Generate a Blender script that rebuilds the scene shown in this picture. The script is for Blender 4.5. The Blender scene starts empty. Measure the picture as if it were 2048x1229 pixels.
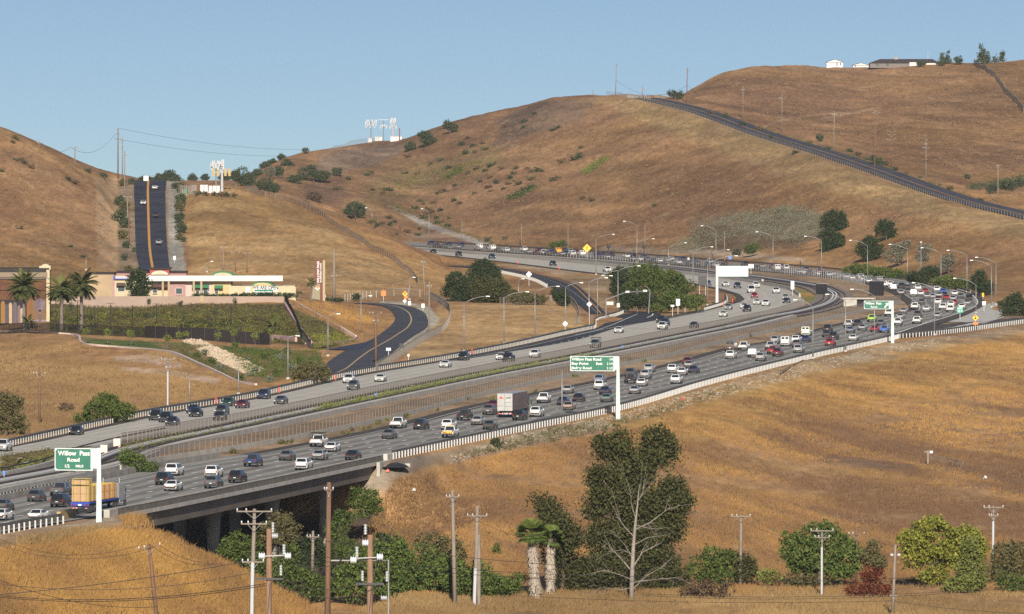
import bpy, bmesh, math, random
import numpy as np
from mathutils import Vector, Matrix
random.seed(7); RNG = np.random.default_rng(11)
C = bpy.context.scene.collection
SC = bpy.context.scene
# ------------------------------------------------------------------ camera, sky, sun, exposure
F = 18000.0        # focal length in px of a 2048 px wide frame (a long telephoto)
VH = 208.0         # picture row of the horizon
H = 53.0           # camera height above the freeway
cam = bpy.data.cameras.new('camera'); camo = bpy.data.objects.new('camera', cam); C.objects.link(camo)
camo.location = (0, 0, H); camo.rotation_euler = (math.radians(90), 0, 0)
cam.sensor_width = 36; cam.lens = 36*F/2048; cam.shift_y = (VH-614.5)/2048
cam.clip_start = 1; cam.clip_end = 30000
SC.camera = camo
SUN_EL, SUN_AZ = 24.0, 2.0     # degrees; azimuth from straight behind the camera, to the right
to_sun = Vector((math.sin(math.radians(SUN_AZ))*math.cos(math.radians(SUN_EL)), -math.cos(math.radians(SUN_AZ))*math.cos(math.radians(SUN_EL)), math.sin(math.radians(SUN_EL))))
sun = bpy.data.lights.new('sun', 'SUN'); sun.energy = 5.0; sun.angle = math.radians(0.5); sun.color = (1, .90, .76)
suno = bpy.data.objects.new('sun', sun); C.objects.link(suno); suno.rotation_euler = to_sun.to_track_quat('Z', 'Y').to_euler()
W = bpy.data.worlds.new('World'); SC.world = W; W.use_nodes = True
wn = W.node_tree.nodes; wl = W.node_tree.links; wn.clear()
out = wn.new('ShaderNodeOutputWorld'); bg = wn.new('ShaderNodeBackground'); sky = wn.new('ShaderNodeTexSky')
sky.sky_type = 'NISHITA'; sky.sun_disc = False; sky.sun_elevation = math.radians(SUN_EL); sky.sun_rotation = math.radians(180-SUN_AZ)
sky.altitude = 0; sky.air_density = 1.0; sky.dust_density = 1.2; sky.ozone_density = 2.2
tc = wn.new('ShaderNodeTexCoord'); sep = wn.new('ShaderNodeSeparateXYZ'); cmb = wn.new('ShaderNodeCombineXYZ'); mr = wn.new('ShaderNodeMapRange')
mr.inputs[1].default_value = -.012; mr.inputs[2].default_value = 1; mr.inputs[3].default_value = .085; mr.inputs[4].default_value = 1.0
mr2 = wn.new('ShaderNodeMapRange'); mr2.inputs[1].default_value = -.012; mr2.inputs[2].default_value = .03; mr2.inputs[3].default_value = 0; mr2.inputs[4].default_value = .14
ad = wn.new('ShaderNodeMath'); ad.operation = 'ADD'
wl.new(tc.outputs['Generated'], sep.inputs[0]); wl.new(sep.outputs[0], cmb.inputs[0]); wl.new(sep.outputs[1], cmb.inputs[1])
wl.new(sep.outputs[2], mr.inputs[0]); wl.new(sep.outputs[2], mr2.inputs[0]); wl.new(mr.outputs[0], ad.inputs[0]); wl.new(mr2.outputs[0], ad.inputs[1])
wl.new(ad.outputs[0], cmb.inputs[2]); wl.new(cmb.outputs[0], sky.inputs[0]); wl.new(sky.outputs[0], bg.inputs[0]); wl.new(bg.outputs[0], out.inputs[0])
bg.inputs[1].default_value = .068
SC.view_settings.view_transform = 'Standard'; SC.view_settings.look = 'None'; SC.view_settings.gamma = 1; SC.view_settings.exposure = .56
SC.cycles.max_bounces = 4; SC.cycles.diffuse_bounces = 2; SC.cycles.glossy_bounces = 2; SC.cycles.transparent_max_bounces = 12
SC.cycles.use_denoising = False; SC.cycles.sample_clamp_indirect = 1.5
# ------------------------------------------------------------------ helpers
def P3(u, v, s):                       # picture point + scale (px per metre) -> world
    return np.array([(u-1024)/s, F/s, H-(v-VH)/s])
def G(u, v, z=0.0):                    # picture point on the level z
    s = (v-VH)/(H-z); return np.array([(u-1024)/s, F/s, z])
def px(p):                             # world -> picture
    return 1024+F*p[0]/p[1], VH+F*(H-p[2])/p[1]
MATS = {}
def mat(name, col, rough=.7, metal=0., spec=.5, col2=None, nscale=1.0, bump=0., stretch=(1, 1, 1), coat=0., detail=6., lo=.35, hi=.65):
    if name in MATS: return MATS[name]
    m = bpy.data.materials.new(name); m.use_nodes = True; nt = m.node_tree; b = nt.nodes['Principled BSDF']
    b.inputs['Base Color'].default_value = (*col, 1); b.inputs['Roughness'].default_value = rough; b.inputs['Metallic'].default_value = metal
    b.inputs['Specular IOR Level'].default_value = spec; b.inputs['Coat Weight'].default_value = coat
    if col2 is not None or bump:
        t = nt.nodes.new('ShaderNodeTexCoord'); mp = nt.nodes.new('ShaderNodeMapping'); mp.inputs['Scale'].default_value = stretch
        n = nt.nodes.new('ShaderNodeTexNoise'); n.inputs['Scale'].default_value = nscale; n.inputs['Detail'].default_value = detail
        nt.links.new(t.outputs['Object'], mp.inputs[0]); nt.links.new(mp.outputs[0], n.inputs['Vector'])
        if col2 is not None:
            r = nt.nodes.new('ShaderNodeValToRGB'); r.color_ramp.elements[0].position = lo; r.color_ramp.elements[1].position = hi
            r.color_ramp.elements[0].color = (*col, 1); r.color_ramp.elements[1].color = (*col2, 1)
            nt.links.new(n.outputs['Fac'], r.inputs[0]); nt.links.new(r.outputs[0], b.inputs['Base Color'])
        if bump:
            bp = nt.nodes.new('ShaderNodeBump'); bp.inputs['Strength'].default_value = 1; bp.inputs['Distance'].default_value = bump
            nt.links.new(n.outputs['Fac'], bp.inputs['Height']); nt.links.new(bp.outputs[0], b.inputs['Normal'])
    MATS[name] = m; return m
def tag(o, label=None, cat=None, group=None, kind=None):
    if label: o['label'] = label
    if cat: o['category'] = cat
    if group: o['group'] = group
    if kind: o['kind'] = kind
    return o
def thing(name, label, cat, loc=(0, 0, 0), rz=0., group=None):
    o = bpy.data.objects.new(name, None); C.objects.link(o); o.location = tuple(loc); o.rotation_euler = (0, 0, rz)
    o.empty_display_size = .5
    return tag(o, label, cat, group)
class MB:
    def __init__(s): s.v = []; s.f = []; s.m = []; s.mi = 0
    def add(s, vs, fs):
        b = len(s.v); s.v += [tuple(map(float, p)) for p in vs]; s.f += [tuple(b+i for i in f) for f in fs]; s.m += [s.mi]*len(fs); return s
    def box(s, c, size, rz=0., tilt=None):
        x, y, z = size[0]/2, size[1]/2, size[2]/2
        vs = [(-x,-y,-z),(x,-y,-z),(x,y,-z),(-x,y,-z),(-x,-y,z),(x,-y,z),(x,y,z),(-x,y,z)]
        M = Matrix.Rotation(rz, 3, 'Z')
        if tilt is not None: M = M @ tilt
        vs = [tuple(M @ Vector(p) + Vector(c)) for p in vs]
        return s.add(vs, [(0,3,2,1),(4,5,6,7),(0,1,5,4),(1,2,6,5),(2,3,7,6),(3,0,4,7)])
    def tube(s, pts, rad, n=6, cap=True):
        pts = [Vector(p) for p in pts]; rad = [float(q) for q in rad] if hasattr(rad, '__len__') else [float(rad)]*len(pts)
        vs = []; up0 = None
        for i, p in enumerate(pts):
            d = (pts[min(i+1, len(pts)-1)]-pts[max(i-1, 0)]).normalized()
            a = Vector((0, 0, 1)) if abs(d.z) < .9 else Vector((1, 0, 0))
            e1 = d.cross(a).normalized()
            if up0 is not None and e1.dot(up0) < 0: e1 = -e1
            up0 = e1; e2 = d.cross(e1)
            for k in range(n):
                t = 2*math.pi*k/n; vs.append(p+rad[i]*(math.cos(t)*e1+math.sin(t)*e2))
        fs = []
        for i in range(len(pts)-1):
            for k in range(n): fs.append((i*n+k, i*n+(k+1) % n, (i+1)*n+(k+1) % n, (i+1)*n+k))
        if cap: fs += [tuple(range(n))[::-1], tuple((len(pts)-1)*n+k for k in range(n))]
        return s.add(vs, fs)
    def sweep(s, path, prof, closed=True):   # path: 3-D points; prof: (right, up) points
        path = [Vector(p) for p in path]; n = len(prof); vs = []
        for i, p in enumerate(path):
            d = path[min(i+1, len(path)-1)]-path[max(i-1, 0)]; d.z = 0; d.normalize(); r = Vector((d.y, -d.x, 0))
            for a, b in prof: vs.append(p+r*a+Vector((0, 0, b)))
        fs = []
        for i in range(len(path)-1):
            for k in range(n if closed else n-1): fs.append((i*n+k, i*n+(k+1) % n, (i+1)*n+(k+1) % n, (i+1)*n+k))
        if closed: fs += [tuple(range(n)), tuple((len(path)-1)*n+k for k in range(n))[::-1]]
        return s.add(vs, fs)
    def lathe(s, c, prof, n=12):             # prof: (r, z)
        vs = []; 
        for r, z in prof:
            for k in range(n): t = 2*math.pi*k/n; vs.append((c[0]+r*math.cos(t), c[1]+r*math.sin(t), c[2]+z))
        fs = []
        for i in range(len(prof)-1):
            for k in range(n): fs.append((i*n+k, i*n+(k+1) % n, (i+1)*n+(k+1) % n, (i+1)*n+k))
        fs += [tuple(range(n))[::-1], tuple((len(prof)-1)*n+k for k in range(n))]
        return s.add(vs, fs)
    def prism(s, poly, y0, y1, rz=0., c=(0, 0, 0)):   # polygon in x,z pushed along y
        n = len(poly); M = Matrix.Rotation(rz, 3, 'Z')
        vs = [M @ Vector((x, y0, z))+Vector(c) for x, z in poly]+[M @ Vector((x, y1, z))+Vector(c) for x, z in poly]
        fs = [tuple(range(n)), tuple(range(2*n-1, n-1, -1))]+[(k, k+n, (k+1) % n+n, (k+1) % n) for k in range(n)]
        return s.add(vs, fs)
    def build(s, name, mats, parent=None, smooth=False, bevel=0., fixn=True):
        me = bpy.data.meshes.new(name); me.from_pydata(s.v, [], s.f)
        for m in (mats if isinstance(mats, (list, tuple)) else [mats]): me.materials.append(m)
        me.polygons.foreach_set('material_index', s.m)
        if bevel or fixn:
            bm = bmesh.new(); bm.from_mesh(me); bmesh.ops.recalc_face_normals(bm, faces=bm.faces)
            if bevel:
                bmesh.ops.bevel(bm, geom=[e for e in bm.edges if len(e.link_faces) == 2 and e.calc_face_angle(0) > .5], offset=bevel, segments=2, profile=.6, affect='EDGES', clamp_overlap=True)
            bm.to_mesh(me); bm.free()
        if smooth: me.polygons.foreach_set('use_smooth', [True]*len(me.polygons))
        me.update()
        o = bpy.data.objects.new(name, me); C.objects.link(o)
        if parent: o.parent = parent
        return o
def dup(root, loc, rz=None, label=None, group=None, scale=None, override=None):
    r = root.copy(); C.objects.link(r); r.location = tuple(loc)
    if rz is not None: r.rotation_euler = (0, 0, rz)
    if scale is not None: r.scale = scale if hasattr(scale, '__len__') else (scale,)*3
    if label: r['label'] = label
    if group: r['group'] = group
    for ch in list(root.children):
        c = ch.copy(); C.objects.link(c); c.parent = r
        for g in ch.children:
            d = g.copy(); C.objects.link(d); d.parent = c
    return r
def mesh_np(name, V, Fq, mats, parent=None, attr=None, smooth=False, mi=None):
    me = bpy.data.meshes.new(name); k = Fq.shape[1]
    me.vertices.add(len(V)); me.vertices.foreach_set('co', np.asarray(V, np.float32).ravel())
    me.loops.add(Fq.size); me.loops.foreach_set('vertex_index', Fq.astype(np.int32).ravel())
    me.polygons.add(len(Fq)); me.polygons.foreach_set('loop_start', np.arange(0, Fq.size, k, dtype=np.int32))
    for m in (mats if isinstance(mats, (list, tuple)) else [mats]): me.materials.append(m)
    if mi is not None: me.polygons.foreach_set('material_index', np.asarray(mi, np.int32))
    me.update(calc_edges=True)
    if attr:
        for nm, (dom, typ, dat) in attr.items():
            a = me.attributes.new(nm, typ, dom); a.data.foreach_set('color' if 'COLOR' in typ else 'value', np.asarray(dat, np.float32).ravel())
    me.polygons.foreach_set('use_smooth', np.full(len(Fq), smooth))
    o = bpy.data.objects.new(name, me); C.objects.link(o)
    if parent: o.parent = parent
    return o
def resample(pts, step):
    pts = np.asarray(pts, float); d = np.r_[0, np.cumsum(np.linalg.norm(np.diff(pts, axis=0), axis=1))]
    n = max(2, int(round(d[-1]/step))+1); t = np.linspace(0, d[-1], n)
    # Catmull-like smoothing by cubic interpolation of each axis
    return np.stack([smooth_interp(t, d, pts[:, k]) for k in range(pts.shape[1])], 1)
def smooth_interp(t, x, y):            # monotone cubic (PCHIP)
    x = np.asarray(x, float); y = np.asarray(y, float)
    h = np.diff(x); dl = np.diff(y)/h; m = np.zeros(len(x))
    for i in range(1, len(x)-1):
        m[i] = 0 if dl[i-1]*dl[i] <= 0 else 2*dl[i-1]*dl[i]/(dl[i-1]+dl[i])
    m[0] = dl[0]; m[-1] = dl[-1]
    i = np.clip(np.searchsorted(x, t)-1, 0, len(x)-2); q = (t-x[i])/h[i]
    return (1+2*q)*(1-q)**2*y[i]+q*(1-q)**2*h[i]*m[i]+q*q*(3-2*q)*y[i+1]+q*q*(q-1)*h[i]*m[i+1]
def GL(lst, z=0.0, step=6.): return resample([G(u, v, z) for u, v in lst], step)
_TX = {}
def text_mb(txt, w, h, bold=.03):
    """lettering as a flat mesh: centred, in x/z, w wide, h tall (h None keeps the font's own proportions)"""
    cu = bpy.data.curves.new('lettering', 'FONT'); cu.body = txt; cu.size = 1; cu.offset = bold; cu.align_x = 'LEFT'; cu.extrude = .0
    o = bpy.data.objects.new('lettering', cu); C.objects.link(o)
    dg = bpy.context.evaluated_depsgraph_get(); me = bpy.data.meshes.new_from_object(o.evaluated_get(dg))
    V = [Vector(v.co) for v in me.vertices]; fs = [tuple(p.vertices) for p in me.polygons]
    bpy.data.objects.remove(o); bpy.data.curves.remove(cu); bpy.data.meshes.remove(me)
    x0 = min(v.x for v in V); x1 = max(v.x for v in V); y0 = min(v.y for v in V); y1 = max(v.y for v in V)
    kx = w/(x1-x0); ky = kx if h is None else h/(y1-y0)
    return [((v.x-(x0+x1)/2)*kx, 0, (v.y-(y0+y1)/2)*ky) for v in V], fs
# pre-made lettering (before the scene grows)
for key, a in {'s1a': ('Willow  Pass', 4.15, .62), 's1b': ('Road', 1.6, .5), 's1c': ('1/2', .6, .42), 's1d': ('MILE', 1.0, .32),
    's2a': ('Willow Pass Road', 5.1, .5), 's2b': ('Bay Point', 2.9, .55), 's2c': ('Bailey Road', 3.4, .55), 's2x': ('Exit', 1.1, .42), 's2d': ('1/4', .55, .42), 's2e': ('2 1/4', 1.0, .42), 's2f': ('3 1/2', 1.0, .42),
    's3a': ('Willow  Pass', 3.6, .55), 's3b': ('Road', 1.4, .45), 'ex': ('EXIT', 1.3, .42), 'exn': ('22', .6, .42), 'tr': ('AWAY', .9, .3),
    'wo': ('WE ARE OPEN', 6.4, .95), 'av': ('AVAILABLE', 3.4, .62), 'wp': ('WILLOW PASS', 5.6, .6), 'bp': ('BUSINESS PARK', 5.0, .36)}.items():
    _TX[key] = text_mb(*a)
def letters(key, c, rz, mat_, parent, name='lettering', roll=0., kx=1.):
    vs, fs = _TX[key]; M = Matrix.Rotation(rz, 3, 'Z') @ Matrix.Rotation(roll, 3, 'Y')
    mb = MB(); mb.add([M @ Vector((x*kx, y, z))+Vector(c) for x, y, z in vs], fs)
    return mb.build(name, mat_, parent, fixn=False)
# ------------------------------------------------------------------ plan of the freeway, traced as points on level ground
E_R = [(-260,1122),(0,1065),(130,1043),(220,1029),(500,974),(758,920),(1020,864),(1235,818),(1400,770),(1626,713),(1788,676),(1909,631),(1945,615),(1953,603),(1943,590),(1903,578),(1850,567),(1750,552),(1650,540),(1450,525),(1250,510),(1050,498),(850,486),(650,474)]
E_L = [(-260,1062),(0,1003),(120,978),(236,953),(350,930),(444,915),(500,906),(769,853),(916,816),(1051,789),(1188,761),(1337,727),(1457,695),(1532,683),(1644,655),(1733,635),(1816,620),(1813,608),(1800,597),(1780,585),(1750,573),(1700,562),(1600,550),(1400,534),(1200,518),(1000,505),(850,494),(650,482)]
W_N = [(-260,950),(0,897),(140,866),(305,830),(500,797),(700,752),(900,718),(1020,695),(1194,657),(1300,640),(1412,617),(1460,606),(1476,598),(1468,590),(1440,581),(1407,573),(1363,565),(1300,557),(1193,548),(998,524),(879,511),(700,497)]
W_S = [(-260,968),(0,914),(101,899),(254,886),(355,866),(500,841),(754,788),(1000,739),(1300,680),(1546,630),(1600,611),(1605,598),(1584,583),(1528,570),(1452,558),(1361,548),(1231,534),(1000,513),(838,500),(650,487)]
WALL = [(240,938),(350,917),(500,894),(766,841),(1000,783),(1188,743),(1337,712),(1457,683),(1600,652),(1733,622),(1800,606)]
COPE = [(-260,1034),(0,981),(236,933),(305,907),(520,859),(754,808),(1000,756),(1137,730),(1400,677),(1520,652),(1580,637)]
RAMP_EDGE = [(1788,676),(1867,669),(2048,645),(2250,622),(2500,603)]
eR = GL(E_R); eL = GL(E_L); wN = GL(W_N); wS = GL(W_S)
def plan_match(A, B):                 # for each point of A the nearest of B, keeping order
    idx = []; j = 0
    for p in A:
        d = np.linalg.norm(B[:, :2]-p[:2], axis=1); d[:j] = 1e9; j = int(np.argmin(d)); idx.append(j)
    return B[idx]
def poly_of(A, B): return np.vstack([A[:, :2], B[::-1, :2]])
def in_poly(x, y, poly):
    c = np.zeros(x.shape, bool); n = len(poly); j = n-1
    for i in range(n):
        xi, yi = poly[i]; xj, yj = poly[j]
        if yi != yj:
            c ^= ((yi > y) != (yj > y)) & (x < (xj-xi)*(y-yi)/(yj-yi)+xi)
        j = i
    return c
def dist_line(x, y, line):
    d = np.full(x.shape, 1e9)
    if len(line) > 60: line = np.vstack([line[:-1:3], line[-1:]])
    for a, b in zip(line[:-1], line[1:]):
        ab = b[:2]-a[:2]; L = ab@ab
        if L < 1e-9: continue
        t = np.clip(((x-a[0])*ab[0]+(y-a[1])*ab[1])/L, 0, 1)
        d = np.minimum(d, np.hypot(x-a[0]-t*ab[0], y-a[1]-t*ab[1]))
    return d
# other roads
LR_L = [(622,757),(652,728),(683,706),(754,673),(789,642),(784,624),(765,613),(739,609),(700,606)]
LR_R = [(702,749),(744,737),(780,709),(822,675),(855,652),(852,630),(828,616),(782,608),(744,606),(700,603.5)]
RP_L = [(880,532),(940,536),(1003,544),(1054,555),(1092,570),(1138,595),(1155,608),(1180,628)]
RP_R = [(880,524),(945,528),(995,535),(1028,539),(1105,555),(1155,572),(1181,595),(1201,615),(1215,632)]
HR_C = [(1290,196,4.56),(1311,200,4.58),(1400,222,4.75),(1528,268,5.0),(1650,305,5.3),(1746,337,5.5),(1934,402,5.9),(2048,430,6.1),(2250,480,6.4),(2450,530,6.8)]
WP_L = [(279,541,6.8),(272,500,6.55),(270,450,6.3),(269,410,6.08),(268,380,5.92),(268,361,5.82)]
WP_R = [(340,541,6.8),(335,500,6.55),(332,450,6.3),(331,410,6.08),(331,380,5.92),(333,361,5.82)]
hrC = resample([P3(*p) for p in HR_C], 8.)
wpL = resample([P3(*p) for p in WP_L], 8.); wpR = resample([P3(*p) for p in WP_R], 8.)
n_ = min(len(wpL), len(wpR)); wpL = resample([P3(*p) for p in WP_L], 8.)[:n_]; wpR = wpR[:n_]
lrL = GL(LR_L, .0, 4.); lrR = GL(LR_R, .0, 4.); rpL = GL(RP_L, .0, 5.); rpR = GL(RP_R, 0., 5.)
# ------------------------------------------------------------------ terrain: control points (u, v, px per metre)
CP = """
-300 1229 17.6; 0 1229 17.5; 300 1229 17.3; 500 1229 17; 640 1229 16.6; 800 1229 15.9; 1000 1229 15.75; 1400 1229 15.7; 1800 1229 15.7; 2400 1229 15.7
-300 1300 20; 600 1300 20; 1200 1300 18; 2400 1300 18; -400 1330 30; 700 1330 30; 1500 1330 28; 2500 1330 28; -400 1370 45; 1000 1370 45; 2500 1370 45
-300 1140 16.8; 0 1085 16.6; 100 1073 16.4; 200 1052 16.0; 300 1058 16; 340 1070 16; 430 1118 16.2; 500 1150 16.3; 560 1183 16.4; 640 1226 16.5
0 1160 17.1; 100 1160 17; 300 1150 16.8; 420 1200 16.9; -300 1180 17.2; 180 1100 16.5
450 1227 15.2; 600 1213 15; 750 1206 15; 380 1187 14.6; 550 1160 14.2; 600 1146 14
735 958 13.4; 705 1010 13.75; 680 1060 14.05; 650 1120 14.4; 640 1170 14.8; 780 1000 13.7; 800 1060 14.1; 800 1130 14.6; 800 1180 15.0
850 912 12.75; 850 960 13.2; 900 1050 14; 1000 880 12.35; 1000 950 13; 1000 1050 13.9; 1000 1150 14.7; 1000 1195 15.1; 900 1195 15.15
1150 850 11.9; 1150 950 12.9; 1150 1100 14.3; 1150 1190 15.1
1300 812 11.3; 1300 880 12.2; 1300 960 13; 1300 1060 13.9; 1300 1150 14.7; 1300 1190 15.1
1450 772 10.55; 1450 850 11.7; 1450 960 12.8; 1450 1080 14; 1450 1185 15.05
1600 737 9.85; 1600 800 10.7; 1600 900 11.9; 1600 1000 13; 1600 1100 14.1; 1600 1180 15.0
1750 712 9.35; 1750 790 10.4; 1750 900 11.8; 1750 1000 12.9; 1750 1100 14; 1750 1180 15
1900 685 8.95; 1900 760 10; 1900 860 11.2; 1900 960 12.4; 1900 1060 13.6; 1900 1175 14.95
2048 668 8.55; 2048 760 9.95; 2048 860 11.2; 2048 960 12.4; 2048 1060 13.6; 2048 1165 14.85
2250 645 8.1; 2250 740 9.6; 2250 860 11.2; 2250 960 12.4; 2250 1060 13.6; 2250 1160 14.8
-250 930 13.2; 0 882 12.55; 0 820 11.2; 0 740 9.9; 0 690 9.2; 0 663 8.95; -250 850 11.7; -250 740 9.9; -250 665 9
200 848 11.95; 200 780 10.6; 200 700 9.6; 400 805 11.05; 400 740 10; 350 705 9.7; 500 772 10.4; 580 770 10.4; 100 760 10.2; 300 760 10.3
170 690 9.5; 330 690 9.4; 450 700 9.5; 550 720 9.7; 620 720 9.6; 100 668 9.1; 300 678 9.15; 500 682 9.1
150 662 8.95; 400 668 8.95; 580 685 9.1; 100 610 8.45; 400 610 8.4; 570 610 8.4; 640 640 8.7; 700 682 9.0
100 600 8.2; 400 600 8.2; 590 600 8.1; 640 603 7.9; -200 655 8.9; -200 600 8.2; 0 655 8.8; 0 600 8.2
720 622 7.9; 680 640 8.3; 740 650 8.4; 900 690 9.1; 900 650 8.4; 1000 660 8.55; 1100 650 8.35; 1000 612 7.65; 1100 612 7.65; 900 612 7.65; 1170 640 8.2
100 570 7.4; 300 570 7.3; 500 570 7.3
650 600 7.5; 800 600 7.45; 860 602 7.5; 600 560 7; 450 540 6.8; 450 450 6.35; 420 390 6.05; 550 480 6.5; 550 430 6.2; 520 398 6.0; 640 430 6.05; 640 520 6.7
740 470 6.2; 740 540 6.8; 800 490 6.2; 820 550 6.75; 870 530 6.4; 880 580 7; 905 565 6.7; 370 385 6.0; 460 372 5.9; 560 392 5.9; 650 418 5.9; 720 447 5.95; 790 478 6.05; 850 510 6.15; 900 548 6.3
560 470 5.5; 650 475 5.5; 720 480 5.6; 800 497 5.7; 460 400 5.5
0 258 6.0; 100 305 6.0; 200 352 5.95; 240 358 5.9; 0 400 6.4; 0 520 7; 100 420 6.4; 100 520 6.9; 200 450 6.4; 200 530 6.85; -200 170 6; -200 400 6.4; -200 530 7; -400 100 6; -400 530 7
0 310 5.4; 100 340 5.4; 200 365 5.4; -300 250 5.3; 240 370 5.4
240 540 6.85; 300 541 6.8; 300 450 6.3; 300 363 5.82; 360 532 6.78; 360 450 6.3; 360 387 5.97; 300 375 5.4; 360 385 5.5
100 378 5.0; 200 374 5.0; 300 376 5; 400 374 4.9; 470 372 4.85; 0 375 4.8; 520 374 5.0; 560 400 5.1; 200 395 4.6; 400 395 4.6; 100 395 4.2; 300 405 4.2; 470 395 4.4
850 480 5.13; 780 415 4.9; 860 450 5.0; 960 482 5.2; 1000 490 5.32; 1100 497 5.44; 1200 504 5.58; 1300 510 5.72; 1400 518 5.85; 1500 526 5.99; 1650 536 6.25; 1750 548 6.45; 1850 562 6.7; 1920 575 6.95; 1960 590 7.25; 1970 612 7.65
700 400 4.9; 700 340 4.6; 740 284 4.3; 800 284 4.32; 650 292 4.35; 600 305 4.4; 560 318 4.5; 500 345 4.6; 620 370 4.8; 560 350 4.75; 680 285 4.3
850 440 4.95; 850 380 4.75; 850 320 4.55; 850 265 4.4; 1000 470 5.2; 1000 400 4.95; 1000 320 4.7; 1000 260 4.5; 1000 222 4.4; 920 240 4.4
1180 490 5.4; 1180 420 5.15; 1180 340 4.9; 1180 260 4.65; 1180 195 4.45; 1100 195 4.42; 1230 194 4.48; 1100 300 4.72
1320 500 5.62; 1320 430 5.35; 1320 350 5.1; 1320 270 4.85; 1310 202 4.6; 1280 197 4.55; 1340 196 4.5
1500 515 5.9; 1500 440 5.6; 1500 360 5.35; 1500 300 5.15; 1400 240 4.8; 1700 530 6.3; 1700 460 6.0; 1700 400 5.8; 1700 340 5.55; 1900 550 6.7; 1900 500 6.45; 1900 440 6.2; 1900 400 6.0
2048 610 7.5; 2048 560 7.0; 2048 500 6.7; 2048 445 6.4; 2250 605 7.6; 2250 540 6.9; 2250 510 6.7; 2500 590 7.6; 2500 540 6.9
1440 214 4.65; 1550 257 4.9; 1700 302 5.2; 1850 357 5.55; 2000 402 5.85; 2250 470 6.3
1500 180 4.4; 1600 200 4.5; 1700 220 4.6; 1800 240 4.75; 1900 270 4.95; 2048 300 5.1; 2048 380 5.6; 2250 380 5.6; 2250 280 5
1375 196 4.4; 1440 150 4.25; 1500 136 4.2; 1600 132 4.15; 1720 135 4.15; 1830 132 4.15; 1900 127 4.15; 2048 122 4.15; 2250 122 4.15; 2500 122 4.15; 1700 165 4.3; 1900 180 4.45; 2048 200 4.6
1300 220 4.2; 1180 225 4.15; 1000 260 4.1; 850 300 4.05; 740 310 4.05; 600 330 4.1; 500 365 4.2; 1440 190 3.95; 1600 170 3.85; 1900 165 3.85; 2250 160 3.85; 300 400 4.5; 100 400 4.4; 1320 230 4.1
"""
cps = []
for tok in CP.replace('\n', ';').split(';'):
    tok = tok.split()
    if len(tok) == 3: cps.append(P3(*map(float, tok)))
for L in (E_R, E_L, W_N, W_S, RAMP_EDGE, LR_L, LR_R, RP_L, RP_R):
    for p in L[1:-1]: cps.append(G(p[0], p[1], -.1))
for p in hrC[::4]: cps.append(p)
cps = np.array(cps)
def lnc(x, y): return np.stack([(x/y)*F/700., np.log(y)*3.0], -1)
A = lnc(cps[:, 0], cps[:, 1])
# drop near-duplicate sites
keep = []
for i in range(len(A)):
    if all(np.hypot(*(A[i]-A[j])) > .018 for j in keep): keep.append(i)
A = A[keep]; cz = cps[keep, 2]
cc = .05
def ker(d2): return np.sqrt(d2+cc*cc)
K = ker(((A[:, None]-A[None])**2).sum(-1)); n = len(A)
M_ = np.block([[K-np.eye(n)*2e-3, np.c_[np.ones(n), A]], [np.c_[np.ones(n), A].T, np.zeros((3, 3))]])
sol = np.linalg.solve(M_, np.r_[cz, 0, 0, 0])
def rbf(x, y):
    sh = x.shape; q = lnc(x.ravel(), y.ravel()); o = np.empty(len(q))
    for i in range(0, len(q), 20000):
        b = q[i:i+20000]; d2 = ((b[:, None]-A[None])**2).sum(-1); o[i:i+20000] = ker(d2)@sol[:n]+sol[n]+b@sol[n+1:]
    return o.reshape(sh)
UG = np.arange(-330, 2390, 4.4)
dd = [480.]
while dd[-1] < 5000:
    d = dd[-1]; dd.append(d+(8 if d < 1000 else 2.6 if d < 1600 else 3.8 if d < 2400 else 5 if d < 3200 else 7.5 if d < 4400 else 20))
DG = np.array(dd)
Ug, Dg = np.meshgrid(UG, DG); Xg = (Ug-1024)/F*Dg; Yg = Dg
ci = np.arange(0, len(UG)+3, 4); cj = np.arange(0, len(DG)+3, 4)
uc = UG[0]+ci*(UG[1]-UG[0]); dc = np.interp(cj, np.arange(len(DG)), DG); dc[-1] = max(dc[-1], DG[-1])
Uc, Dc = np.meshgrid(uc, dc); Zc = rbf((Uc-1024)/F*Dc, Dc)
fi = np.minimum(np.arange(len(UG))/4., len(ci)-1.001); i0 = fi.astype(int); fa = fi-i0
Zr = Zc[:, i0]*(1-fa)+Zc[:, i0+1]*fa
jj = np.clip(np.searchsorted(dc, DG, side='right')-1, 0, len(dc)-2); ja = np.clip((DG-dc[jj])/(dc[jj+1]-dc[jj]), 0, 1)[:, None]
Zg = Zr[jj]*(1-ja)+Zr[jj+1]*ja
def vnoise(x, y, seed, cell):         # value noise
    r = np.random.default_rng(seed); T = r.random((64, 64)); x = x/cell; y = y/cell
    i = np.floor(x).astype(int); j = np.floor(y).astype(int); a = x-i; b = y-j; a = a*a*(3-2*a); b = b*b*(3-2*b)
    g = lambda p, q: T[p % 64, q % 64]
    return (g(i, j)*(1-a)+g(i+1, j)*a)*(1-b)+(g(i, j+1)*(1-a)+g(i+1, j+1)*a)*b
def fbm(x, y, seed, cell, oct=4):
    o = 0; amp = .5
    for k in range(oct): o = o+amp*vnoise(x+k*17.3, y-k*9.1, seed+k, cell/2**k); amp *= .5
    return o
hw = np.vstack([eR[:, :2], wN[::-1, :2]])
inhw = in_poly(Xg, Yg, hw) | in_poly(Xg, Yg, np.vstack([GL(RAMP_EDGE)[:, :2], GL([(2500,596),(2048,635),(1960,615),(1935,620),(1909,631),(1788,676)])[:, :2]]))
dhw = np.minimum(dist_line(Xg, Yg, eR), dist_line(Xg, Yg, wN)); dhw = np.minimum(dhw, dist_line(Xg, Yg, GL(RAMP_EDGE)))
gul = (np.abs(fbm(Xg+.25*Yg, Yg*.22, 351, 42., 4)-.47)*-6.+.5)*np.clip((Yg-2500)/500, 0, 1)
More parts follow.
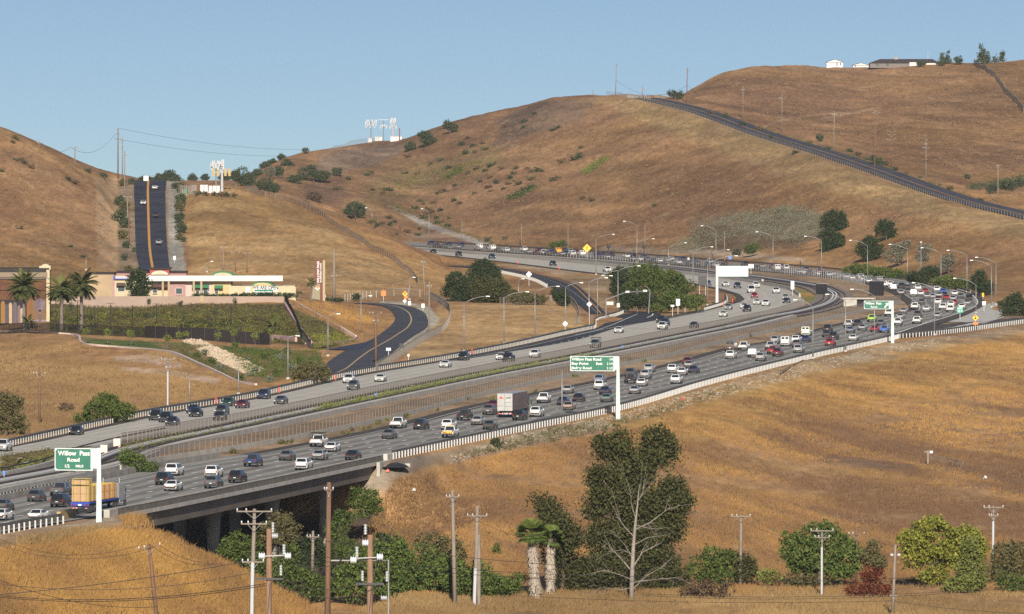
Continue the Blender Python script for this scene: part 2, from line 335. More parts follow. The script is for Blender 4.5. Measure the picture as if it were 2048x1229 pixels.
lump = gul+(fbm(Xg, Yg, 3, 26., 4)-.47)*2.2+(fbm(Xg, Yg, 9, 6., 3)-.44)*.7
farw = np.clip((Yg-2400)/1200, 0, 1)
Zg = Zg+lump*np.clip((dhw-4)/25, 0, 1)*np.where(inhw, 0, 1)*(.55+.5*farw)
w = np.where(inhw, 1, np.clip(1-(dhw-1.5)/7, 0, 1))
w = w*w*(3-2*w); Zg = Zg*(1-w)+(-.12)*w
def flat_to(L, R, zoff, margin, blend):
    global Zg
    m = min(len(L), len(R)); Rm = plan_match(L, R); c = (L+Rm)/2
    ins = in_poly(Xg, Yg, poly_of(L, R)); d = np.minimum(dist_line(Xg, Yg, L), dist_line(Xg, Yg, R))
    near = ins | (d < margin+blend); ii = np.where(near)
    x = Xg[ii]; y = Yg[ii]; dm = np.hypot(x[:, None]-c[None, :, 0], y[:, None]-c[None, :, 1]); z = c[np.argmin(dm, 1), 2]+zoff
    if len(c) > 3:                      # smooth height along the road
        k = 1/(dm+2)**4; z = (k*c[None, :, 2]).sum(1)/k.sum(1)+zoff
    ww = np.where(ins[ii], 1, np.clip(1-(d[ii]-margin)/blend, 0, 1)); ww = ww*ww*(3-2*ww)
    Zg[ii] = Zg[ii]*(1-ww)+z*ww
flat_to(lrL, lrR, -.12, 1.5, 8); flat_to(rpL, rpR, -.12, 1.5, 6)
def offs(line, o):                     # shift a plan polyline to its right by o
    t = np.gradient(line[:, :2], axis=0); t /= np.linalg.norm(t, axis=1)[:, None]
    r = line.copy(); r[:, 0] += t[:, 1]*o; r[:, 1] -= t[:, 0]*o; return r
hrL = offs(hrC, -5.6); hrR = offs(hrC, 5.6)
flat_to(hrL, hrR, -.3, 2, 6); flat_to(wpL, wpR, -.3, 5, 8)
# underpass cut below the three bridges
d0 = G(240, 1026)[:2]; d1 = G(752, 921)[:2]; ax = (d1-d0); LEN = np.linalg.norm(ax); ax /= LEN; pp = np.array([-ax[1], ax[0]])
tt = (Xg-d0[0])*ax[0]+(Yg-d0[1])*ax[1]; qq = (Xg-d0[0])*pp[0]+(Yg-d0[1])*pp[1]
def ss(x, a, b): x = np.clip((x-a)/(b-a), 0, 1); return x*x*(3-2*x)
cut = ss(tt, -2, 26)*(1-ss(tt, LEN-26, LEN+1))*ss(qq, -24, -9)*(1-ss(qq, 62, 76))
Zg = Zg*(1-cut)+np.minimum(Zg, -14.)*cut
vcap = np.interp(Ug, [-400, 470, 560, 600, 740, 760], [364, 361, 319, 306, 285, 0]); Zg = np.where(Yg > 3160, np.minimum(Zg, H-(vcap-VH)*Yg/F), Zg)   # the land beyond the pass drops away
def T(x, y):                          # ground height at a plan point
    u = 1024+F*x/y; i = np.clip((u-UG[0])/(UG[1]-UG[0]), 0, len(UG)-1.001); j = np.clip(np.interp(y, DG, np.arange(len(DG))), 0, len(DG)-1.001)
    i0 = int(i); j0 = int(j); a = i-i0; b = j-j0
    return float((Zg[j0, i0]*(1-a)+Zg[j0, i0+1]*a)*(1-b)+(Zg[j0+1, i0]*(1-a)+Zg[j0+1, i0+1]*a)*b)
Vg = VH+F*(H-Zg)/Yg                   # picture row of every ground vertex
Vmin = np.minimum.accumulate(Vg, 0)
def hit(u, v):                        # first ground point seen at a picture position
    i = int(np.clip(round((u-UG[0])/(UG[1]-UG[0])), 0, len(UG)-1)); col = Vmin[:, i]
    j = int(np.argmax(col <= v)) if (col <= v).any() else int(np.argmin(col))
    if j > 0 and col[j-1] > v >= col[j]:
        t = (col[j-1]-v)/(col[j-1]-col[j]+1e-9); d = DG[j-1]+(DG[j]-DG[j-1])*t
    else: d = DG[j]
    x = (u-1024)/F*d; return np.array([x, d, T(x, d)])
def streak(x, y): return fbm(x+.24*y, y*.14, 301, 9., 4)*.6+fbm(x+.24*y, y*.2, 311, 34., 3)*.4
# ---- ground colour: albedo of grass, mown fields, dirt, rock, planting, plus some painted shade
def L3(c): return np.array(c, float)
n1 = fbm(Xg, Yg*.6, 21, 60., 5); n2 = fbm(Xg, Yg*.5, 31, 14., 4); n3 = fbm(Xg*1.0, Yg*.3, 41, 150., 3)
base = np.zeros(Xg.shape+(3,))
gold, straw, brown, grey = L3((.36,.215,.09)), L3((.44,.295,.14)), L3((.265,.155,.08)), L3((.26,.19,.135))
k1 = np.clip((n1-.36)/.26, 0, 1)[..., None]; k2 = np.clip((n2-.32)/.3, 0, 1)[..., None]; k3 = np.clip((n3-.34)/.2, 0, 1)[..., None]
base = brown*(1-k1)+gold*k1; base = base*(1-.35*k2)+straw*.35*k2; base = base*(1-.22*(1-k3))+grey*.22*(1-k3)
fl = np.clip((Yg-2600)/900, 0, 1)[..., None]
base = base*(1-fl*.35)+L3((.235,.14,.082))*fl*.35
def soft(poly, feather=10., wob=10.):
    """plan region given by its outline as seen; feathered and frayed"""
    pu = Ug+(fbm(Xg, Yg, 77, 20., 3)-.45)*wob*2; pv = Vg+(fbm(Xg, Yg, 78, 20., 3)-.45)*wob
    a = np.array(poly, float); ins = in_poly(pu, pv, a); d = dist_line(pu, pv, np.vstack([a, a[:1]]))
    return np.clip(.5+np.where(ins, d, -d)/feather, 0, 1)[..., None]
def paint(poly, col, k=1., feather=10., wob=10., col2=None, lo=900, hi=5000, mix=None):
    global base
    m = soft(poly, feather, wob)*k*((Yg > lo) & (Yg < hi))[..., None]; c = L3(col)
    if col2 is not None:
        q = (k2 if mix is None else mix); c = c*(1-q)+L3(col2)*q
    base = base*(1-m)+c*m
paint([(370,388),(460,376),(560,398),(650,450),(720,500),(800,545),(860,575),(700,600),(600,560),(420,560),(385,540),(365,440)], (.36,.235,.10), .8, 10, 5, (.44,.31,.15), 2200)
paint([(620,425),(760,470),(900,545),(900,600),(820,560),(700,470)], (.34,.20,.08), .6, 10, 6, (.40,.26,.11), 2200)
paint([(880,608),(1150,608),(1170,650),(1150,670),(900,715),(800,725),(860,650)], (.36,.24,.11), .85, 8, 4, (.45,.32,.16), 1800, 2600)
paint([(190,355),(236,357),(238,540),(196,540)], (.44,.31,.18), .85, 8, 4, None, 2300)
paint([(-100,520),(230,540),(240,590),(-100,590)], (.36,.24,.10), .5, 14, 8, None, 2200)
paint([(236,358),(272,360),(280,545),(236,545)], (.30,.25,.19), .75, 5, 3, (.2,.16,.1), 2300)
paint([(333,360),(357,362),(362,450),(372,545),(338,545)], (.33,.31,.27), .95, 4, 2, (.27,.25,.21), 2300)
paint([(1190,200),(1290,200),(1500,262),(1700,340),(1900,405),(2060,440),(2060,480),(1800,420),(1560,350),(1350,270)], (.40,.29,.135), .75, 18, 12, (.36,.27,.14), 2500)
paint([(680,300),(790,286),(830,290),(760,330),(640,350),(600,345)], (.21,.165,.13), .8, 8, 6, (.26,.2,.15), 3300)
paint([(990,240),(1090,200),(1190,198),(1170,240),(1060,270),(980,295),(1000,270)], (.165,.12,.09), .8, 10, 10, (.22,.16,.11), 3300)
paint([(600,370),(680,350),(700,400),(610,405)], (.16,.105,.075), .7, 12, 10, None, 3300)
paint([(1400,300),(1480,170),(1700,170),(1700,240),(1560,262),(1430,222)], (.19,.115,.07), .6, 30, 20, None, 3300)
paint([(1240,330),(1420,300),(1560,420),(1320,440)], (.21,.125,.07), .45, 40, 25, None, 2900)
paint([(1380,440),(1440,430),(1560,415),(1650,425),(1660,470),(1600,490),(1480,505),(1380,515)], (.19,.165,.11), .75, 14, 14, (.13,.12,.08), 2500)
paint([(760,340),(1000,290),(1010,330),(800,400),(700,420)], (.24,.20,.09), .4, 20, 14, None, 3000)
paint([(1200,500),(1400,512),(1640,528),(1600,516),(1500,505),(1350,498),(1210,492)], (.42,.34,.25), .8, 6, 8, None, 2500)
paint([(815,470),(880,455),(990,490),(930,492),(860,488)], (.36,.28,.2), .7, 5, 8, (.2,.12,.08), 2900)
paint([(772,410),(790,414),(870,450),(990,490),(960,492),(840,450)], (.33,.30,.26), .9, 3, 2, (.42,.38,.33), 2900)
# mown strips and cut bank beside the eastbound rail
paint([(720,960),(760,928),(1020,872),(1235,828),(1400,780),(1626,722),(1788,687),(2048,652),(2048,668),(1800,712),(1626,757),(1400,812),(1235,858),(1020,898),(850,935),(760,985),(735,1010)], (.38,.32,.23), .95, 7, 16, (.22,.185,.14), 1000, 2600)
paint([(-260,1130),(0,1068),(130,1045),(225,1032),(245,1042),(225,1068),(120,1092),(0,1108),(-260,1170)], (.36,.30,.22), .9, 8, 14, (.24,.2,.15), 1000, 1300)
paint([(1200,820),(1500,760),(1800,700),(2100,660),(2100,760),(1800,800),(1500,870),(1250,900)], (.50,.31,.10), .85, 40, 30, (.42,.25,.085), 1000, 2400)
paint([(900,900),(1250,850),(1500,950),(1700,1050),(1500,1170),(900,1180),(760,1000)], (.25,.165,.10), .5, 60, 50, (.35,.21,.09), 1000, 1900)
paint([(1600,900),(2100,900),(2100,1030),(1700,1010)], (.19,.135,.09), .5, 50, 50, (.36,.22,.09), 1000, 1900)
paint([(800,1196),(2400,1185),(2400,1300),(700,1300)], (.40,.27,.12), .8, 10, 6, (.33,.21,.09), 900, 1250)
paint([(-300,1100),(250,1045),(640,1229),(640,1320),(-300,1320)], (.34,.185,.062), .6, 20, 30, (.42,.26,.095), 900, 1300)
for ln in ([(985,262),(1004,246),(1020,238)], [(968,286),(978,276),(988,262)], [(1000,292),(1012,285),(1035,297)], [(1505,262),(1560,240),(1640,228),(1720,224)], [(1640,238),(1700,226),(1760,214)], [(100,470),(150,490),(196,520)], [(0,440),(70,470),(140,520)], [(1180,470),(1260,455),(1340,425)], [(900,470),(1000,440),(1080,400)]):
    paint([*ln, *[(a, b_+2.6) for a, b_ in ln[::-1]]], (.42,.32,.2), .55, 2.5, 2)
# planted bank, lawn, rip-rap below the shops
paint([(98,610),(568,610),(612,690),(100,664)], (.035,.040,.016), 1, 4, 3, (.10,.075,.035), 1900, 2400)  # shadow between the plants put into the dark ground colour
paint([(572,614),(640,640),(712,684),(625,705)], (.06,.055,.025), 1, 4, 3, (.19,.17,.03), 1900, 2400)
paint([(150,674),(330,684),(420,690),(640,705),(650,740),(560,760),(490,768),(330,702),(172,690)], (.10,.125,.03), 1, 3, 3, (.25,.17,.09), 1700, 2300)
paint([(170,678),(300,684),(330,700),(175,690)], (.055,.085,.022), .95, 3, 3, (.09,.12,.03), 1700, 2300)
paint([(362,680),(400,680),(470,712),(530,740),(500,752),(430,720)], (.50,.41,.29), 1, 3, 5, (.40,.32,.22), 1700, 2300)
paint([(225,715),(300,708),(370,728),(360,738),(300,727),(230,724)], (.44,.33,.25), 1, 3, 3, None, 1600, 2300)
paint([(240,734),(330,740),(440,758),(430,768),(330,750),(245,742)], (.46,.35,.26), 1, 3, 3, None, 1600, 2300)
paint([(1175,640),(1215,600),(1235,560),(1210,545),(1100,525),(990,530),(1100,545),(1180,585),(1200,620)], (.41,.33,.23), .9, 5, 6, (.33,.22,.11), 2100, 3200)
paint([(845,655),(870,655),(880,640),(860,615),(815,605),(760,602),(760,608),(830,613),(850,630)], (.36,.34,.28), .9, 3, 2, None, 1900, 2600)
paint([(740,742),(780,722),(850,680),(880,665),(850,655),(800,690)], (.36,.34,.28), .9, 3, 2, None, 1700, 2400)
# bare earth in the median and shoulders
med = (inhw & ~in_poly(Xg, Yg, poly_of(eR, eL)) & ~in_poly(Xg, Yg, poly_of(wN, wS)))[..., None]
base = np.where(med, L3((.30,.225,.15))*(.75+.4*k2), base)
paint([(1588,579),(1636,584),(1644,598),(1612,606),(1600,592)], (.40,.25,.09), 1, 3, 2, (.2,.2,.06))
paint([(-20,925),(100,905),(108,925),(60,945),(-20,952)], (.36,.22,.075), .9, 4, 4, (.15,.13,.05), 1100, 1500)
base = np.where((cut > .5)[..., None], L3((.07,.055,.043)), base)  # underpass ground painted darker to deepen the shade below the bridge
nearq = ((Yg < 2300) & (Xg > -30) & ~inhw)[..., None]; sq = np.clip((streak(Xg, Yg)-.36)/.2, 0, 1)[..., None]; base = np.where(nearq, base*(.86+.26*sq)*(1-.2*(1-sq)*np.array([0, -.1, -.5])), base)
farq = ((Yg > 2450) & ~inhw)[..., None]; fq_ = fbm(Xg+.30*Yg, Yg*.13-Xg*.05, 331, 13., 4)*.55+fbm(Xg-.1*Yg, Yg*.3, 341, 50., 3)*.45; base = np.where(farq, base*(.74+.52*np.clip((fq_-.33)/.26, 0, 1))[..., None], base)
q4 = np.where(Yg > 2400, .98, 1.1)[..., None]*(.86+.30*(fbm(Xg, Yg*.5, 91, 5., 3)-.2))[..., None]
base = np.clip(base*q4*np.where(base[..., :1] > base[..., 1:2]*1.25, np.array([.96, .905, .875]), 1.), .01, .7)
gm = bpy.data.materials.new('dry_hillside'); gm.use_nodes = True; nt = gm.node_tree; b = nt.nodes['Principled BSDF']
b.inputs['Roughness'].default_value = .95; b.inputs['Specular IOR Level'].default_value = .08
at = nt.nodes.new('ShaderNodeAttribute'); at.attribute_name = 'Col'
t_ = nt.nodes.new('ShaderNodeTexCoord')
def noise(scale, stretch, det=5., rough=.6):
    mp = nt.nodes.new('ShaderNodeMapping'); mp.inputs['Scale'].default_value = stretch
    nn = nt.nodes.new('ShaderNodeTexNoise'); nn.inputs['Scale'].default_value = scale; nn.inputs['Detail'].default_value = det; nn.inputs['Roughness'].default_value = rough
    nt.links.new(t_.outputs['Object'], mp.inputs[0]); nt.links.new(mp.outputs[0], nn.inputs['Vector']); return nn
na = noise(.55, (1, .16, 1)); nb = noise(.13, (1, .3, 1))
def mrange(n_, a, b_, c, d):
    m = nt.nodes.new('ShaderNodeMapRange'); m.inputs[1].default_value = a; m.inputs[2].default_value = b_; m.inputs[3].default_value = c; m.inputs[4].default_value = d
    nt.links.new(n_.outputs['Fac'], m.inputs[0]); return m
ma = mrange(na, .3, .7, .74, 1.26); mb_ = mrange(nb, .3, .7, .84, 1.16)
mu = nt.nodes.new('ShaderNodeMath'); mu.operation = 'MULTIPLY'; nt.links.new(ma.outputs[0], mu.inputs[0]); nt.links.new(mb_.outputs[0], mu.inputs[1])
vm = nt.nodes.new('ShaderNodeVectorMath'); vm.operation = 'SCALE'; nt.links.new(at.outputs['Color'], vm.inputs[0]); nt.links.new(mu.outputs[0], vm.inputs['Scale'])
nt.links.new(vm.outputs[0], b.inputs['Base Color'])
nc = noise(1.4, (1, 1, 1), 4.); bp = nt.nodes.new('ShaderNodeBump'); bp.inputs['Strength'].default_value = .8; bp.inputs['Distance'].default_value = .3
nt.links.new(nc.outputs['Fac'], bp.inputs['Height']); nt.links.new(bp.outputs[0], b.inputs['Normal'])
nU, nD = len(UG), len(DG); ii = np.arange(nU*nD).reshape(nD, nU)
quads = np.stack([ii[:-1, :-1], ii[:-1, 1:], ii[1:, 1:], ii[1:, :-1]], -1).reshape(-1, 4)
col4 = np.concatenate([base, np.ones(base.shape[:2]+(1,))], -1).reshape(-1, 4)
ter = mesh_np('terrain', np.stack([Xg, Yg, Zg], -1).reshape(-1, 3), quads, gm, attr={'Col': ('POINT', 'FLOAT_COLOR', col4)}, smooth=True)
ter['kind'] = 'structure'
# ------------------------------------------------------------------ roads
def sheet(name, L, R, m, dz=0., nacross=1, kind='structure', solid=0., n=None):
    if n is None: Rm = plan_match(L, R)
    else: Rm = R
    k = nacross+1; V = []; uv = []
    for a, b_ in zip(L, Rm):
        for q in range(k): V.append(a*(1-q/nacross)+b_*q/nacross+np.array([0, 0, dz]))
    V = np.array(V); ii = np.arange(len(V)).reshape(-1, k)
    Fq = np.stack([ii[:-1, :-1], ii[:-1, 1:], ii[1:, 1:], ii[1:, :-1]], -1).reshape(-1, 4)
    o = mesh_np(name, V, Fq, m); o['kind'] = kind
    s = np.r_[0, np.cumsum(np.linalg.norm(np.diff((L+Rm)/2, axis=0), axis=1))]
    wd = np.linalg.norm(Rm-L, axis=1)
    U = np.stack([np.repeat(np.linspace(0, 1, k)[None], len(L), 0)*wd[:, None], np.repeat(s[:, None], k, 1)], -1).reshape(-1, 2)
    uvl = o.data.uv_layers.new(name='UVMap'); uvl.data.foreach_set('uv', U[Fq.ravel()].astype(np.float32).ravel())
    return o
def roadmat(name, c1, c2, lane=3.66, off=0., streak=.2):
    m = bpy.data.materials.new(name); m.use_nodes = True; nt = m.node_tree; b = nt.nodes['Principled BSDF']; b.inputs['Roughness'].default_value = .85; b.inputs['Specular IOR Level'].default_value = .25
    uvn = nt.nodes.new('ShaderNodeUVMap'); mp = nt.nodes.new('ShaderNodeMapping'); mp.inputs['Scale'].default_value = (1.2, .02, 1)
    n1 = nt.nodes.new('ShaderNodeTexNoise'); n1.inputs['Scale'].default_value = 1; n1.inputs['Detail'].default_value = 5
    mp2 = nt.nodes.new('ShaderNodeMapping'); mp2.inputs['Scale'].default_value = (.25, .06, 1); n2 = nt.nodes.new('ShaderNodeTexNoise'); n2.inputs['Scale'].default_value = 1; n2.inputs['Detail'].default_value = 6
    for a, q in ((mp, n1), (mp2, n2)): nt.links.new(uvn.outputs[0], a.inputs[0]); nt.links.new(a.outputs[0], q.inputs['Vector'])
    mx = nt.nodes.new('ShaderNodeMath'); mx.operation = 'ADD'; nt.links.new(n1.outputs['Fac'], mx.inputs[0]); nt.links.new(n2.outputs['Fac'], mx.inputs[1])
    # darker oil line along the middle of every lane
    sp = nt.nodes.new('ShaderNodeSeparateXYZ'); nt.links.new(uvn.outputs[0], sp.inputs[0])
    s1 = nt.nodes.new('ShaderNodeMath'); s1.operation = 'ADD'; s1.inputs[1].default_value = off; nt.links.new(sp.outputs[0], s1.inputs[0])
    s2 = nt.nodes.new('ShaderNodeMath'); s2.operation = 'MULTIPLY'; s2.inputs[1].default_value = 2*math.pi/lane; nt.links.new(s1.outputs[0], s2.inputs[0])
    s3 = nt.nodes.new('ShaderNodeMath'); s3.operation = 'COSINE'; nt.links.new(s2.outputs[0], s3.inputs[0])
    s4 = nt.nodes.new('ShaderNodeMath'); s4.operation = 'MULTIPLY_ADD'; s4.inputs[1].default_value = streak; nt.links.new(s3.outputs[0], s4.inputs[0]); nt.links.new(mx.outputs[0], s4.inputs[2])
    r = nt.nodes.new('ShaderNodeValToRGB'); e = r.color_ramp.elements; e[0].position = .55; e[1].position = 1.0; r.inputs[0].default_value = .5
    hv = nt.nodes.new('ShaderNodeMapRange'); hv.inputs[1].default_value = .6; hv.inputs[2].default_value = 1.4; nt.links.new(s4.outputs[0], hv.inputs[0])
    e[0].position = 0; e[0].color = (*c1, 1); e[1].color = (*c2, 1); nt.links.new(hv.outputs[0], r.inputs[0]); nt.links.new(r.outputs[0], b.inputs['Base Color'])
    return m
M_east = roadmat("freeway_asphalt", (.135,.129,.118), (.265,.252,.228), off=-1.2, streak=.34)
M_west = roadmat("freeway_concrete", (.33,.312,.275), (.45,.425,.375), off=-1.8, streak=.12)
M_dark = mat('new_asphalt', (.018,.019,.024), .8, col2=(.04,.04,.047), nscale=.25, spec=.3)
M_shoulder = mat('brown_asphalt', (.045,.038,.034), .9, col2=(.08,.068,.058), nscale=.4, spec=.2)
M_hill = mat('hill_asphalt', (.035,.036,.048), .85, col2=(.06,.06,.072), nscale=.12, spec=.25)
M_conc = mat('concrete', (.40,.38,.34), .9, col2=(.31,.29,.26), nscale=.5, spec=.2, stretch=(1, 1, 2))
M_concl = mat('pale_concrete', (.46,.44,.41), .9, col2=(.36,.345,.32), nscale=.4, spec=.2)
M_concd = mat('stained_concrete', (.20,.185,.165), .9, col2=(.30,.28,.255), nscale=.35, spec=.2)
M_white = mat('road_paint', (.72,.72,.70), .7)
M_orange = mat('orange_line', (.62,.30,.05), .7)
sheet('eastbound_road', eL, eR, M_east, 0., 6)
sheet('westbound_road', wS, wN, M_west, 0., 6)
def sub(L, R, a, b_, i0=0, i1=None):   # strip between two fractions of a road's width
    Rm = plan_match(L, R); A_ = L*(1-a)+Rm*a; B_ = L*(1-b_)+Rm*b_; return A_[i0:i1], B_[i0:i1]
i0 = int(np.argmin(np.hypot(*(eL[:, :2]-G(470, 910)[:2]).T)))
a_, b_ = sub(eL, eR, .0, .13, i0); sheet('road_shoulder', a_, b_, M_shoulder, .02)
a_, b_ = sub(wN, wS, .0, .10); sheet('road_shoulder', a_, b_, M_shoulder, .02)
sheet('ramp_road', GL([(1560,745),(1620,716),(1788,677),(1867,670),(2048,646),(2250,623),(2480,604)]), GL([(1560,743),(1640,706),(1789,668),(1860,652),(1960,643),(2100,630),(2260,617),(2480,600)]), M_shoulder, .03)
sheet('exit_road', GL([(1789,667),(1850,655),(1909,640),(1957,618),(1968,604),(1960,590),(1930,577)]), GL([(1789,668),(1850,648),(1909,629),(1948,614),(1955,603),(1945,590),(1905,578)]), M_shoulder, .025)
sheet('gore_paving', GL([(1890,644),(1935,628),(1970,612),(1985,604)]), GL([(1900,646),(1960,644),(2000,634),(2010,622)]), M_concl, .02)
DARK = [(880,722),(1020,699),(1194,656),(1225,637),(1252,628),(1290,624.5),(1318,626)], [(900,724),(1020,704),(1150,681),(1240,655),(1300,642),(1316,636),(1322,628)]
sheet('merging_lane', GL(DARK[0], 0, 4), GL(DARK[1], 0, 4), M_dark, .035)
sheet('merging_lane', GL([(1290,641),(1412,618),(1452,607),(1470,600),(1474,594)], 0, 4), GL([(1300,645),(1412,623),(1455,611),(1484,600),(1480,592)], 0, 4), M_shoulder, .03)
sheet('local_road', lrL, lrR, M_hill, .02); sheet('on_ramp', rpL, rpR, M_dark, .02)
sheet('driveway', GL([(650,700),(705,690),(745,683)], 0), GL([(655,706),(700,705),(730,694)], 0), mat('blue_black_asphalt', (.015,.02,.045), .8), .06)
sheet('hill_road', hrL, hrR, M_hill, .02); sheet('steep_road', wpL, wpR, mat('steep_asphalt', (.022,.023,.036), .85, col2=(.042,.042,.058), nscale=.1, spec=.2), .02, 4, n=1)
# painted lines
def dashes(line, on, gap, w, m, dz, name='lane_marking', a=0., b_=None):
    line = np.asarray(line); s = np.r_[0, np.cumsum(np.linalg.norm(np.diff(line[:, :2], axis=0), axis=1))]
    t = a; mb = MB(); E = s[-1] if b_ is None else b_
    while t < E:
        e = min(t+on, E); ts = np.linspace(t, e, 2 if on < 8 else max(2, int((e-t)/6)+1)); pts = np.stack([np.interp(ts, s, line[:, k]) for k in range(3)], 1)
        Lp = offs(pts, -w/2); Rp = offs(pts, w/2); q = len(pts)
        mb.add([*(Lp+[0, 0, dz]), *(Rp+[0, 0, dz])], [(k, k+1, q+k+1, q+k) for k in range(q-1)])
        t = e+gap
    o = mb.build(name, m, fixn=False); o['kind'] = 'structure'; return o
def at_off(L, R, metres):              # line a number of metres in from edge L towards R
    Rm = plan_match(L, R); d = Rm-L; d /= np.linalg.norm(d, axis=1)[:, None]; return L+d*metres
for k in range(1, 5): dashes(at_off(eR, eL, 2.6+3.66*k), 3.66, 10.97, .32, M_white, .05)
dashes(at_off(eR, eL, 2.6), 1e5, 0, .18, M_white, .045); dashes(at_off(eL, eR, 2.9), 1e5, 0, .18, M_white, .05)
for k in range(1, 4): dashes(at_off(wN, wS, 3.0+3.66*k), 3.66, 10.97, .28, M_white, .05)
dashes(at_off(wN, wS, 3.0), 1e5, 0, .16, M_white, .05); dashes(at_off(wS, wN, 1.6), 1e5, 0, .16, mat('yellow_line', (.5,.36,.1), .8), .05)
dashes(GL([(1791,667),(1850,648),(1909,630),(1948,614.5),(1955,603),(1945,590)]), 1e5, 0, .3, M_white, .06)
dashes(GL([(1795,672),(1867,664),(2048,640)]), 1e5, 0, .25, M_white, .06)
for q in range(9):
    u0 = 1825+q*17; dashes(GL([(u0, 668-q*2.4),(u0+55-q, 660-q*3.2)], 0, 3.), 1e5, 0, .35, M_white, .06)
dashes(GL([(1150,671),(1194,661),(1275,629)]), 1e5, 0, .2, M_white, .06); dashes(GL([(1258,656),(1320,641)]), 1e5, 0, .35, M_white, .06)
dashes(GL([(1294,636),(1305,631),(1306,628)]), 1e5, 0, .3, M_white, .06)
cl = (lrL+plan_match(lrL, lrR))/2; dashes(cl, 1e5, 0, .35, mat('faded_yellow', (.42,.30,.15), .8), .05)
cr = (rpL+plan_match(rpL, rpR))/2; dashes(at_off(rpR, rpL, 1.3), 1e5, 0, .25, M_orange, .06); dashes(cr, 3.6, 11, .2, M_white, .06)
dashes(hrC, 1e5, 0, .28, M_orange, .06)
cw = wpL*.56+wpR*.44; dashes(cw, 1e5, 0, .75, mat('orange_paint', (.50,.25,.05), .8), .06)
for q in (0, 1):
    k = 2+q*4; p0 = wpL[k]*.95+wpR[k]*.05; p1 = wpL[k]*.6+wpR[k]*.4; dashes(np.array([p0, p1]), .5, .5, .3, M_white, .06)
# ------------------------------------------------------------------ bridge, barriers, rail line, fences
def seg(line, ua, ub):                 # part of a plan line between two picture columns (line runs monotonically there)
    us = 1024+F*line[:, 0]/line[:, 1]; i = int(np.argmin(np.abs(us-ua))); 
    j = int(np.argmin(np.abs(us-ub)));
    if i > j: i, j = j, i
    return line[i:j+1]
def first_seg(line, ua, ub, far=False):
    us = 1024+F*line[:, 0]/line[:, 1]; k = int(np.argmax(us)); r = np.arange(len(us))
    m = (r >= k) if far else (r <= k)
    i = r[m][int(np.argmin(np.abs(us[m]-ua)))]; j = r[m][int(np.argmin(np.abs(us[m]-ub)))]
    if i > j: i, j = j, i
    return line[i:j+1]
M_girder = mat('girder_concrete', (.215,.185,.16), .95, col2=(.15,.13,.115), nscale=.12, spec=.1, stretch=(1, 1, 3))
br = thing('bridge', 'long concrete bridge carrying the near carriageway over a dark underpass', 'bridge', tuple(G(500, 974)))
def loc_(L, o): return L-np.array(o.location)
bR = first_seg(eR, 205, 770); bL = plan_match(bR, eL)
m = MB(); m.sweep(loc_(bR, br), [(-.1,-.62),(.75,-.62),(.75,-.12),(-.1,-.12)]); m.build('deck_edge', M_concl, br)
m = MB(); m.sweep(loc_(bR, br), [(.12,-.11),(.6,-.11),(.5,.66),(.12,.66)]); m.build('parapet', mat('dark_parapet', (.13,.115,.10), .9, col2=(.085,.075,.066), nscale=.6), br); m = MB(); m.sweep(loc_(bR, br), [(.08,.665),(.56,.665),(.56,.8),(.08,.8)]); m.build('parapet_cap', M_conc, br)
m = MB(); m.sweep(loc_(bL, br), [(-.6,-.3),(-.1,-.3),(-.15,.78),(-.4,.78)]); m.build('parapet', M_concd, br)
m = MB()
vs = []; 
for a, b_ in zip(loc_(bR, br), loc_(bL, br)):
    w_ = np.linalg.norm(b_-a); d_ = (b_-a)/w_
    for q, z in ((-.35, -.63), (-.05, -2.6), (w_-1.2, -2.6), (w_+.2, -.63)): vs.append(a+d_*q+np.array([0, 0, z]))
k = 4; fs = []
for i in range(len(bR)-1):
    for q in range(4): fs.append((i*k+q, i*k+(q+1) % 4, (i+1)*k+(q+1) % 4, (i+1)*k+q))
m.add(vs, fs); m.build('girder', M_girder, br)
angb = math.atan2(ax[1], ax[0])
for t in (.16, .43, .66, .88):
    for q in (3.6, 17.):
        p = np.r_[d0+ax*LEN*t+pp*q, -14.5]; mb = MB(); vs = []; N = 10
        lv = [(0, 1.05, .75), (6.2, 1.05, .75), (8.2, 1.25, .8), (9.8, 1.75, .85), (11.2, 2.6, .95), (12.1, 3.7, 1.0)]
        for z, a_, b_ in lv:
            for k in range(N):
                th = 2*math.pi*k/N; cx, cy = math.cos(th), math.sin(th)
                cx = math.copysign(abs(cx)**.5, cx)*a_; cy = math.copysign(abs(cy)**.5, cy)*b_
                vs.append((p[0]-br.location[0]+cx*ax[0]+cy*pp[0], p[1]-br.location[1]+cx*ax[1]+cy*pp[1], p[2]+z))
        fs = [(i*N+k, i*N+(k+1) % N, (i+1)*N+(k+1) % N, (i+1)*N+k) for i in range(len(lv)-1) for k in range(N)]
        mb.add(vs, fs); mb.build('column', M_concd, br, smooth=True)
p = np.r_[d0+ax*(LEN+4)+pp*6, -3.2]; mb = MB(); mb.box(p-np.array(br.location), (1.2, 21, 5.2), angb); mb.box(np.r_[d0+ax*(LEN-1)+pp*-1.4, -2.4]-np.array(br.location), (9, .5, 4.6), angb); mb.build('abutment', M_conc, br)
p = np.r_[d0+ax*(LEN+6)+pp*-.9, .3]; mb = MB(); mb.box(p-np.array(br.location), (7, .7, 1.1), angb); mb.build('end_block', M_concl, br, bevel=.08)
p = np.r_[d0+ax*-9+pp*-.8, .3]; mb = MB(); mb.box(p-np.array(br.location), (5, .8, 1.2), angb); mb.build('end_block', M_conc, br, bevel=.1)
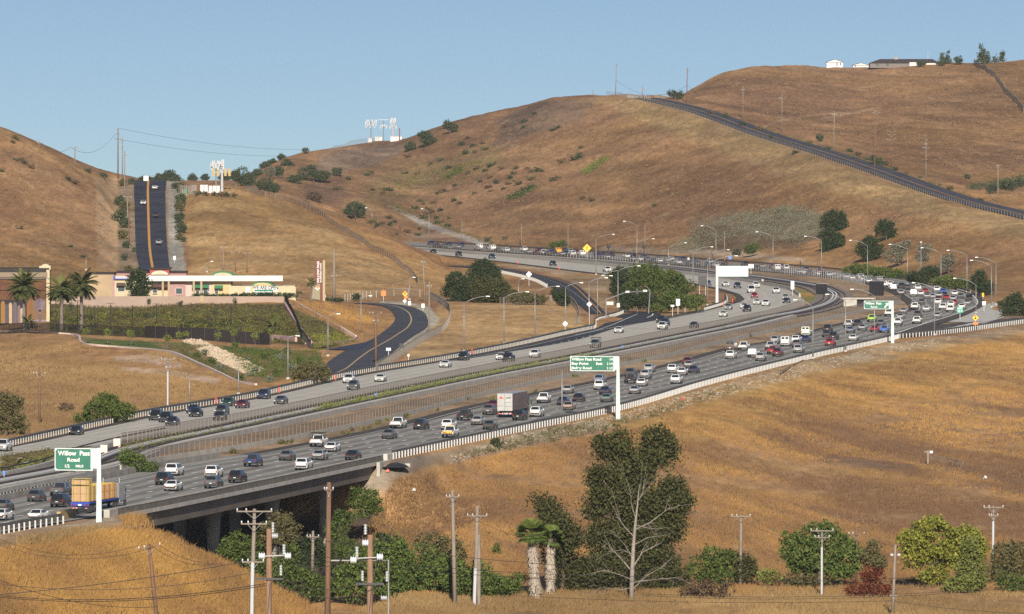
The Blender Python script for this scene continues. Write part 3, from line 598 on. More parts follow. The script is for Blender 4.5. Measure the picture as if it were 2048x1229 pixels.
# dark sub-floor and far shade of the underpass come partly from shade painted into the ground colour; the trackway and the far carriageway bridge it too
TR = [*COPE, (1650,623),(1692,610),(1706,598),(1702,588),(1682,578),(1640,569),(1579,560),(1498,550),(1400,538),(1200,521),(1000,508),(850,496)]
trR = GL(TR, 0, 6.); trL = offs(trR, -10.5)
M_ballast = mat('ballast', (.12,.095,.075), .95, col2=(.2,.165,.135), nscale=.6)
M_rail = mat('rusty_rail', (.10,.06,.045), .5, .6)
M_cover = mat('third_rail_cover', (.55,.54,.52), .6)
sheet('rail_bed', trL, trR, M_ballast, .12, 3)
rl = thing('rail_track', 'double railway track running between the two carriageways', 'railway', tuple(trR[60]))
for o_ in (2.2, 3.63, 6.6, 8.03):
    mb = MB(); mb.sweep(loc_(offs(trR, -o_), rl), [(-.16,.12),(.16,.12),(.1,.42),(-.1,.42)]); mb.build('rail', M_rail, rl)
for o_ in (4.6, 5.5):
    mb = MB(); mb.sweep(loc_(offs(trR, -o_), rl), [(-.22,.3),(.22,.3),(.22,.55),(-.22,.55)]); mb.build('power_rail_cover', M_cover, rl)
nearT = first_seg(trR, -260, 1585)
cw_ = thing('walkway', 'pale concrete walkway curb along the near side of the railway', 'walkway', tuple(nearT[0]))
mb = MB(); mb.sweep(loc_(nearT, cw_), [(-.2,-.3),(1.1,-.3),(1.1,.75),(-.2,.75)]); mb.build('curb', M_concl, cw_)
mb = MB(); mb.sweep(loc_(nearT, cw_), [(-.5,.1),(-.22,.1),(-.22,1.0),(-.5,1.0)]); mb.build('cable_trough', mat('dark_trough', (.05,.045,.04), .8), cw_)
i_ = int(np.argmin(np.abs(1024+F*trR[:, 0]/trR[:, 1]-300)))
tb = thing('railway_bridge', 'railway bridge with bracketed concrete edge beside the near carriageway', 'bridge', tuple(trR[10]))
mb = MB(); mb.sweep(loc_(trR[:i_+1], tb), [(1.12,-.1),(1.6,-.1),(1.6,.55),(1.12,.55)]); mb.build('edge_beam', M_concl, tb)
mb = MB(); mb.sweep(loc_(trR[:i_+1], tb), [(-10.5,-1.5),(.6,-1.5),(.6,-.1),(-10.5,-.1)]); mb.build('girder', M_concd, tb)
mb = MB(); st = resample(offs(trR[:i_+1], 1.15), 2.2)
for a, b_ in zip(st[:-1], st[1:]): mb.box(a-np.array(tb.location)+[0, 0, -.45], (.55, 1.0, .7), math.atan2(*(b_-a)[1::-1]))
mb.build('bracket', M_conc, tb)['kind'] = 'stuff'
fl_ = thing('walkway', 'narrow walkway with black railing on the far side of the railway bridge', 'walkway', tuple(trL[0]))
mb = MB(); q = offs(trR[:i_+14], -10.9); mb.sweep(loc_(q, fl_), [(-.3,.0),(.3,.0),(.3,.5),(-.3,.5)]); mb.build('curb', M_concl, fl_)
mb = MB(); mb.sweep(loc_(q, fl_), [(-.05,.95),(.05,.95),(.05,1.15),(-.05,1.15)]); mb.build('handrail', mat('black_paint', (.02,.02,.02), .5), fl_)
def chain(name, dens, col):
    m = bpy.data.materials.new(name); m.use_nodes = True; nt = m.node_tree; b = nt.nodes['Principled BSDF']; b.inputs['Base Color'].default_value = (*col, 1); b.inputs['Roughness'].default_value = .6
    b.inputs['Alpha'].default_value = dens; b.inputs['Specular IOR Level'].default_value = .05; MATS[name] = m; return m
M_chain = chain('chain_link', .42, (.22,.17,.13)); M_chaing = chain('grey_chain_link', .26, (.24,.24,.25)); M_slatf = chain('slatted_chain_link', .8, (.025,.018,.016)); M_thin = chain('thin_chain_link', .16, (.2,.17,.14))
M_galv = mat('galvanised_steel', (.42,.42,.42), .45, .5)
M_post = mat('weathered_post', (.24,.215,.19), .8)
def fence(name, label, line, h, step, panel, post=None, pr=.045, z0=0., keep=60, group=None, ground=False, prail=True):
    line = np.array(line, float)
    if ground: line = resample(line, 4.); line[:, 2] = [T(p[0], p[1]) for p in line]
    o = thing(name, label, 'fence', tuple(line[0]), group=group); L = loc_(line, o); mb = MB(); n_ = len(L)
    mb.add([*(L+[0, 0, z0]), *(L+[0, 0, z0+h])], [(k, k+1, n_+k+1, n_+k) for k in range(n_-1)]); mb.build('wire_mesh', panel, o, fixn=False)
    if prail: mb = MB(); mb.tube(L+[0, 0, z0+h], .04, 4); mb.build('top_rail', post or M_galv, o)
    ps = resample(L, step); order = np.argsort(np.linalg.norm(ps+np.array(o.location), axis=1)); rest = MB(); nr = 0
    for c, k in enumerate(order):
        if c < keep: mb = MB(); mb.tube([ps[k]+[0, 0, z0-.2], ps[k]+[0, 0, z0+h+.06]], pr, 5); mb.build('post', post or M_galv, o)
        else: rest.tube([ps[k]+[0, 0, z0-.2], ps[k]+[0, 0, z0+h+.06]], pr, 4); nr += 1
    if nr: r = rest.build('post', post or M_galv, o); r['kind'] = 'stuff'
    return o
# wall + fence between railway and near carriageway
wl_ = GL(WALL, 0, 6.)
ob = thing('barrier_wall', 'long low concrete wall below the brown fence beside the near carriageway', 'wall', tuple(wl_[0])); mb = MB(); mb.sweep(loc_(wl_, ob), [(-.25,-.3),(.25,-.3),(.17,.62),(-.17,.62)]); mb.build('wall', M_conc, ob)
fence('chain_link_fence', 'brown chain link fence standing on the low wall beside the railway', wl_, 1.5, 3.2, M_chain, M_post, .04, .6, 70)
fence('chain_link_fence', 'brown chain link fence between the far carriageway and the weedy railway strip', offs(first_seg(wS, 225, 1602), .8), 1.75, 3.0, M_chain, M_post, .05, 0, 95)
fence('chain_link_fence', 'grey chain link fence in front of the distant queue of cars', offs(first_seg(eL, 1300, 1735, far=True), -.8), 2.2, 3.4, M_chaing, M_galv, .05, 0, 50)
fence('chain_link_fence', 'thin grey fence on the barrier before the farthest queued cars', offs(first_seg(eL, 845, 1295, far=True), -.8), 1.2, 4, M_thin, M_galv, .04, .1, 30)
# concrete barrier of the far bend and of the railway wall there
fb = first_seg(wS, 700, 1600, far=True)
ob = thing('concrete_barrier', 'concrete median barrier curving round the far carriageway', 'barrier', tuple(fb[0])); mb = MB(); mb.sweep(loc_(fb, ob), [(-.35,-.1),(.35,-.1),(.14,.95),(-.14,.95)]); mb.build('barrier', M_conc, ob)
fb = first_seg(trR, 850, 1600, far=True)
ob = thing('retaining_wall', 'pale retaining wall of the railway above the far carriageway', 'wall', tuple(fb[0])); mb = MB(); mb.sweep(loc_(offs(fb, -11.2), ob), [(-.3,-.2),(.3,-.2),(.3,.5),(-.3,.5)]); mb.build('wall', M_concl, ob)
mb = MB(); mb.sweep(loc_(offs(fb, -11.2), ob), [(-.35,.5),(.35,.5),(.35,.62),(-.35,.62)]); mb.build('coping', M_conc, ob)
fe = first_seg(eR, 850, 1935, far=True)
ob = thing('guardrail', 'thin dark guardrail on the outer edge of the far bend behind the queue', 'guardrail', tuple(fe[0])); mb = MB(); mb.sweep(loc_(offs(fe, .8), ob), [(-.06,.35),(.06,.35),(.06,.85),(-.06,.85)]); mb.build('rail_beam', mat('dark_beam', (.10,.10,.105), .6, .3), ob)
mb = MB()
for p in resample(loc_(offs(fe, .9), ob), 3.): mb.box(p+[0, 0, .4], (.16, .16, .9))
r = mb.build('post', M_post, ob); r['kind'] = 'stuff'
M_slat = mat('white_slat', (.42,.425,.425), .7)
M_beam = mat('guardrail_beam', (.055,.052,.05), .55, .2, col2=(.10,.095,.09), nscale=.4)
M_beamw = mat('worn_guardrail_beam', (.075,.072,.07), .6, .2, col2=(.13,.125,.12), nscale=.5)
def guardrail(label, line, h=1.0, step=2.5, beam=M_beam, wid=.2, keep=90, pm=None):
    o = thing('guardrail', label, 'guardrail', tuple(line[0])); L = loc_(line, o)
    mb = MB(); mb.sweep(L, [(-.1,h-.85),(.05,h-.8),(.09,h-.6),(.03,h-.4),(.09,h-.2),(.05,h),(-.1,h)]); mb.build('rail_beam', beam, o)
    ps = resample(offs(line, .24), step); ang = np.gradient(ps[:, :2], axis=0); order = np.argsort(np.linalg.norm(ps, axis=1)); rest = MB(); nr = 0
    for c, k in enumerate(order):
        q = MB() if c < keep else rest
        q.box(ps[k]-np.array(o.location)+[0, 0, (h-.28)/2-.1], (wid, .1, h-.16), math.atan2(ang[k][1], ang[k][0])-math.pi/2)
        if c < keep: q.build('post', pm or M_slat, o)
        else: nr += 1
    if nr: r = rest.build('post', pm or M_slat, o); r['kind'] = 'stuff'
    return o
gl = np.vstack([first_seg(eR, 772, 1788)[:-1], GL(RAMP_EDGE)])
guardrail('long white slatted guardrail with dark top rail along the near slope', offs(gl, 1.0), 1.2)
guardrail('short white slatted guardrail before the bridge at the lower left corner', offs(first_seg(eR, -260, 122), .8), 1.2)
gw = first_seg(wN, -260, 1192); gw = np.vstack([gw, GL([(1198,651),(1197,645),(1203,641),(1225,635),(1243,630),(1252,626)], 0, 3.)])
guardrail('long guardrail with white blocks along the outer edge of the far carriageway', offs(gw, -.9), 1.0, 2.4, M_beamw, .17, pm=mat('grey_slat', (.30,.30,.29), .7))
guardrail('short curved guardrail at the foot of the blank white overhead sign', GL([(1407,621),(1425,616),(1446,609),(1453,601),(1450,594)], 0, 3.), 1.0, 2.2, M_beamw, pm=MATS['grey_slat'])
guardrail('white guardrail along the far ramp beside the dark trees', GL([(1003,546),(1054,557),(1080,566),(1095,574)], 0, 4.), 1.1, 2.4, M_beamw, .5, 40, MATS['grey_slat'])
# timber block and steel end piece in front of the bridge
p = G(133, 1037); t = thing('crash_cushion', 'tan timber crash block with steel rails at the end of the bridge parapet', 'barrier', tuple(p), angb)
mb = MB(); mb.box((0, 0, .5), (9, .5, 1.1)); mb.build('timber_block', mat('tan_timber', (.36,.25,.11), .8, col2=(.28,.19,.09), nscale=1.), t)
for z in (.35, .65, .95): mb = MB(); mb.box((9, -.2, z), (9, .1, .2)); mb.build('rail', M_beamw, t)
# hillside fences
def UV(pts): return [hit(u, v) for u, v in pts]
fence('wire_fence', 'post fence along the lower edge of the hilltop road', offs(hrC, 8.2), 2.0, 4.6, M_thin, mat('pale_post', (.28,.25,.21), .8), .05, 0, 90, ground=True)
fence('chain_link_fence', 'long fence with dark weeds running down the mown hill field', UV([(470,374),(520,392),(580,405),(640,430),(700,470),(740,498),(790,525),(830,560),(836,570)]), 1.8, 4.5, chain('weedy_chain_link', .55, (.16,.11,.075)), M_post, .06, 0, 40, ground=True)
fence('chain_link_fence', 'chain link fence around the outside of the curving local road', UV([(752,744),(780,728),(822,700),(855,680),(885,665),(899,645),(899,625),(880,608),(860,598)]), 1.9, 3.0, M_chain, M_post, .05, 0, 60, ground=True)
fence('wire_fence', 'chain link fence along the back edge of the mown triangle', UV([(1000,609),(1060,607),(1110,605),(1142,608),(1155,625),(1158,645),(1150,652)]), 1.8, 3.0, M_chain, M_post, .05, 0, 40, ground=True)
fence('chain_link_fence', 'pale wire fence in the field above the warning signs', UV([(690,604),(740,597),(800,592),(840,594)]), 2.0, 4, M_thin, M_galv, .06, 0, 25, ground=True)
fence('chain_link_fence', 'skyline fence at the top of the hill beside the tall pole', UV([(1212,192),(1240,193),(1280,198),(1300,201)]), 1.7, 2.2, M_thin, M_galv, .05, 0, 30, ground=True)
fence('chain_link_fence', 'skyline fence beside the round bush at the road summit', UV([(1310,198),(1322,197),(1336,196)]), 1.7, 1.6, M_chaing, M_galv, .05, 0, 14, ground=True)
fence('chain_link_fence', 'fence round the equipment compound below the lattice of antennas', UV([(358,388),(380,389),(392,389)]), 3., 2.2, M_chaing, M_galv, .06, 0, 12, ground=True)
fence('chain_link_fence', 'fence beside the hilltop antenna compound reaching downhill', UV([(640,322),(680,300),(720,288),(760,283)]), 2., 4., M_thin, M_post, .06, 0, 25, ground=True)
fence('wire_fence', 'dark hedge fence crossing the top right hill beside the conifers', UV([(1948,130),(1975,147),(2000,170),(2020,196),(2047,226)]), 2.4, 6, chain('hedge_wire', .75, (.07,.05,.03)), M_post, .08, 0, 20, ground=True)
bf = UV([(-120,667),(0,668),(100,668),(200,671),(290,676)])
fence('black_fence', 'black see-through metal fence below the palms', bf, 2.2, 2.6, chain('black_mesh', .62, (.012,.010,.010)), mat('black_metal', (.015,.014,.014), .5), .05, 0, 40, ground=True)
fence('black_fence', 'black privacy fence across the foot of the planted bank', UV([(290,676),(340,678),(420,682),(520,690),(540,690)]), 2.6, 3, chain('black_screen', .97, (.02,.016,.018)), MATS['black_metal'], .05, 0, 30, ground=True)
fence('black_fence', 'black fence running down the edge of the planted bank from the wall end', UV([(570,606),(590,645),(622,700)]), 2.0, 2.2, M_slatf, MATS['black_metal'], .05, 0, 25, ground=True)
# railway bend: dark screens, abutment
for (u, v, w_, h_, lab) in ((1645, 590, 3.6, 3.0, 'black steel screen where the railway passes under the far bend'), (1755, 591, 4.6, 3.9, 'black steel screen at the end of the grey fence by the crowded lanes')):
    p = G(u, v); t = thing('steel_screen', lab, 'screen', tuple(p), -.5); mb = MB()
    for k in range(int(w_/.5)): mb.box((-w_/2+k*.5, (k % 2)*.1, h_/2), (.46, .12, h_))
    mb.build('panel', mat('black_steel', (.02,.02,.024), .5, .3), t)
    mb = MB(); mb.box((0, .1, h_+.08), (w_, .3, .15)); mb.build('top_bar', M_concd, t)
p = G(1716, 613); t = thing('tunnel_portal', 'small concrete portal with a dark opening beside the railway bend', 'portal', tuple(p), -.1)
mb = MB(); mb.box((-2., 0, .9), (3.4, 1.2, 1.9)); mb.box((.3, 0, 2.05), (8.6, 1.6, .4)); mb.build('wall', M_conc, t)
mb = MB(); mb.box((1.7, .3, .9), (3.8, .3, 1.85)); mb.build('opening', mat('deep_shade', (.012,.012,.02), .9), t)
# low landscape walls
def lowwall(label, pts, h, w_, m, cat='wall'):
    line = resample(UV(pts), 3.); o = thing('garden_wall', label, cat, tuple(line[0])); mb = MB(); mb.sweep(loc_(line, o), [(-w_/2,-.4),(w_/2,-.4),(w_/2,h),(-w_/2,h)]); mb.build('wall', m, o); return o
M_pink = mat('pink_wall', (.42,.30,.26), .9, col2=(.36,.25,.21), nscale=.6)
M_pinkc = mat('pink_coping', (.52,.42,.38), .8)
lowwall('pink boundary wall stepping down beside the lawn below the black fence', [(-60,664),(0,664),(100,667),(148,671),(172,690),(240,696),(326,703),(400,730),(440,748),(488,768),(512,771)], .35, .45, M_pinkc)
lowwall('pink kerb wall running down the edge of the planted bank to the driveway', [(569,610),(590,645),(612,678),(622,688)], .7, .5, mat('rose_wall', (.45,.27,.27), .8))
lowwall('pink kerb between the driveway and the dark shrub bank', [(612,689),(660,688),(700,684),(716,676)], .4, .5, MATS['rose_wall'])
lowwall('pale kerb wall along the upper edge of the dark shrub bank', [(600,612),(640,634),(680,658),(712,676)], .5, .4, M_pinkc)
lowwall('pink wall segment behind the black privacy fence by the round palm', [(530,676),(560,680),(592,684)], 1.0, .5, MATS['rose_wall'])
# ------------------------------------------------------------------ lamps, signs, poles, wires
M_lamp = mat('lamp_steel', (.22,.225,.23), .45, .3)
M_lens = mat('lamp_head', (.46,.46,.45), .4)
def lamp(u, vb, vt, ue, ve, label, z=None, r=.1, group='street lamps along the roads'):
    p = hit(u, vb) if z is None else G(u, vb, z); s = F/p[1]; h = (vb-vt)/s; ax_ = (ue-u)/s; rise = (vt-ve)/s
    o = thing('street_lamp', label, 'street lamp', tuple(p), group=group)
    mb = MB(); mb.tube([(0, 0, -.3), (0, 0, h)], [r*1.35, r*.75], 8); mb.build('pole', M_lamp, o, smooth=True)
    mb = MB(); mb.box((0, 0, .15), (.55, .55, .5)); mb.build('base', M_conc, o)
    if abs(ax_) > .3:
        pts = [(0, 0, h-.05)]+[(ax_*t, 0, h+rise*(1-(1-t)**2.2)) for t in (.2, .4, .6, .8, .93)]
        mb = MB(); mb.tube(pts, [.07, .065, .06, .055, .05, .045], 6); mb.build('arm', M_lamp, o, smooth=True)
        sg = math.copysign(1, ax_); mb = MB(); x0 = pts[-1][0]; zz = pts[-1][2]
        mb.add([(x0-.1*sg, -.12, zz-.08), (x0-.1*sg, .12, zz-.08), (x0+.75*sg, .2, zz-.12), (x0+.75*sg, -.2, zz-.12), (x0-.1*sg, -.1, zz+.1), (x0-.1*sg, .1, zz+.1), (x0+.7*sg, .14, zz+.1), (x0+.7*sg, -.14, zz+.1)], [(0,1,2,3),(7,6,5,4),(0,4,5,1),(1,5,6,2),(2,6,7,3),(3,7,4,0)])
        mb.build('lamp_head', M_lens, o)
    return o
LAMPS = [
 (928,704,607,976,593,'first tall street lamp behind the far guardrail at the left edge of the mown triangle'),
 (1008,689,595,1055,584,'second tall street lamp behind the far guardrail before the mown triangle'),
 (1070,678,585,1116,573,'third tall street lamp behind the far guardrail in front of the dark tree clump'),
 (1131,666,575,1162,566,'fourth tall street lamp, standing right beside the white diamond sign back'),
 (1178,656,565,1212,556,'street lamp carrying a small diamond sign back at mid height'),
 (1195,641,558,1221,552,'street lamp just left of the ramp signal mast'),
 (1236,631,542,1278,532,'twin armed street lamp rising in front of the green tree cluster'),
 (1037,608,565,1044,558,'short street lamp with stubby curved arm behind the back fence of the mown triangle'),
 (1192,550,477,1227,469,'street lamp with right arm nearest the yellow diamond sign'),
 (1274,524,453,1249,443,'street lamp with left arm behind the green tree cluster and the far queue'),
 (1273.5,526,486,1307,478,'shorter street lamp with right arm close to a left armed one'),
 (858,488,427,845,418,'street lamp with left arm at the far left end of the distant queue'),
 (744,446,422,733,416,'small far lamp beside the round dark bush on the left ridge'),
 (1337,532,495,1371,486,'street lamp rising from the right side of the tree cluster, arm to the right'),
 (1386,571,504,1424,494,'street lamp beside the dark sign back, arm to the right'),
 (1432,530,462,1404,452,'tall street lamp with left arm just above the blank white overhead sign'),
 (1415,612,529,1474,512,'street lamp with long right arm just left of the blank overhead sign pole'),
 (1419,545,509,1457,500,'short lamp with right arm above the blank white overhead sign'),
 (1546,535,475,1514,464,'street lamp with left arm beside the white van in the far queue'),
 (1643,551,481,1611,473,'street lamp with left arm beside the two stacked dark oaks'),
 (1735,560,492,1701,481,'street lamp with left arm in front of the lower dark oak'),
 (1815,570,500,1780,489,'street lamp with left arm in front of the pale sparse tree'),
 (1882,577,508,1844,496,'street lamp with left arm just right of the plain tall pole'),
 (1934,586,511,1896,501,'street lamp with left arm above the right end of the crowded lanes'),
 (1952,627,570,1909,557,'lower street lamp with left arm beside the exit lane curve'),
 (1983,615,533,1943,521,'left one of the two rightmost tall street lamps with left arms'),
 (1992,610,527,1953,515,'right one of the two rightmost tall street lamps with left arms'),
 (1869,671,579,1827,566,'street lamp behind the near guardrail at the striped gore, arm to the left'),
 (1749,688,592,1704,579,'street lamp crossing in front of the third overhead sign'),
 (1691,704,603,1655,589,'street lamp behind the near guardrail between the red van and the third overhead sign'),
 (1626,718,615,1591,600,'street lamp behind the near guardrail in front of the silver van'),
 (1124,845,740,1124.5,738,'thin armless pole on the near guardrail left of the second overhead sign'),
 (722,671,596,739,592,'street lamp with right arm on the grassy mound by the local road'),
 (656,713,632,675,628,'street lamp with right arm beside the driveway and the dark shrub bank'),
 (576,759,675,593,672,'street lamp with right arm in the planted slope by the green bush'),
 (819,600,561,826,555,'small lamp at the roadside beside the yellow warning sign'),
 (379,808,751,379.5,750,'plain thin steel pole in the grass left of the planted slope'),
 (477,790,733,477.5,732,'plain thin steel pole at the corner of the planted slope'),
 (414,545,530,422,523,'small lamp behind the shop roof with the green arch'),
 (172,541,516,173,515,'thin steel pole behind the palms at the foot of the left hill')]
for a in LAMPS: lamp(*a)
lt = [o for o in C.objects if o.name.startswith('street_lamp') and 'twin armed' in o.get('label', '')][0]; s = F/lt.location.y; h = (631-542)/s
mb = MB(); mb.tube([(0, 0, h)]+[(-30/s*t, 0, h-9/s*t*t) for t in (.3, .6, 1)], [.08, .07, .06, .06], 6); mb.build('arm', M_lamp, lt); mb = MB(); mb.box((-30/s, 0, h-9/s), (.8, .35, .2)); mb.build('lamp_head', M_lens, lt)
p = hit(1842, 571); o = thing('pole', 'plain tall armless pole between two street lamps above the crowded lanes', 'pole', tuple(p)); s = F/p[1]; mb = MB(); mb.tube([(0, 0, -.3), (0, 0, 84/s)], [.16, .1], 8); mb.build('shaft', M_lamp, o); mb = MB(); mb.lathe((0, 0, 84/s), [(.1, 0), (.3, .1), (.3, .45), (.1, .6)], 8); mb.build('cap', M_lens, o)
# signal mast over the ramp
p = hit(1212, 636); s = F/p[1]; o = thing('signal_mast', 'traffic signal mast arm reaching right over the on ramp', 'signal mast', tuple(p)); h = 38/s
mb = MB(); mb.tube([(0, 0, 0), (0, 0, h)], .16, 8); mb.build('pole', M_lamp, o); mb = MB(); mb.tube([(0, 0, h-.2), (40/s, 0, h+13/s), (85/s, 0, h+16/s)], [.12, .1, .07], 6); mb.build('mast_arm', M_lamp, o)
mb = MB(); mb.box((62/s, -.2, h+15/s), (.5, .35, 1.3)); mb.build('signal_head', mat('signal_black', (.015,.015,.015), .5), o)
for q, w_, hh, zz in ((43, 1.0, .5, 14), (78, 1.0, .5, 16)): mb = MB(); mb.box((q/s, -.2, h+zz/s), (w_, .06, hh)); mb.build('sign_plate', M_slat, o)
mb = MB(); mb.box((8/s, -.15, h-9/s), (1.7, .08, .85)); mb.build('sign_plate', M_slat, o)
p = hit(1297, 628); s = F/p[1]; o = thing('signal_pole', 'pole with short left curved arm at the end of the ramp signal mast', 'signal pole', tuple(p)); mb = MB(); mb.tube([(0, 0, 0), (3/s, 0, 46/s)], [.16, .12], 8); mb.build('pole', M_lamp, o); mb = MB(); mb.tube([(3/s, 0, 46/s), (-2/s, 0, 53/s), (-9/s, 0, 55.5/s)], .07, 6); mb.build('arm', M_lamp, o)
# ---- big green overhead signs
M_green = mat('sign_green', (.012,.115,.075), .55, col2=(.016,.135,.088), nscale=.5)
M_signback = mat('sign_pale', (.40,.49,.475), .6)
M_letter = mat('sign_white', (.58,.60,.59), .6)
def big_sign(label, ub, vb, sb, vtop, ua, uz, vpt, vpb, head, border=.1):
    """cantilever sign: post base (ub, vb) at sb px/m, post top vtop; panel from column ua to uz, rows vpt to vpb"""
    p = P3(ub, vb, sb); o = thing('overhead_sign', label, 'road sign', tuple(p)); h = (vb-vtop)/sb; wp = (uz-ua)/sb; hp = (vpb-vpt)/sb; zc = (vb-(vpt+vpb)/2)/sb
    M = Matrix.Rotation(-head, 3, 'Z'); xc = ((ua+uz)/2-ub)/sb/math.cos(head)
    mb = MB(); mb.add([(-.38,-.3,-1.5),(.38,-.3,-1.5),(.38,.3,-1.5),(-.38,.3,-1.5),(-.22,-.2,h),(.22,-.2,h),(.22,.2,h),(-.22,.2,h)], [(0,3,2,1),(4,5,6,7),(0,1,5,4),(1,2,6,5),(2,3,7,6),(3,0,4,7)]); mb.build('post', M_signback, o)
    def bx(name, c, sz, m, bev=0.): q = MB(); q.box(M @ Vector(c), sz, -head); return q.build(name, m, o, bevel=bev)
    xg = (uz-ub)/sb
    bx('arm_box', ((xg-.3)/2+.05, .05, zc+hp*.05), (abs(xg)+.55, .35, hp*.9), M_signback)
    bx('arm', (xc/2, .35, zc+hp*.25), (abs(xc), .25, .4), M_signback)
    pan = bx('panel', (xc, 0, zc), (wp, .12, hp), M_green)
    q = MB(); y = -.075; a, b_ = wp/2-.06, hp/2-.06
    for c, sz in (((0, b_), (2*a, border)), ((0, -b_), (2*a, border)), ((-a, 0), (border, 2*b_-border)), ((a, 0), (border, 2*b_-border))):
        q.box(M @ Vector((xc+c[0], y, zc+c[1])), (sz[0], .03, sz[1]), -head)
    for sx in (-1, 1):
        for sz in (-1, 1):
            q.add([M @ Vector((xc+sx*(a-.0), y-.02, zc+sz*(b_-.0))), M @ Vector((xc+sx*(a-.35), y-.02, zc+sz*b_)), M @ Vector((xc+sx*a, y-.02, zc+sz*(b_-.35)))], [(0, 1, 2)])
    q.build('border', M_letter, o)
    q = MB()
    for x in np.linspace(-wp/2+.6, wp/2-.6, 3): q.box(M @ Vector((xc+x, -.5, zc-hp/2-.12)), (.5, .7, .12), -head)
    q.build('light_bracket', mat('dark_bracket', (.04,.04,.04), .6), o)
    def txt(key, dx, dz, kx=1.): letters(key, M @ Vector((xc+dx, -.1, zc+dz)), -head, M_letter, o, kx=kx)
    return o, txt, M, xc, zc
o, tx, *_ = big_sign('green overhead sign reading Willow Pass Road half mile, on a pale post at lower left', 198, 1052, 15.85, 896, 108, 187, 897, 942, .19)
tx('s1a', 0, .78); tx('s1b', -.05, -.05); tx('s1c', -.85, -.85); tx('s1d', .75, -.85)
o, tx, *_ = big_sign('wide green overhead sign listing Willow Pass Road, Bay Point and Bailey Road', 1236, 828, 11.8, 714, 1140, 1231, 713, 743, .17)
tx('s2a', -1.05, .75); tx('s2b', -2.15, -.05); tx('s2c', -1.9, -.8); tx('s2x', 1.15, 0); tx('s2d', 3.2, .75); tx('s2e', 2.95, 0); tx('s2f', 2.95, -.75)
o, tx, M, xc, zc = big_sign('green overhead exit sign reading Willow Pass Road with slanted arrow', 1785, 684, 9.0, 602, 1728, 1781, 602, 619, .15, .09)
tx('s3a', -.85, .36); tx('s3b', -.7, -.42)
q = MB(); q.add([M @ Vector((xc+x, -.1, zc+z)) for x, z in ((1.55,-.55),(1.8,-.7),(2.3,-.05),(2.5,-.2),(2.55,.55),(1.85,.35),(2.05,.15))], [(0,1,2,6),(2,3,4),(2,4,6),(4,5,6)]); q.build('arrow', M_letter, o)
# blank back of a westbound overhead sign
p = G(1434, 652, 0); p = P3(1434, 607, 7.55); s = 7.55; o = thing('overhead_sign', 'large blank white overhead sign back on a white post over the far carriageway', 'road sign', tuple(p))
mb = MB(); mb.tube([(0, 0, -1), (0, 0, 75/s)], [.42, .32], 10); mb.build('post', M_letter, o); mb = MB(); mb.box((32/s, .1, 64/s), (61/s, .2, 21/s)); mb.build('panel', mat('sign_back_white', (.46,.54,.54), .6), o); mb = MB(); mb.box((20/s, .4, 68/s), (36/s, .3, .35)); mb.box((20/s, .4, 60/s), (36/s, .3, .35)); mb.build('truss', M_letter, o)
# small signs: (u, v base, v centre, shape, size m, colour, label)
M_yel = mat('sign_yellow', (.75,.42,.01), .5); M_org = mat('sign_orange', (.80,.16,.02), .5); M_sback = mat('sign_back', (.52,.53,.54), .5, .3); M_blk = MATS['signal_black']
M_sgreen = mat('exit_green', (.01,.27,.18), .5); M_blue = mat('sign_blue', (.05,.17,.5), .5); M_dark = mat('sign_dark_back', (.035,.035,.04), .6)
def sign(u, vb, vc, shape, w_, h_, m, label, z=None, posts=1, extra=None, s=None):
    p = hit(u, vb) if z is None else G(u, vb, z); s = F/p[1]; hc = (vb-vc)/s
    o = thing('road_sign', label, 'sign', tuple(p)); mb = MB()
    for x in ([0] if posts == 1 else [-w_*.35, w_*.35]): mb.tube([(x, .06, -.2), (x, .06, hc+h_*.35)], .07, 5)
    mb.build('post', M_galv, o)
    mb = MB()
    if shape == 'd': mb.prism([(0, -h_/2), (w_/2, 0), (0, h_/2), (-w_/2, 0)], -.05, 0, c=(0, 0, hc))
    else: mb.box((0, -.03, hc), (w_, .06, h_))
    mb.build('plate', m, o); return o, hc
o, hc = sign(1174, 520, 497, 'd', 2.9, 2.9, M_yel, 'yellow diamond warning sign with black symbol above the distant queue')
mb = MB(); mb.box((0, -.08, hc+.35), (.4, .05, .45)); mb.box((0, -.08, hc-.35), (.3, .05, .5)); mb.build('symbol', M_blk, o)
o, hc = sign(1951, 661, 636, 'd', 1.35, 1.35, M_yel, 'yellow diamond sign over an orange plaque behind the near guardrail')
o.scale = (1, 1, 1); mb = MB(); mb.prism([(0, -.75), (.75, 0), (0, .75), (-.75, 0)], -.09, -.06, c=(0, 0, hc)); mb.build('plate', M_yel, o)
mb = MB(); mb.box((0, -.06, hc-1.3), (1.2, .06, .6)); mb.build('plaque', M_org, o); mb = MB(); mb.lathe((0, -.12, hc-.3), [(.05, 0), (.2, .1), (.2, .3), (.05, .4)], 8); mb.lathe((0, -.12, hc+.28), [(.05, 0), (.16, .06), (.16, .2), (.05, .26)], 8); mb.build('symbol', M_blk, o)
sign(767, 603, 587, 'r', 1.3, 1.4, M_org, 'orange construction sign beside the local road')
o, hc = sign(810, 604, 588, 'd', 1.5, 1.5, M_yel, 'yellow diamond sign over a smaller orange one at the local road bend'); mb = MB(); mb.prism([(.3, -.6), (.9, 0), (.3, .6), (-.3, 0)], .0, .05, c=(0, 0, hc-.9)); mb.build('plate', M_org, o); mb = MB(); mb.box((0, -.08, hc), (.35, .04, .5)); mb.build('symbol', M_blk, o)
sign(809.5, 610, 602.5, 'd', 1.15, 1.15, M_sback, 'small grey diamond sign back at the top of the local road bend')
o, hc = sign(1920, 641, 620, 'r', 1.5, 1.45, M_sgreen, 'small green exit sign on one post at the gore'); letters('ex', (0, -.08, hc+.35), 0, M_letter, o, kx=.85); letters('exn', (-.25, -.08, hc-.3), 0, M_letter, o)
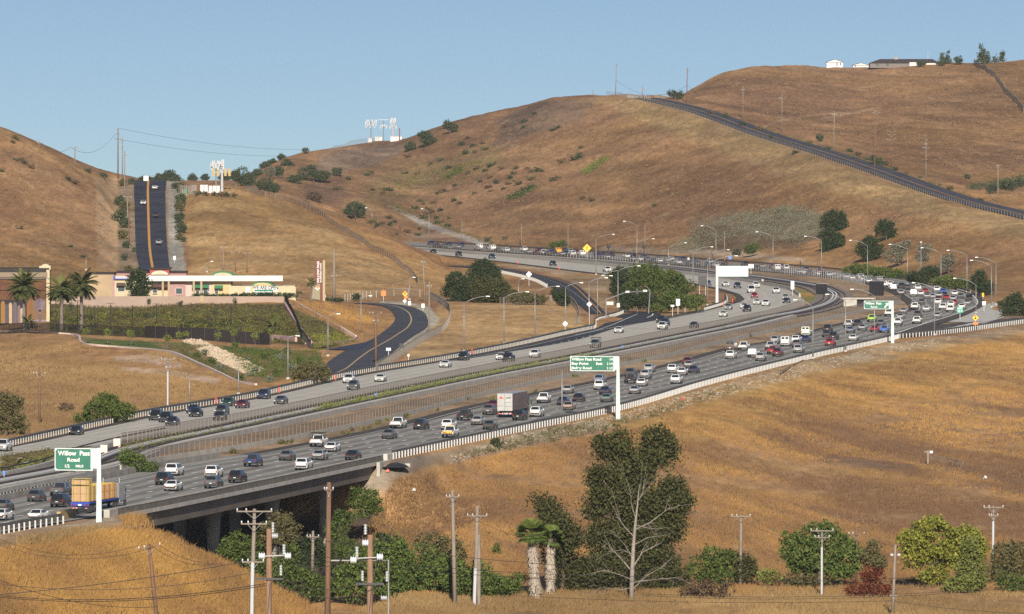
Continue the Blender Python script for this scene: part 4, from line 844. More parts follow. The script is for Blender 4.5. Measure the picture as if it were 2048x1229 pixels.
q = MB(); q.add([(.25, -.08, hc-.5), (.35, -.08, hc-.55), (.6, -.08, hc-.2), (.65, -.08, hc-.1), (.35, -.08, hc-.15)], [(0, 1, 2, 3, 4)]); q.build('arrow', M_letter, o)
sign(1968, 625, 607, 'r', .9, 1.0, M_letter, 'small white sign at the outside of the exit lane curve')
o, hc = sign(1966, 600, 590, 'r', .55, 1.0, M_yel, 'tiny yellow chevron sign beyond the exit lane curve'); mb = MB(); mb.box((0, -.08, hc), (.2, .04, .35)); mb.build('symbol', M_blk, o)
sign(1058, 572, 549, 'd', 1.8, 1.8, M_sback, 'grey diamond sign back beside the dark far ramp', z=0)
sign(1178.5, 657, 609, 'd', 1.3, 1.3, M_sback, 'small grey diamond sign back mounted in front of a lamp pole')
sign(1130.5, 667, 648, 'd', 1.35, 1.35, M_sback, 'grey diamond sign back low beside the fourth lamp')
sign(1370, 627, 603, 'd', 1.8, 1.8, M_sback, 'bright diamond sign back in front of the green tree cluster')
sign(1356, 629, 605, 'r', 1.0, 1.7, M_sback, 'tall grey sign back just left of the bright diamond sign back')
sign(1345, 634, 612, 'r', .9, .45, M_letter, 'small white plate on a post left of the tall grey sign back')
sign(1236.5, 631, 611, 'r', .7, 1.1, M_letter, 'small white sign at the foot of the twin armed lamp')
sign(1255, 624, 619, 'r', .9, 1.4, M_letter, 'pair of white object markers at the end of the curved guardrail')
sign(1242, 623, 612, 'r', .6, .35, M_letter, 'tiny white marker on a post behind the curved guardrail')
sign(1405, 590, 562, 'r', 2.4, 2.6, M_dark, 'dark rectangular sign back left of the blank white overhead sign', z=0, posts=2)
sign(1585, 592, 571, 'r', .95, 2.3, M_letter, 'white narrow double sign back above the dry grass patch in the railway bend', z=0)
sign(1502, 548, 533, 'r', 1.7, 1.2, M_letter, 'white board just right of the blank overhead sign', z=0)
sign(1377, 523, 519, 'r', .6, 1.1, M_letter, 'small white post sign above the far queue beside a lamp')
sign(1460, 523, 516, 'r', 1.2, .8, M_blue, 'small blue and red flag like sign above the blank overhead sign')
sign(777, 712, 699, 'r', 1.0, .6, M_letter, 'white roadside sign on the right verge of the local road')
sign(803, 701, 692, 'r', .9, 1.0, M_blk, 'black backed roadside sign on the verge of the local road')
sign(846, 622, 612, 'r', .8, 1.1, M_letter, 'white sign beside the leaning pole at the local road bend')
sign(819, 611, 607, 'r', .75, 1.2, M_letter, 'two small white signs stacked at the top of the local road bend')
sign(817, 724, 711, 'r', .4, .5, M_letter, 'tiny white plate on a thin post in the grass before the far guardrail')
sign(349, 526, 516, 'r', .8, 1.1, M_letter, 'white speed limit sign on the right verge of the steep road')
sign(292, 364, 357, 'r', 1.7, 1.7, M_letter, 'plain white square sign at the crest of the steep road')
sign(752, 797, 790, 'r', .5, .5, M_blue, 'small blue marker sign in the weeds beside the railway', z=0)
sign(1245, 700, 694, 'r', .35, .5, M_blue, 'tiny blue marker beside the fence behind the wide green sign', z=0)
sign(8, 958, 946, 'r', .35, .6, M_blue, 'small blue box on a post by the railway at the left edge', z=0)
sign(1291, 193, 190, 'r', .7, .9, M_blue, 'tiny blue sign at the top of the hill road')
# orange lane markers on the far carriageway
for k, (u, v) in enumerate([(558, 787), (671, 762), (812, 731), (944, 709), (432, 808), (1465, 607), (1447, 613), (1118, 541), (1035, 529)]):
    p = G(u, v); s = F/p[1]; lab = ['red marker post before the bend bush', 'red marker post above the white and grey pair of cars', 'red marker post beside the far white sedan', 'red marker post beside a dark far car', 'red marker post left of the green sedan', 'upper red marker post at the curved shoulder end', 'lower red marker post at the curved shoulder end', 'red marker post on the distant road before the green trees', 'distant red marker post beside the oak'][k]
    o = thing('marker_post', lab, 'marker post', tuple(p), group='red lane marker posts'); mb = MB(); mb.tube([(0, 0, 0), (0, 0, 1.15)], .12, 6); mb.build('tube', mat('marker_red', (.65,.07,.03), .5), o); mb = MB(); mb.lathe((0, 0, 0), [(.28, 0), (.25, .08)], 8); mb.build('foot', M_blk, o)
# dark leaning stumps / signal heads by the far queue
for k, (u, v, dv, du) in enumerate([(1134, 503, 17, -2), (1216, 515, 24, 1), (1288, 517, 26, 0), (1269, 512, 14, -3), (1428, 524, 20, -5), (1602, 536, 16, -2), (1040, 492, 12, 0)]):
    p = hit(u, v); s = F/p[1]; o = thing('burnt_post', ['dark leaning post beside the green far tent like truck', 'dark post with bulky head right of the dark far pickup', 'dark post with bulky head above the far queue before the trees', 'thin dark post leaning left above the far queue', 'dark leaning post left of the blank overhead sign', 'dark leaning post on the sandy bank by the white van', 'small dark post on the far left of the queue'][k], 'post', tuple(p))
    mb = MB(); mb.tube([(0, 0, 0), (du/s, 0, dv/s)], [.22, .16], 6); mb.build('shaft', M_dark, o)
    if k in (0, 1, 2): mb = MB(); mb.lathe((du/s, 0, dv/s-1.2), [(.1, 0), (.5, .3), (.6, .9), (.3, 1.5), (.05, 1.8)], 8); mb.build('head', M_dark, o)
# ---- utility poles
M_wood = mat('brown_pole', (.17,.095,.055), .9, col2=(.105,.06,.038), nscale=2.2, stretch=(3, 3, .3))
M_woodg = mat('grey_pole', (.23,.195,.165), .9, col2=(.15,.125,.10), nscale=2.2, stretch=(3, 3, .3))
M_cond = mat('white_conduit', (.40,.41,.42), .6)
M_ins = mat('insulator_grey', (.30,.32,.33), .35)
M_insw = mat('insulator_white', (.48,.51,.53), .35)
M_wire = mat('wire', (.035,.033,.032), .7)
POLE = {}
def pole(key, label, u, vb, vt, arms=(), s=None, m=None, r=.17, lean=0., white=0., ground=True, ins=True, group='wooden utility poles'):
    p = hit(u, vb) if s is None else P3(u, vb, s); s = F/p[1]; h = (vb-vt)/s; dx = lean/s; ext = .5
    if ground and vb >= 1225:                       # foot is below the frame: carry the pole down to the ground
        zg = T(p[0], p[1]); ext = max(.5, p[2]-zg+.5)
    o = thing('utility_pole', label, 'utility pole', tuple(p), group=group); m = m or M_wood
    mb = MB(); mb.tube([(-dx*ext/h, 0, -ext), (dx*.5, 0, h*.5), (dx, 0, h)], [r*1.2, r*1.05, r*.8], 8); mb.build('shaft', m, o, smooth=True)
    if white: mb = MB(); mb.tube([(-.05, -r*1.1, -ext), (dx*white-.03, -r*1.1, h*white)], r*.95, 8); mb.build('conduit', M_cond, o)
    tops = [np.array(p)+[dx, 0, h]]
    for (dz, half, *ty) in arms:
        z = h-dz/s; hw_ = half/s; tl = (ty[0] if ty else 0)/s; xx = dx*(z/h)
        mb = MB(); q = Matrix.Rotation(-math.atan2(tl, hw_) if tl else 0, 3, 'Y'); mb.box((xx, -.15-r*.8, z), (2*hw_, .1, .13), tilt=q)
        mb.build('crossarm', m, o)
        mb = MB(); mb.tube([(xx, -.2-r*.8, z-.75), (xx+hw_*.5, -.2-r*.8, z-.03)], .025, 4); mb.tube([(xx, -.2-r*.8, z-.75), (xx-hw_*.5, -.2-r*.8, z-.03)], .025, 4); mb.build('brace', M_galv, o)
        for sx in ((-.95, -.45, .95) if ins else ()):
            mb = MB(); mb.lathe((xx+sx*hw_, -.15-r*.8, z+.06+tl*sx), [(.04, 0), (.09, .05), (.05, .1), (.09, .15), (.04, .25)], 6); mb.build('insulator', M_insw, o)
        tops += [np.array(p)+[xx+sx*hw_, -.2, z+.2] for sx in (-.95, .95)]
    POLE[key] = tops; return o
FG = 'utility poles in the foreground'
pole('a', 'leaning brown utility pole in front of the left grass slope', 313, 1232, 1088, [(7, 22, 4)], 19.0, M_wood, .19, -15, group=FG)
o = pole('b', 'pole with long white conduit and two crossarms left of the dark underpass', 503, 1232, 1018, [(5, 36), (30, 26), (106, 22)], 20.5, M_woodg, .2, 6, .5, group=FG)
pole('c', 'tall brown utility pole standing right in front of the bridge opening', 655, 1232, 965, [(15, 9)], 19.5, M_wood, .27, 3, group=FG)
pole('d', 'slim weathered pole with tiny crossarm left of the double pole', 910, 1212, 980, [(14, 13)], 15.35, M_woodg, .25, -5, group=FG)
pole('e', 'pole with short dark crossarm and white conduit beside the fan palm', 949, 1214, 1012, [(20, 20)], 15.38, M_woodg, .24, 6, .38, group=FG)
mb = MB(); mb.tube([(.55, .1, -.5), (.55, .1, 9.4)], .26, 8); mb.build('stub_pole', M_woodg, C.objects[-1] if False else [x for x in C.objects if x.get('label', '').startswith('pole with short dark')][0])
pole('f', 'short broken pole stub behind the brush below the bridge', 625, 1135, 1062, [(12, 12)], 15.0, M_woodg, .2, 1, group=FG)
pole('g', 'grey utility pole with wide crossarm left of the round green tree', 1481, 1166, 1030, [(3, 19)], 14.9, M_woodg, .2, 1, group=FG)
pole('h', 'white based pole with two crossarms in front of the round green tree', 1644, 1200, 1060, [(2, 23), (15, 15)], 15.2, M_woodg, .15, 0, .75, group=FG)
pole('i', 'brown utility pole between the round green tree and the reddish tree', 1712, 1150, 1056, [(13, 16)], 14.8, M_wood, .17, 1, group=FG)
o = pole('j', 'pole with two white floodlights left of the yellow green tree', 1785, 1232, 1090, [(101, 8)], 15.7, M_woodg, .18, 6, 0, group=FG, ins=False)
for sx in (-.45, .45): mb = MB(); mb.lathe((sx+.35, -.3, 7.6), [(.1, 0), (.24, .08), (.2, .3), (.05, .36)], 8); mb.build('floodlight', M_cond, o)
pole('k', 'pole with ornate braced crossarm and white conduit right of the yellow green tree', 1986, 1166, 1012, [(3, 20), (20, 9)], 14.85, M_woodg, .17, 1, .8, group=FG)
for a in [
 ('l', 'cross shaped utility pole on the far left grass field', 79, 849, 735, [(13, 12)], None, M_wood, .17),
 ('m', 'utility pole with white lower half left of the planted slope', 336, 815, 716, [(3, 13), (20, 5)], None, M_woodg, .17, 0, .72),
 ('n', 'tallest pole at the top of the steep road', 236, 358, 257, [(11, 4), (22, 7)], None, M_wood, .2),
 ('o', 'second tall pole just right of the tallest pole at the steep road top', 245, 356, 276, [(6, 5), (18, 5)], None, M_woodg, .17),
 ('p', 'slim pole standing among the shrubs on the left verge of the steep road', 249.5, 402, 302, [(8, 7)], None, M_woodg, .17),
 ('q', 'T shaped pole on the left hill skyline', 150, 334, 294, [(1.5, 9)], None, M_woodg, .17),
 ('r', 'small pole at the left end of the skyline', 78, 298, 281, [(5, 4)], None, M_woodg, .15),
 ('s', 'lower pole with a light crossarm on the left verge of the steep road', 255, 448, 393, [(1, 9)], None, M_woodg, .15),
 ('t', 'dark pole beside the steep road lower left verge', 258, 486, 428, [], None, M_wood, .17),
 ('u', 'pole with T crossarm at the very top of the middle hill', 1231, 192, 128, [(1, 6)], None, M_woodg, .17, 2),
 ('v', 'dark pole beside the round bush at the road summit', 1373, 206, 136, [(5, 6), (10, 4)], None, M_wood, .17, 2),
 ('w', 'small pale pole with double crossarm on the skyline', 1285, 197, 172, [(6, 6), (9, 3)], None, M_woodg, .14),
 ('x', 'bare stub pole on the skyline left of the tallest hill pole', 1186, 194, 178, [], None, M_woodg, .15),
 ('y', 'bare topped pale pole above the hill road, leftmost on the right hill', 1486, 238, 172, [(8, 4)], None, M_woodg, .15),
 ('z', 'cross shaped pale pole above the hill road', 1564, 263, 188, [(8.5, 7)], None, M_woodg, .15),
 ('A', 'pale pole beside a leaning dark stump above the hill road', 1667, 299, 222, [(8, 5)], None, M_woodg, .16, 2),
 ('B', 'tall brown pole standing on the near verge of the hill road', 1749, 351, 213, [(14, 6), (10, 3)], None, M_wood, .18, 3),
 ('C', 'dark pole with three wide crossarms above the hill road', 1782, 335, 262, [(1.5, 8), (9, 7), (17, 9)], None, M_wood, .17, 1),
 ('D', 'pale pole with framed crossarm above the hill road', 1852, 359, 278, [(18, 7), (11, 4)], None, M_woodg, .15),
 ('E', 'rightmost pale pole above the hill road', 1996, 405, 330, [(2, 3)], None, M_woodg, .15),
 ('F', 'left one of three poles with busy tops behind the shops', 447, 541, 493, [(3, 7)], None, M_woodg, .13),
 ('G', 'middle one of three poles with busy tops behind the shops', 471, 546, 503, [(3, 8)], None, M_wood, .14),
 ('H', 'right one of three poles with busy tops behind the shops', 494, 546, 506, [(2, 7)], None, M_wood, .14),
 ('I', 'thick double utility pole just right of the tall business park sign', 668, 600, 503, [(50, 5)], None, M_woodg, .33),
 ('J', 'utility pole with crowded crossarm in the middle of the local road view', 752, 728, 625, [(2, 12), (18, 5)], None, M_wood, .22, -1),
 ('K', 'kinked grey pole with a wire at the bend of the local road', 850, 603, 521, [(4, 4)], None, M_woodg, .18, -4),
 ('L', 'slim pale pole at the outside of the local road bend', 857, 667, 563, [(10, 5)], None, M_woodg, .15, 2),
 ('M', 'bare pole on the dry bank above the distant queue, left one', 924, 480, 440, [], None, M_woodg, .12),
 ('N', 'bare pole on the dry bank above the distant queue, middle one', 1043, 494, 447, [], None, M_woodg, .12),
 ('O', 'bare pole on the hillside left of the yellow diamond sign', 1136, 505, 446, [], None, M_woodg, .12),
 ('P', 'thin pole rising behind the distant queue beside the left armed lamp', 1290, 515, 451, [], None, M_woodg, .12),
 ('Q', 'thin grey pole above the blank overhead sign', 1449, 530, 463, [], None, M_woodg, .13),
 ('R', 'thin pole beside the frontage track on the left bank', 801, 460, 415, [], None, M_wood, .12)]: pole(*a)
# heavy riser poles with porcelain
def riser(key, label, u, vt, s, arm_v, arm_l, arm_r, ins_list, low_v):
    p = P3(u, 1232, s); h = (1232-vt)/s; zg = T(p[0], p[1]); o = thing('riser_pole', label, 'utility pole', tuple(p), group=FG)
    mb = MB(); mb.tube([(0, 0, zg-p[2]-.5), (0, 0, h)], [.26, .21], 10); mb.build('shaft', mat('red_brown_pole', (.26,.15,.09), .9, col2=(.18,.11,.07), nscale=2, stretch=(3, 3, .3)), o)
    z = (1232-arm_v)/s; mb = MB(); mb.tube([(arm_l/s, -.3, z-.05), (arm_r/s, -.3, z+.05)], .06, 6); mb.build('steel_arm', M_galv, o)
    z2 = (1232-low_v)/s; mb = MB(); mb.box((0, -.3, z2), (56/s, .12, .16)); mb.build('crossarm', M_dark, o)
    for (du, v, kind, w_) in ins_list:
        zz = (1232-v)/s; mb = MB()
        prof = [(.03, 0)]; n_ = 4 if kind == 'u' else 3
        hh = 22/s if kind == 'u' else 14/s
        for q in range(n_): prof += [(w_/s*.35, hh*(q+.2)/n_), (w_/s*.5, hh*(q+.5)/n_), (w_/s*.3, hh*(q+.8)/n_)]
        prof += [(.03, hh)]; mb.lathe((0, 0, 0), prof, 10)
        if kind == 'h': mb.v = [(z_, y_, -x_) for x_, y_, z_ in mb.v]
        mb.v = [(a+du/s-(hh/2 if kind == 'h' else 0), b_-.35, c+zz) for a, b_, c in mb.v]
        mb.build('insulator', M_insw if w_ > 15 else M_ins, o, smooth=True)
    mb = MB(); mb.tube([(.15, -.25, zg-p[2]), (.17, -.25, z2)], .035, 5); mb.tube([(-.12, -.25, z2-3), (.1, -.3, z2-.4), (arm_r/s*.7, -.3, z)], .03, 5); mb.build('cable', M_wire, o)
    POLE[key] = [np.array(p)+[0, -.3, h], np.array(p)+[arm_l/s, -.3, z], np.array(p)+[arm_r/s, -.3, z], np.array(p)+[-28/s, -.3, z2], np.array(p)+[28/s, -.3, z2]]
riser('R1', 'thick sawn off pole with grey porcelain insulators, left of the tall brown pole', 538, 1058, 26., 1112, -14, 34, [(8, 1066, 'u', 7), (12, 1072, 'h', 14), (-14, 1112, 'h', 16), (30, 1110, 'u', 8), (38, 1112, 'h', 16), (24, 1152, 'u', 7)], 1158)
riser('R2', 'thick pole with white porcelain insulators and pipe frame, right of the tall brown pole', 740, 1070, 26., 1116, -32, 22, [(-9, 1070, 'u', 8), (-9, 1086, 'h', 16), (-26, 1115, 'u', 8), (-33, 1120, 'h', 17), (20, 1114, 'h', 17), (-15, 1163, 'u', 7), (34, 1164, 'u', 7), (28, 1196, 'h', 12)], 1168)
p = P3(777, 1232, 26.); zg = T(p[0], p[1]); o = thing('pipe_frame', 'galvanised pipe frame running between the tall brown pole and the thick right pole', 'pipe frame', tuple(p), group=FG); mb = MB(); mb.tube([(0, 0, zg-p[2]-.3), (0, 0, 111/26.), (-115/26., .2, 110/26.)], .06, 6); mb.build('pipe', M_galv, o)
# ---- wires
def wire(label, a, b_, sag, r=.022, far=False):
    a = np.array(a, float); b_ = np.array(b_, float); n_ = 14; t = np.linspace(0, 1, n_)[:, None]
    pts = a*(1-t)+b_*t; pts[:, 2] -= sag*4*t[:, 0]*(1-t[:, 0])
    o = MB().tube(pts-a, r, 4).build('wire', M_wire); o.location = tuple(a); tag(o, label, 'wire', 'overhead wires')
W_ = P3
wire('wire sagging from the left edge to the leaning pole crossarm, upper', W_(-30, 1066, 19), POLE['a'][1], 1.6)
wire('wire sagging from the left edge to the leaning pole crossarm, lower', W_(-30, 1080, 19), POLE['a'][2], 1.7)
wire('wire from the leaning pole towards the pole with white conduit', POLE['a'][2], W_(445, 1128, 19.6), .6)
wire('second wire from the leaning pole top fading behind the grass slope', POLE['a'][0], W_(430, 1129, 19.6), .8)
wire('taut dark cable rising from the lower left edge to the white conduit pole', W_(-20, 1191, 20.5), W_(497, 1122, 20.5), .35, .035)
wire('long cable from the left edge to the low crossarm of the white conduit pole', W_(-20, 1166, 20.5), W_(497, 1147, 20.5), 1.1, .025)
wire('pair of low cables crossing the grass slope, upper one', W_(-20, 1190, 20.5), W_(540, 1166, 24), .9, .03)
wire('pair of low cables crossing the grass slope, lower one', W_(-20, 1193, 20.5), W_(540, 1170, 24), .9, .03)
wire('steep cable entering at the lower left corner and dipping to the leaning pole', W_(-20, 1153, 21), W_(316, 1214, 19.2), 1.0, .025)
wire('thin guy wire crossing the grass slope diagonally', W_(30, 955, 19), W_(190, 1229, 19), 0, .012)
wire('cable dipping between the two thick insulator poles, upper', W_(552, 1096, 26), W_(731, 1073, 26), 2.0, .03)
wire('cable dipping between the two thick insulator poles, middle', POLE['R1'][4], W_(725, 1163, 26), .75, .028)
wire('cable dipping between the two thick insulator poles, lowest', W_(545, 1162, 26), POLE['R2'][4], 1.2, .03)
for k, (va, vb_) in enumerate(((1068, 1136), (1103, 1150), (1112, 1160))):
    wire(['highest', 'middle', 'lowest'][k]+' of three long wires running right from the left thick pole past the trees', W_(545, va, 24), W_(1300, vb_+4, 18), .5, .024)
for k, (va, vb_) in enumerate(((1156, 1133), (1186, 1166), (1190, 1170))):
    wire(['highest', 'middle', 'lowest'][k]+' of three long wires crossing the lower right trees', W_(1290, va+2, 18), W_(2090, vb_, 17), .9, .022)
wire('black wire along the bottom edge of the field', W_(1000, 1190, 18), W_(1786, 1202, 17), .5, .022)
wire('black wire leaving the floodlight pole to the lower right corner', W_(1790, 1203, 17), W_(2080, 1228, 17), .3, .025)
for k, q in enumerate((1, 2)):
    wire(('left', 'right')[k]+' wire dropping from the pole beside the fan palm behind the trees', POLE['e'][q], W_(1060, 1078+k*22, 15.2), .5, .02)
wire('wire from the tall brown pole towards the bridge, upper', POLE['c'][1], W_(575, 1032, 19), .2, .02); wire('wire from the tall brown pole towards the bridge, lower', W_(650, 995, 19.5), W_(585, 1036, 19), .2, .02)
for k, q in enumerate((1, 2)): wire(('left', 'right')[k]+' wire from the wide crossarm pole down behind the round green tree', POLE['g'][q], W_(1590+k*6, 1078, 14.6), .5, .02)
wire('wire from the brown pole to the floodlight pole past the reddish tree', POLE['i'][2], W_(1790, 1092, 15.4), .4, .02)
wire('wires running off to the right from the ornate crossarm pole', POLE['k'][2], W_(2090, 1026, 14.9), .3, .02)
wire('wires ending at the left of the wide crossarm pole', POLE['g'][1], W_(1330, 1056, 14.9), .6, .02)
for k, (a, b_, sg) in enumerate([(('q', 1), ('n', 1), 4), (('r', 2), ('q', 1), 2.5), (('u', 0), ('v', 0), 5.5), (('v', 0), ('y', 0), 4), (('y', 0), ('z', 0), 2), (('z', 0), ('A', 0), 3), (('A', 0), ('C', 0), 3), (('C', 0), ('D', 0), 2), (('D', 0), ('E', 0), 4), (('I', 0), ('K', 0), 3.5)]):
    pa, pb = POLE[a[0]][a[1]].copy(), POLE[b_[0]][b_[1]].copy()
    if k >= 2: pa[2] -= 7.5 if k < 9 else 5; pb[2] -= 7.5 if k < 9 else 3
    wire(['skyline wire from the T pole to the tallest pole on the left', 'skyline wire between the two small poles on the left hill', 'black wire sagging across the summit between the two tall hill poles', 'wire from the dark summit pole down to the first pale pole', 'wire between the first pale pole and the cross shaped pole', 'wire from the cross shaped pole to the pale pole with stump', 'wire from the pale pole with stump to the three armed pole', 'wire from the three armed pole to the framed pole', 'wire from the framed pole to the rightmost hill pole', 'black wire sagging from the double pole to the kinked pole'][k], pa, pb, sg, .045)
wire('faint high wire across the sky right of the tallest pole, upper', POLE['n'][0], W_(620, 300, 4.6), 2, .04); wire('faint high wire across the sky right of the tallest pole, lower', POLE['n'][3], W_(600, 312, 4.6), 2, .04)
# ------------------------------------------------------------------ trees, bushes, grass
def leafmat(name, a, b_, rough=.75):
    m = bpy.data.materials.new(name); m.use_nodes = True; nt = m.node_tree; bs = nt.nodes['Principled BSDF']; bs.inputs['Roughness'].default_value = rough; bs.inputs['Specular IOR Level'].default_value = .12
    at = nt.nodes.new('ShaderNodeAttribute'); at.attribute_name = 'tone'; r = nt.nodes.new('ShaderNodeValToRGB'); r.color_ramp.elements[0].color = (*a, 1); r.color_ramp.elements[1].color = (*b_, 1)
    nt.links.new(at.outputs['Fac'], r.inputs[0]); nt.links.new(r.outputs[0], bs.inputs['Base Color']); return m
LM = {'euc': leafmat('eucalyptus_leaf', (.016,.020,.007), (.085,.085,.031)), 'oak': leafmat('oak_leaf', (.014,.024,.010), (.048,.064,.026)),
 'green': leafmat('bright_leaf', (.024,.040,.010), (.095,.125,.030)), 'lush': leafmat('broad_leaf', (.026,.044,.011), (.115,.155,.038)), 'yellow': leafmat('yellow_green_leaf', (.06,.075,.014), (.25,.25,.042)),
 'olive': leafmat('olive_leaf', (.05,.048,.02), (.13,.115,.05)), 'red': leafmat('red_leaf', (.06,.018,.012), (.15,.045,.022)), 'grey': leafmat('grey_leaf', (.07,.068,.048), (.19,.18,.13)),
 'brush': leafmat('brown_brush', (.05,.035,.022), (.13,.09,.055)), 'sage': leafmat('sage_leaf', (.07,.085,.055), (.17,.19,.13)), 'far': leafmat('far_leaf', (.03,.04,.022), (.075,.09,.045)), 'palm': leafmat('palm_leaf', (.020,.028,.010), (.105,.115,.038)), 'scrub': leafmat('scrub_leaf', (.085,.088,.06), (.19,.195,.14)), 'cover': leafmat('cover_leaf', (.03,.034,.010), (.175,.165,.036)), 'ygr': leafmat('light_grass_leaf', (.07,.085,.022), (.17,.185,.05))}
M_bark = mat('bark', (.13,.10,.08), .95, col2=(.08,.06,.05), nscale=2.)
M_pale = mat('pale_bark', (.25,.22,.19), .9, col2=(.16,.14,.12), nscale=2.)
def leaves(lobes, n, size, rng, shell=.75, clump=None, flat=.0):
    """leaf-cluster quads spread through ellipsoid lobes (cx, cy, cz, rx, ry, rz); returns V, F, tone"""
    lob = np.array(lobes, float); vol = lob[:, 3]*lob[:, 5]; pick = rng.choice(len(lob), n, p=vol/vol.sum())
    d = rng.normal(size=(n, 3)); d /= np.linalg.norm(d, axis=1)[:, None]
    r = rng.random(n)**(1/3)*(1-shell*.6)+shell*.6*rng.random(n)**.35; r = np.clip(r, 0, 1)
    # lumpy outline: directional noise per lobe
    nk = 9; kd = rng.normal(size=(len(lob), nk, 3)); kd /= np.linalg.norm(kd, axis=2)[..., None]
    amp = rng.uniform(-.34, .30, (len(lob), nk)); dot = np.einsum('nk,njk->nj', d, kd[pick]); r = r*(1+(np.maximum(dot-.55, 0)*amp[pick]*2.4).sum(1))
    c = lob[pick, :3]+d*r[:, None]*lob[pick, 3:]
    if clump:                                # pull leaves into sprays with gaps between
        m = max(8, n//clump); cen = c[rng.choice(n, m)]; tag_ = rng.integers(0, m, n); c = cen[tag_]+rng.normal(size=(n, 3))*size*(1.15 if clump < 20 else 2.3); ct = rng.random(m)[tag_]
    else: ct = rng.random(n)
    a = rng.normal(size=(n, 3)); a[:, 2] *= (1-flat); a /= np.linalg.norm(a, axis=1)[:, None]; b_ = rng.normal(size=(n, 3)); b_ -= (a*b_).sum(1)[:, None]*a; b_ /= np.linalg.norm(b_, axis=1)[:, None]
    s1 = size*rng.uniform(.55, 1.25, n)[:, None]; s2 = s1*rng.uniform(.45, .8, n)[:, None]
    V = np.stack([c-a*s1, c-b_*s2, c+a*s1, c+b_*s2], 1).reshape(-1, 3); Fq = np.arange(4*n).reshape(-1, 4)
    tone = np.clip(.5*ct+.5*rng.random(n), 0, 1); return V, Fq, tone
def crown(name, parent, lobes, n, size, lm, seed=0, clump=None, shell=.75):
    rng = np.random.default_rng(seed+5); V, Fq, t = leaves(lobes, n, size, rng, shell, clump)
    return mesh_np(name, V, Fq, LM[lm], parent, {'tone': ('FACE', 'FLOAT', t)})
TS = 0
def tree(label, cat, u, vb, s, lobes, lm, size=.32, dens=1., trunk=.22, group=None, name='tree', limbs=True, bark=None, clump=9, depth=.85, lm2=None, sink=.25):
    """lobes: (u, v, ru, rv) as seen, turned into metres at scale s around the base"""
    global TS; TS += 1; rng = np.random.default_rng(TS*13)
    p = hit(u, vb) if s is None else P3(u, vb, s); s = F/p[1]
    if s is not None and abs(p[2]-T(p[0], p[1])) < 6: p[2] = T(p[0], p[1])
    vb2 = VH+F*(H-p[2])/p[1]
    o = thing(name, label, cat, tuple(p), group=group)
    Lb = []
    for q in lobes:
        r = (q[2]*.8+q[3]*.2)*depth/s; Lb.append(((q[0]-u)/s, rng.uniform(-.35, .35)*r, (vb2-q[1])/s, q[2]/s, r, q[3]/s))
    Lb = np.array(Lb); Lb[:, 2] = np.maximum(Lb[:, 2], Lb[:, 5]*.55)
    size = size*.62; area = sum(math.pi*l[3]*l[5] for l in Lb); n_ = int(np.clip(area/size**2*(5.2 if lm in ('euc', 'yellow', 'ygr') else 3.8)*dens, 60, 60000))
    if lm2: k = max(1, len(Lb)//2); crown('crown', o, Lb[:k], int(n_*.5), size, lm, TS, clump); crown('crown', o, Lb[k:], int(n_*.5), size, lm2, TS+500, clump)
    else: crown('crown', o, Lb, n_, size, lm, TS, clump)
    top = Lb[:, 2].max(); mb = MB(); cx = float(np.average(Lb[:, 0], weights=Lb[:, 3])); hz = max(.6, top*.72)
    mb.tube([(0, 0, -sink), (cx*.25, 0, hz*.35), (cx*.7, .1, hz*.7), (cx, 0, hz)], [trunk*1.25, trunk, trunk*.65, trunk*.25], 7)
    if limbs:
        for l in Lb: b0 = Vector((cx*.35, 0, max(.2, min(hz*.45, l[2]*.7)))); e = Vector(l[:3]); mid = (b0+e)/2+Vector((0, 0, .08*top)); mb.tube([b0, mid, e, e+Vector((l[3]*.35, 0, l[5]*.35))], [trunk*.5, trunk*.34, trunk*.16, trunk*.06], 5)
    mb.build('trunk', bark or M_bark, o, smooth=True); return o
FGT = 'trees and shrubs at the foot of the near slope'
S1 = 15.12
tree('large dark eucalyptus towering over the near guardrail with several uneven leafy domes', 'tree', 1240, 1200, 15.0, [(1228,893,40,30),(1245,912,30,24),(1318,885,38,30),(1300,915,30,26),(1335,905,22,22),(1272,925,38,26),(1262,955,48,30),(1200,948,22,13),(1186,962,14,10),(1205,985,34,26),(1262,1005,56,38),(1345,985,32,28),(1358,1008,30,22),(1320,1015,30,26),(1190,1015,26,26),(1240,1070,62,38),(1300,1065,46,38),(1200,1075,30,30),(1235,1130,76,34),(1310,1125,50,34),(1250,1165,90,26),(1345,1060,26,30)], 'euc', .36, 1.6, .5, FGT, 'eucalyptus_tree', clump=34)
tree('smaller dark eucalyptus between the fan palms and the large eucalyptus', 'tree', 1125, 1200, 15.05, [(1085,1012,22,16),(1112,1040,32,28),(1130,1075,36,34),(1118,1115,36,36),(1150,1150,48,34),(1195,1150,40,34),(1100,1070,22,26)], 'euc', .34, 1.5, .3, FGT, 'eucalyptus_tree', clump=34)
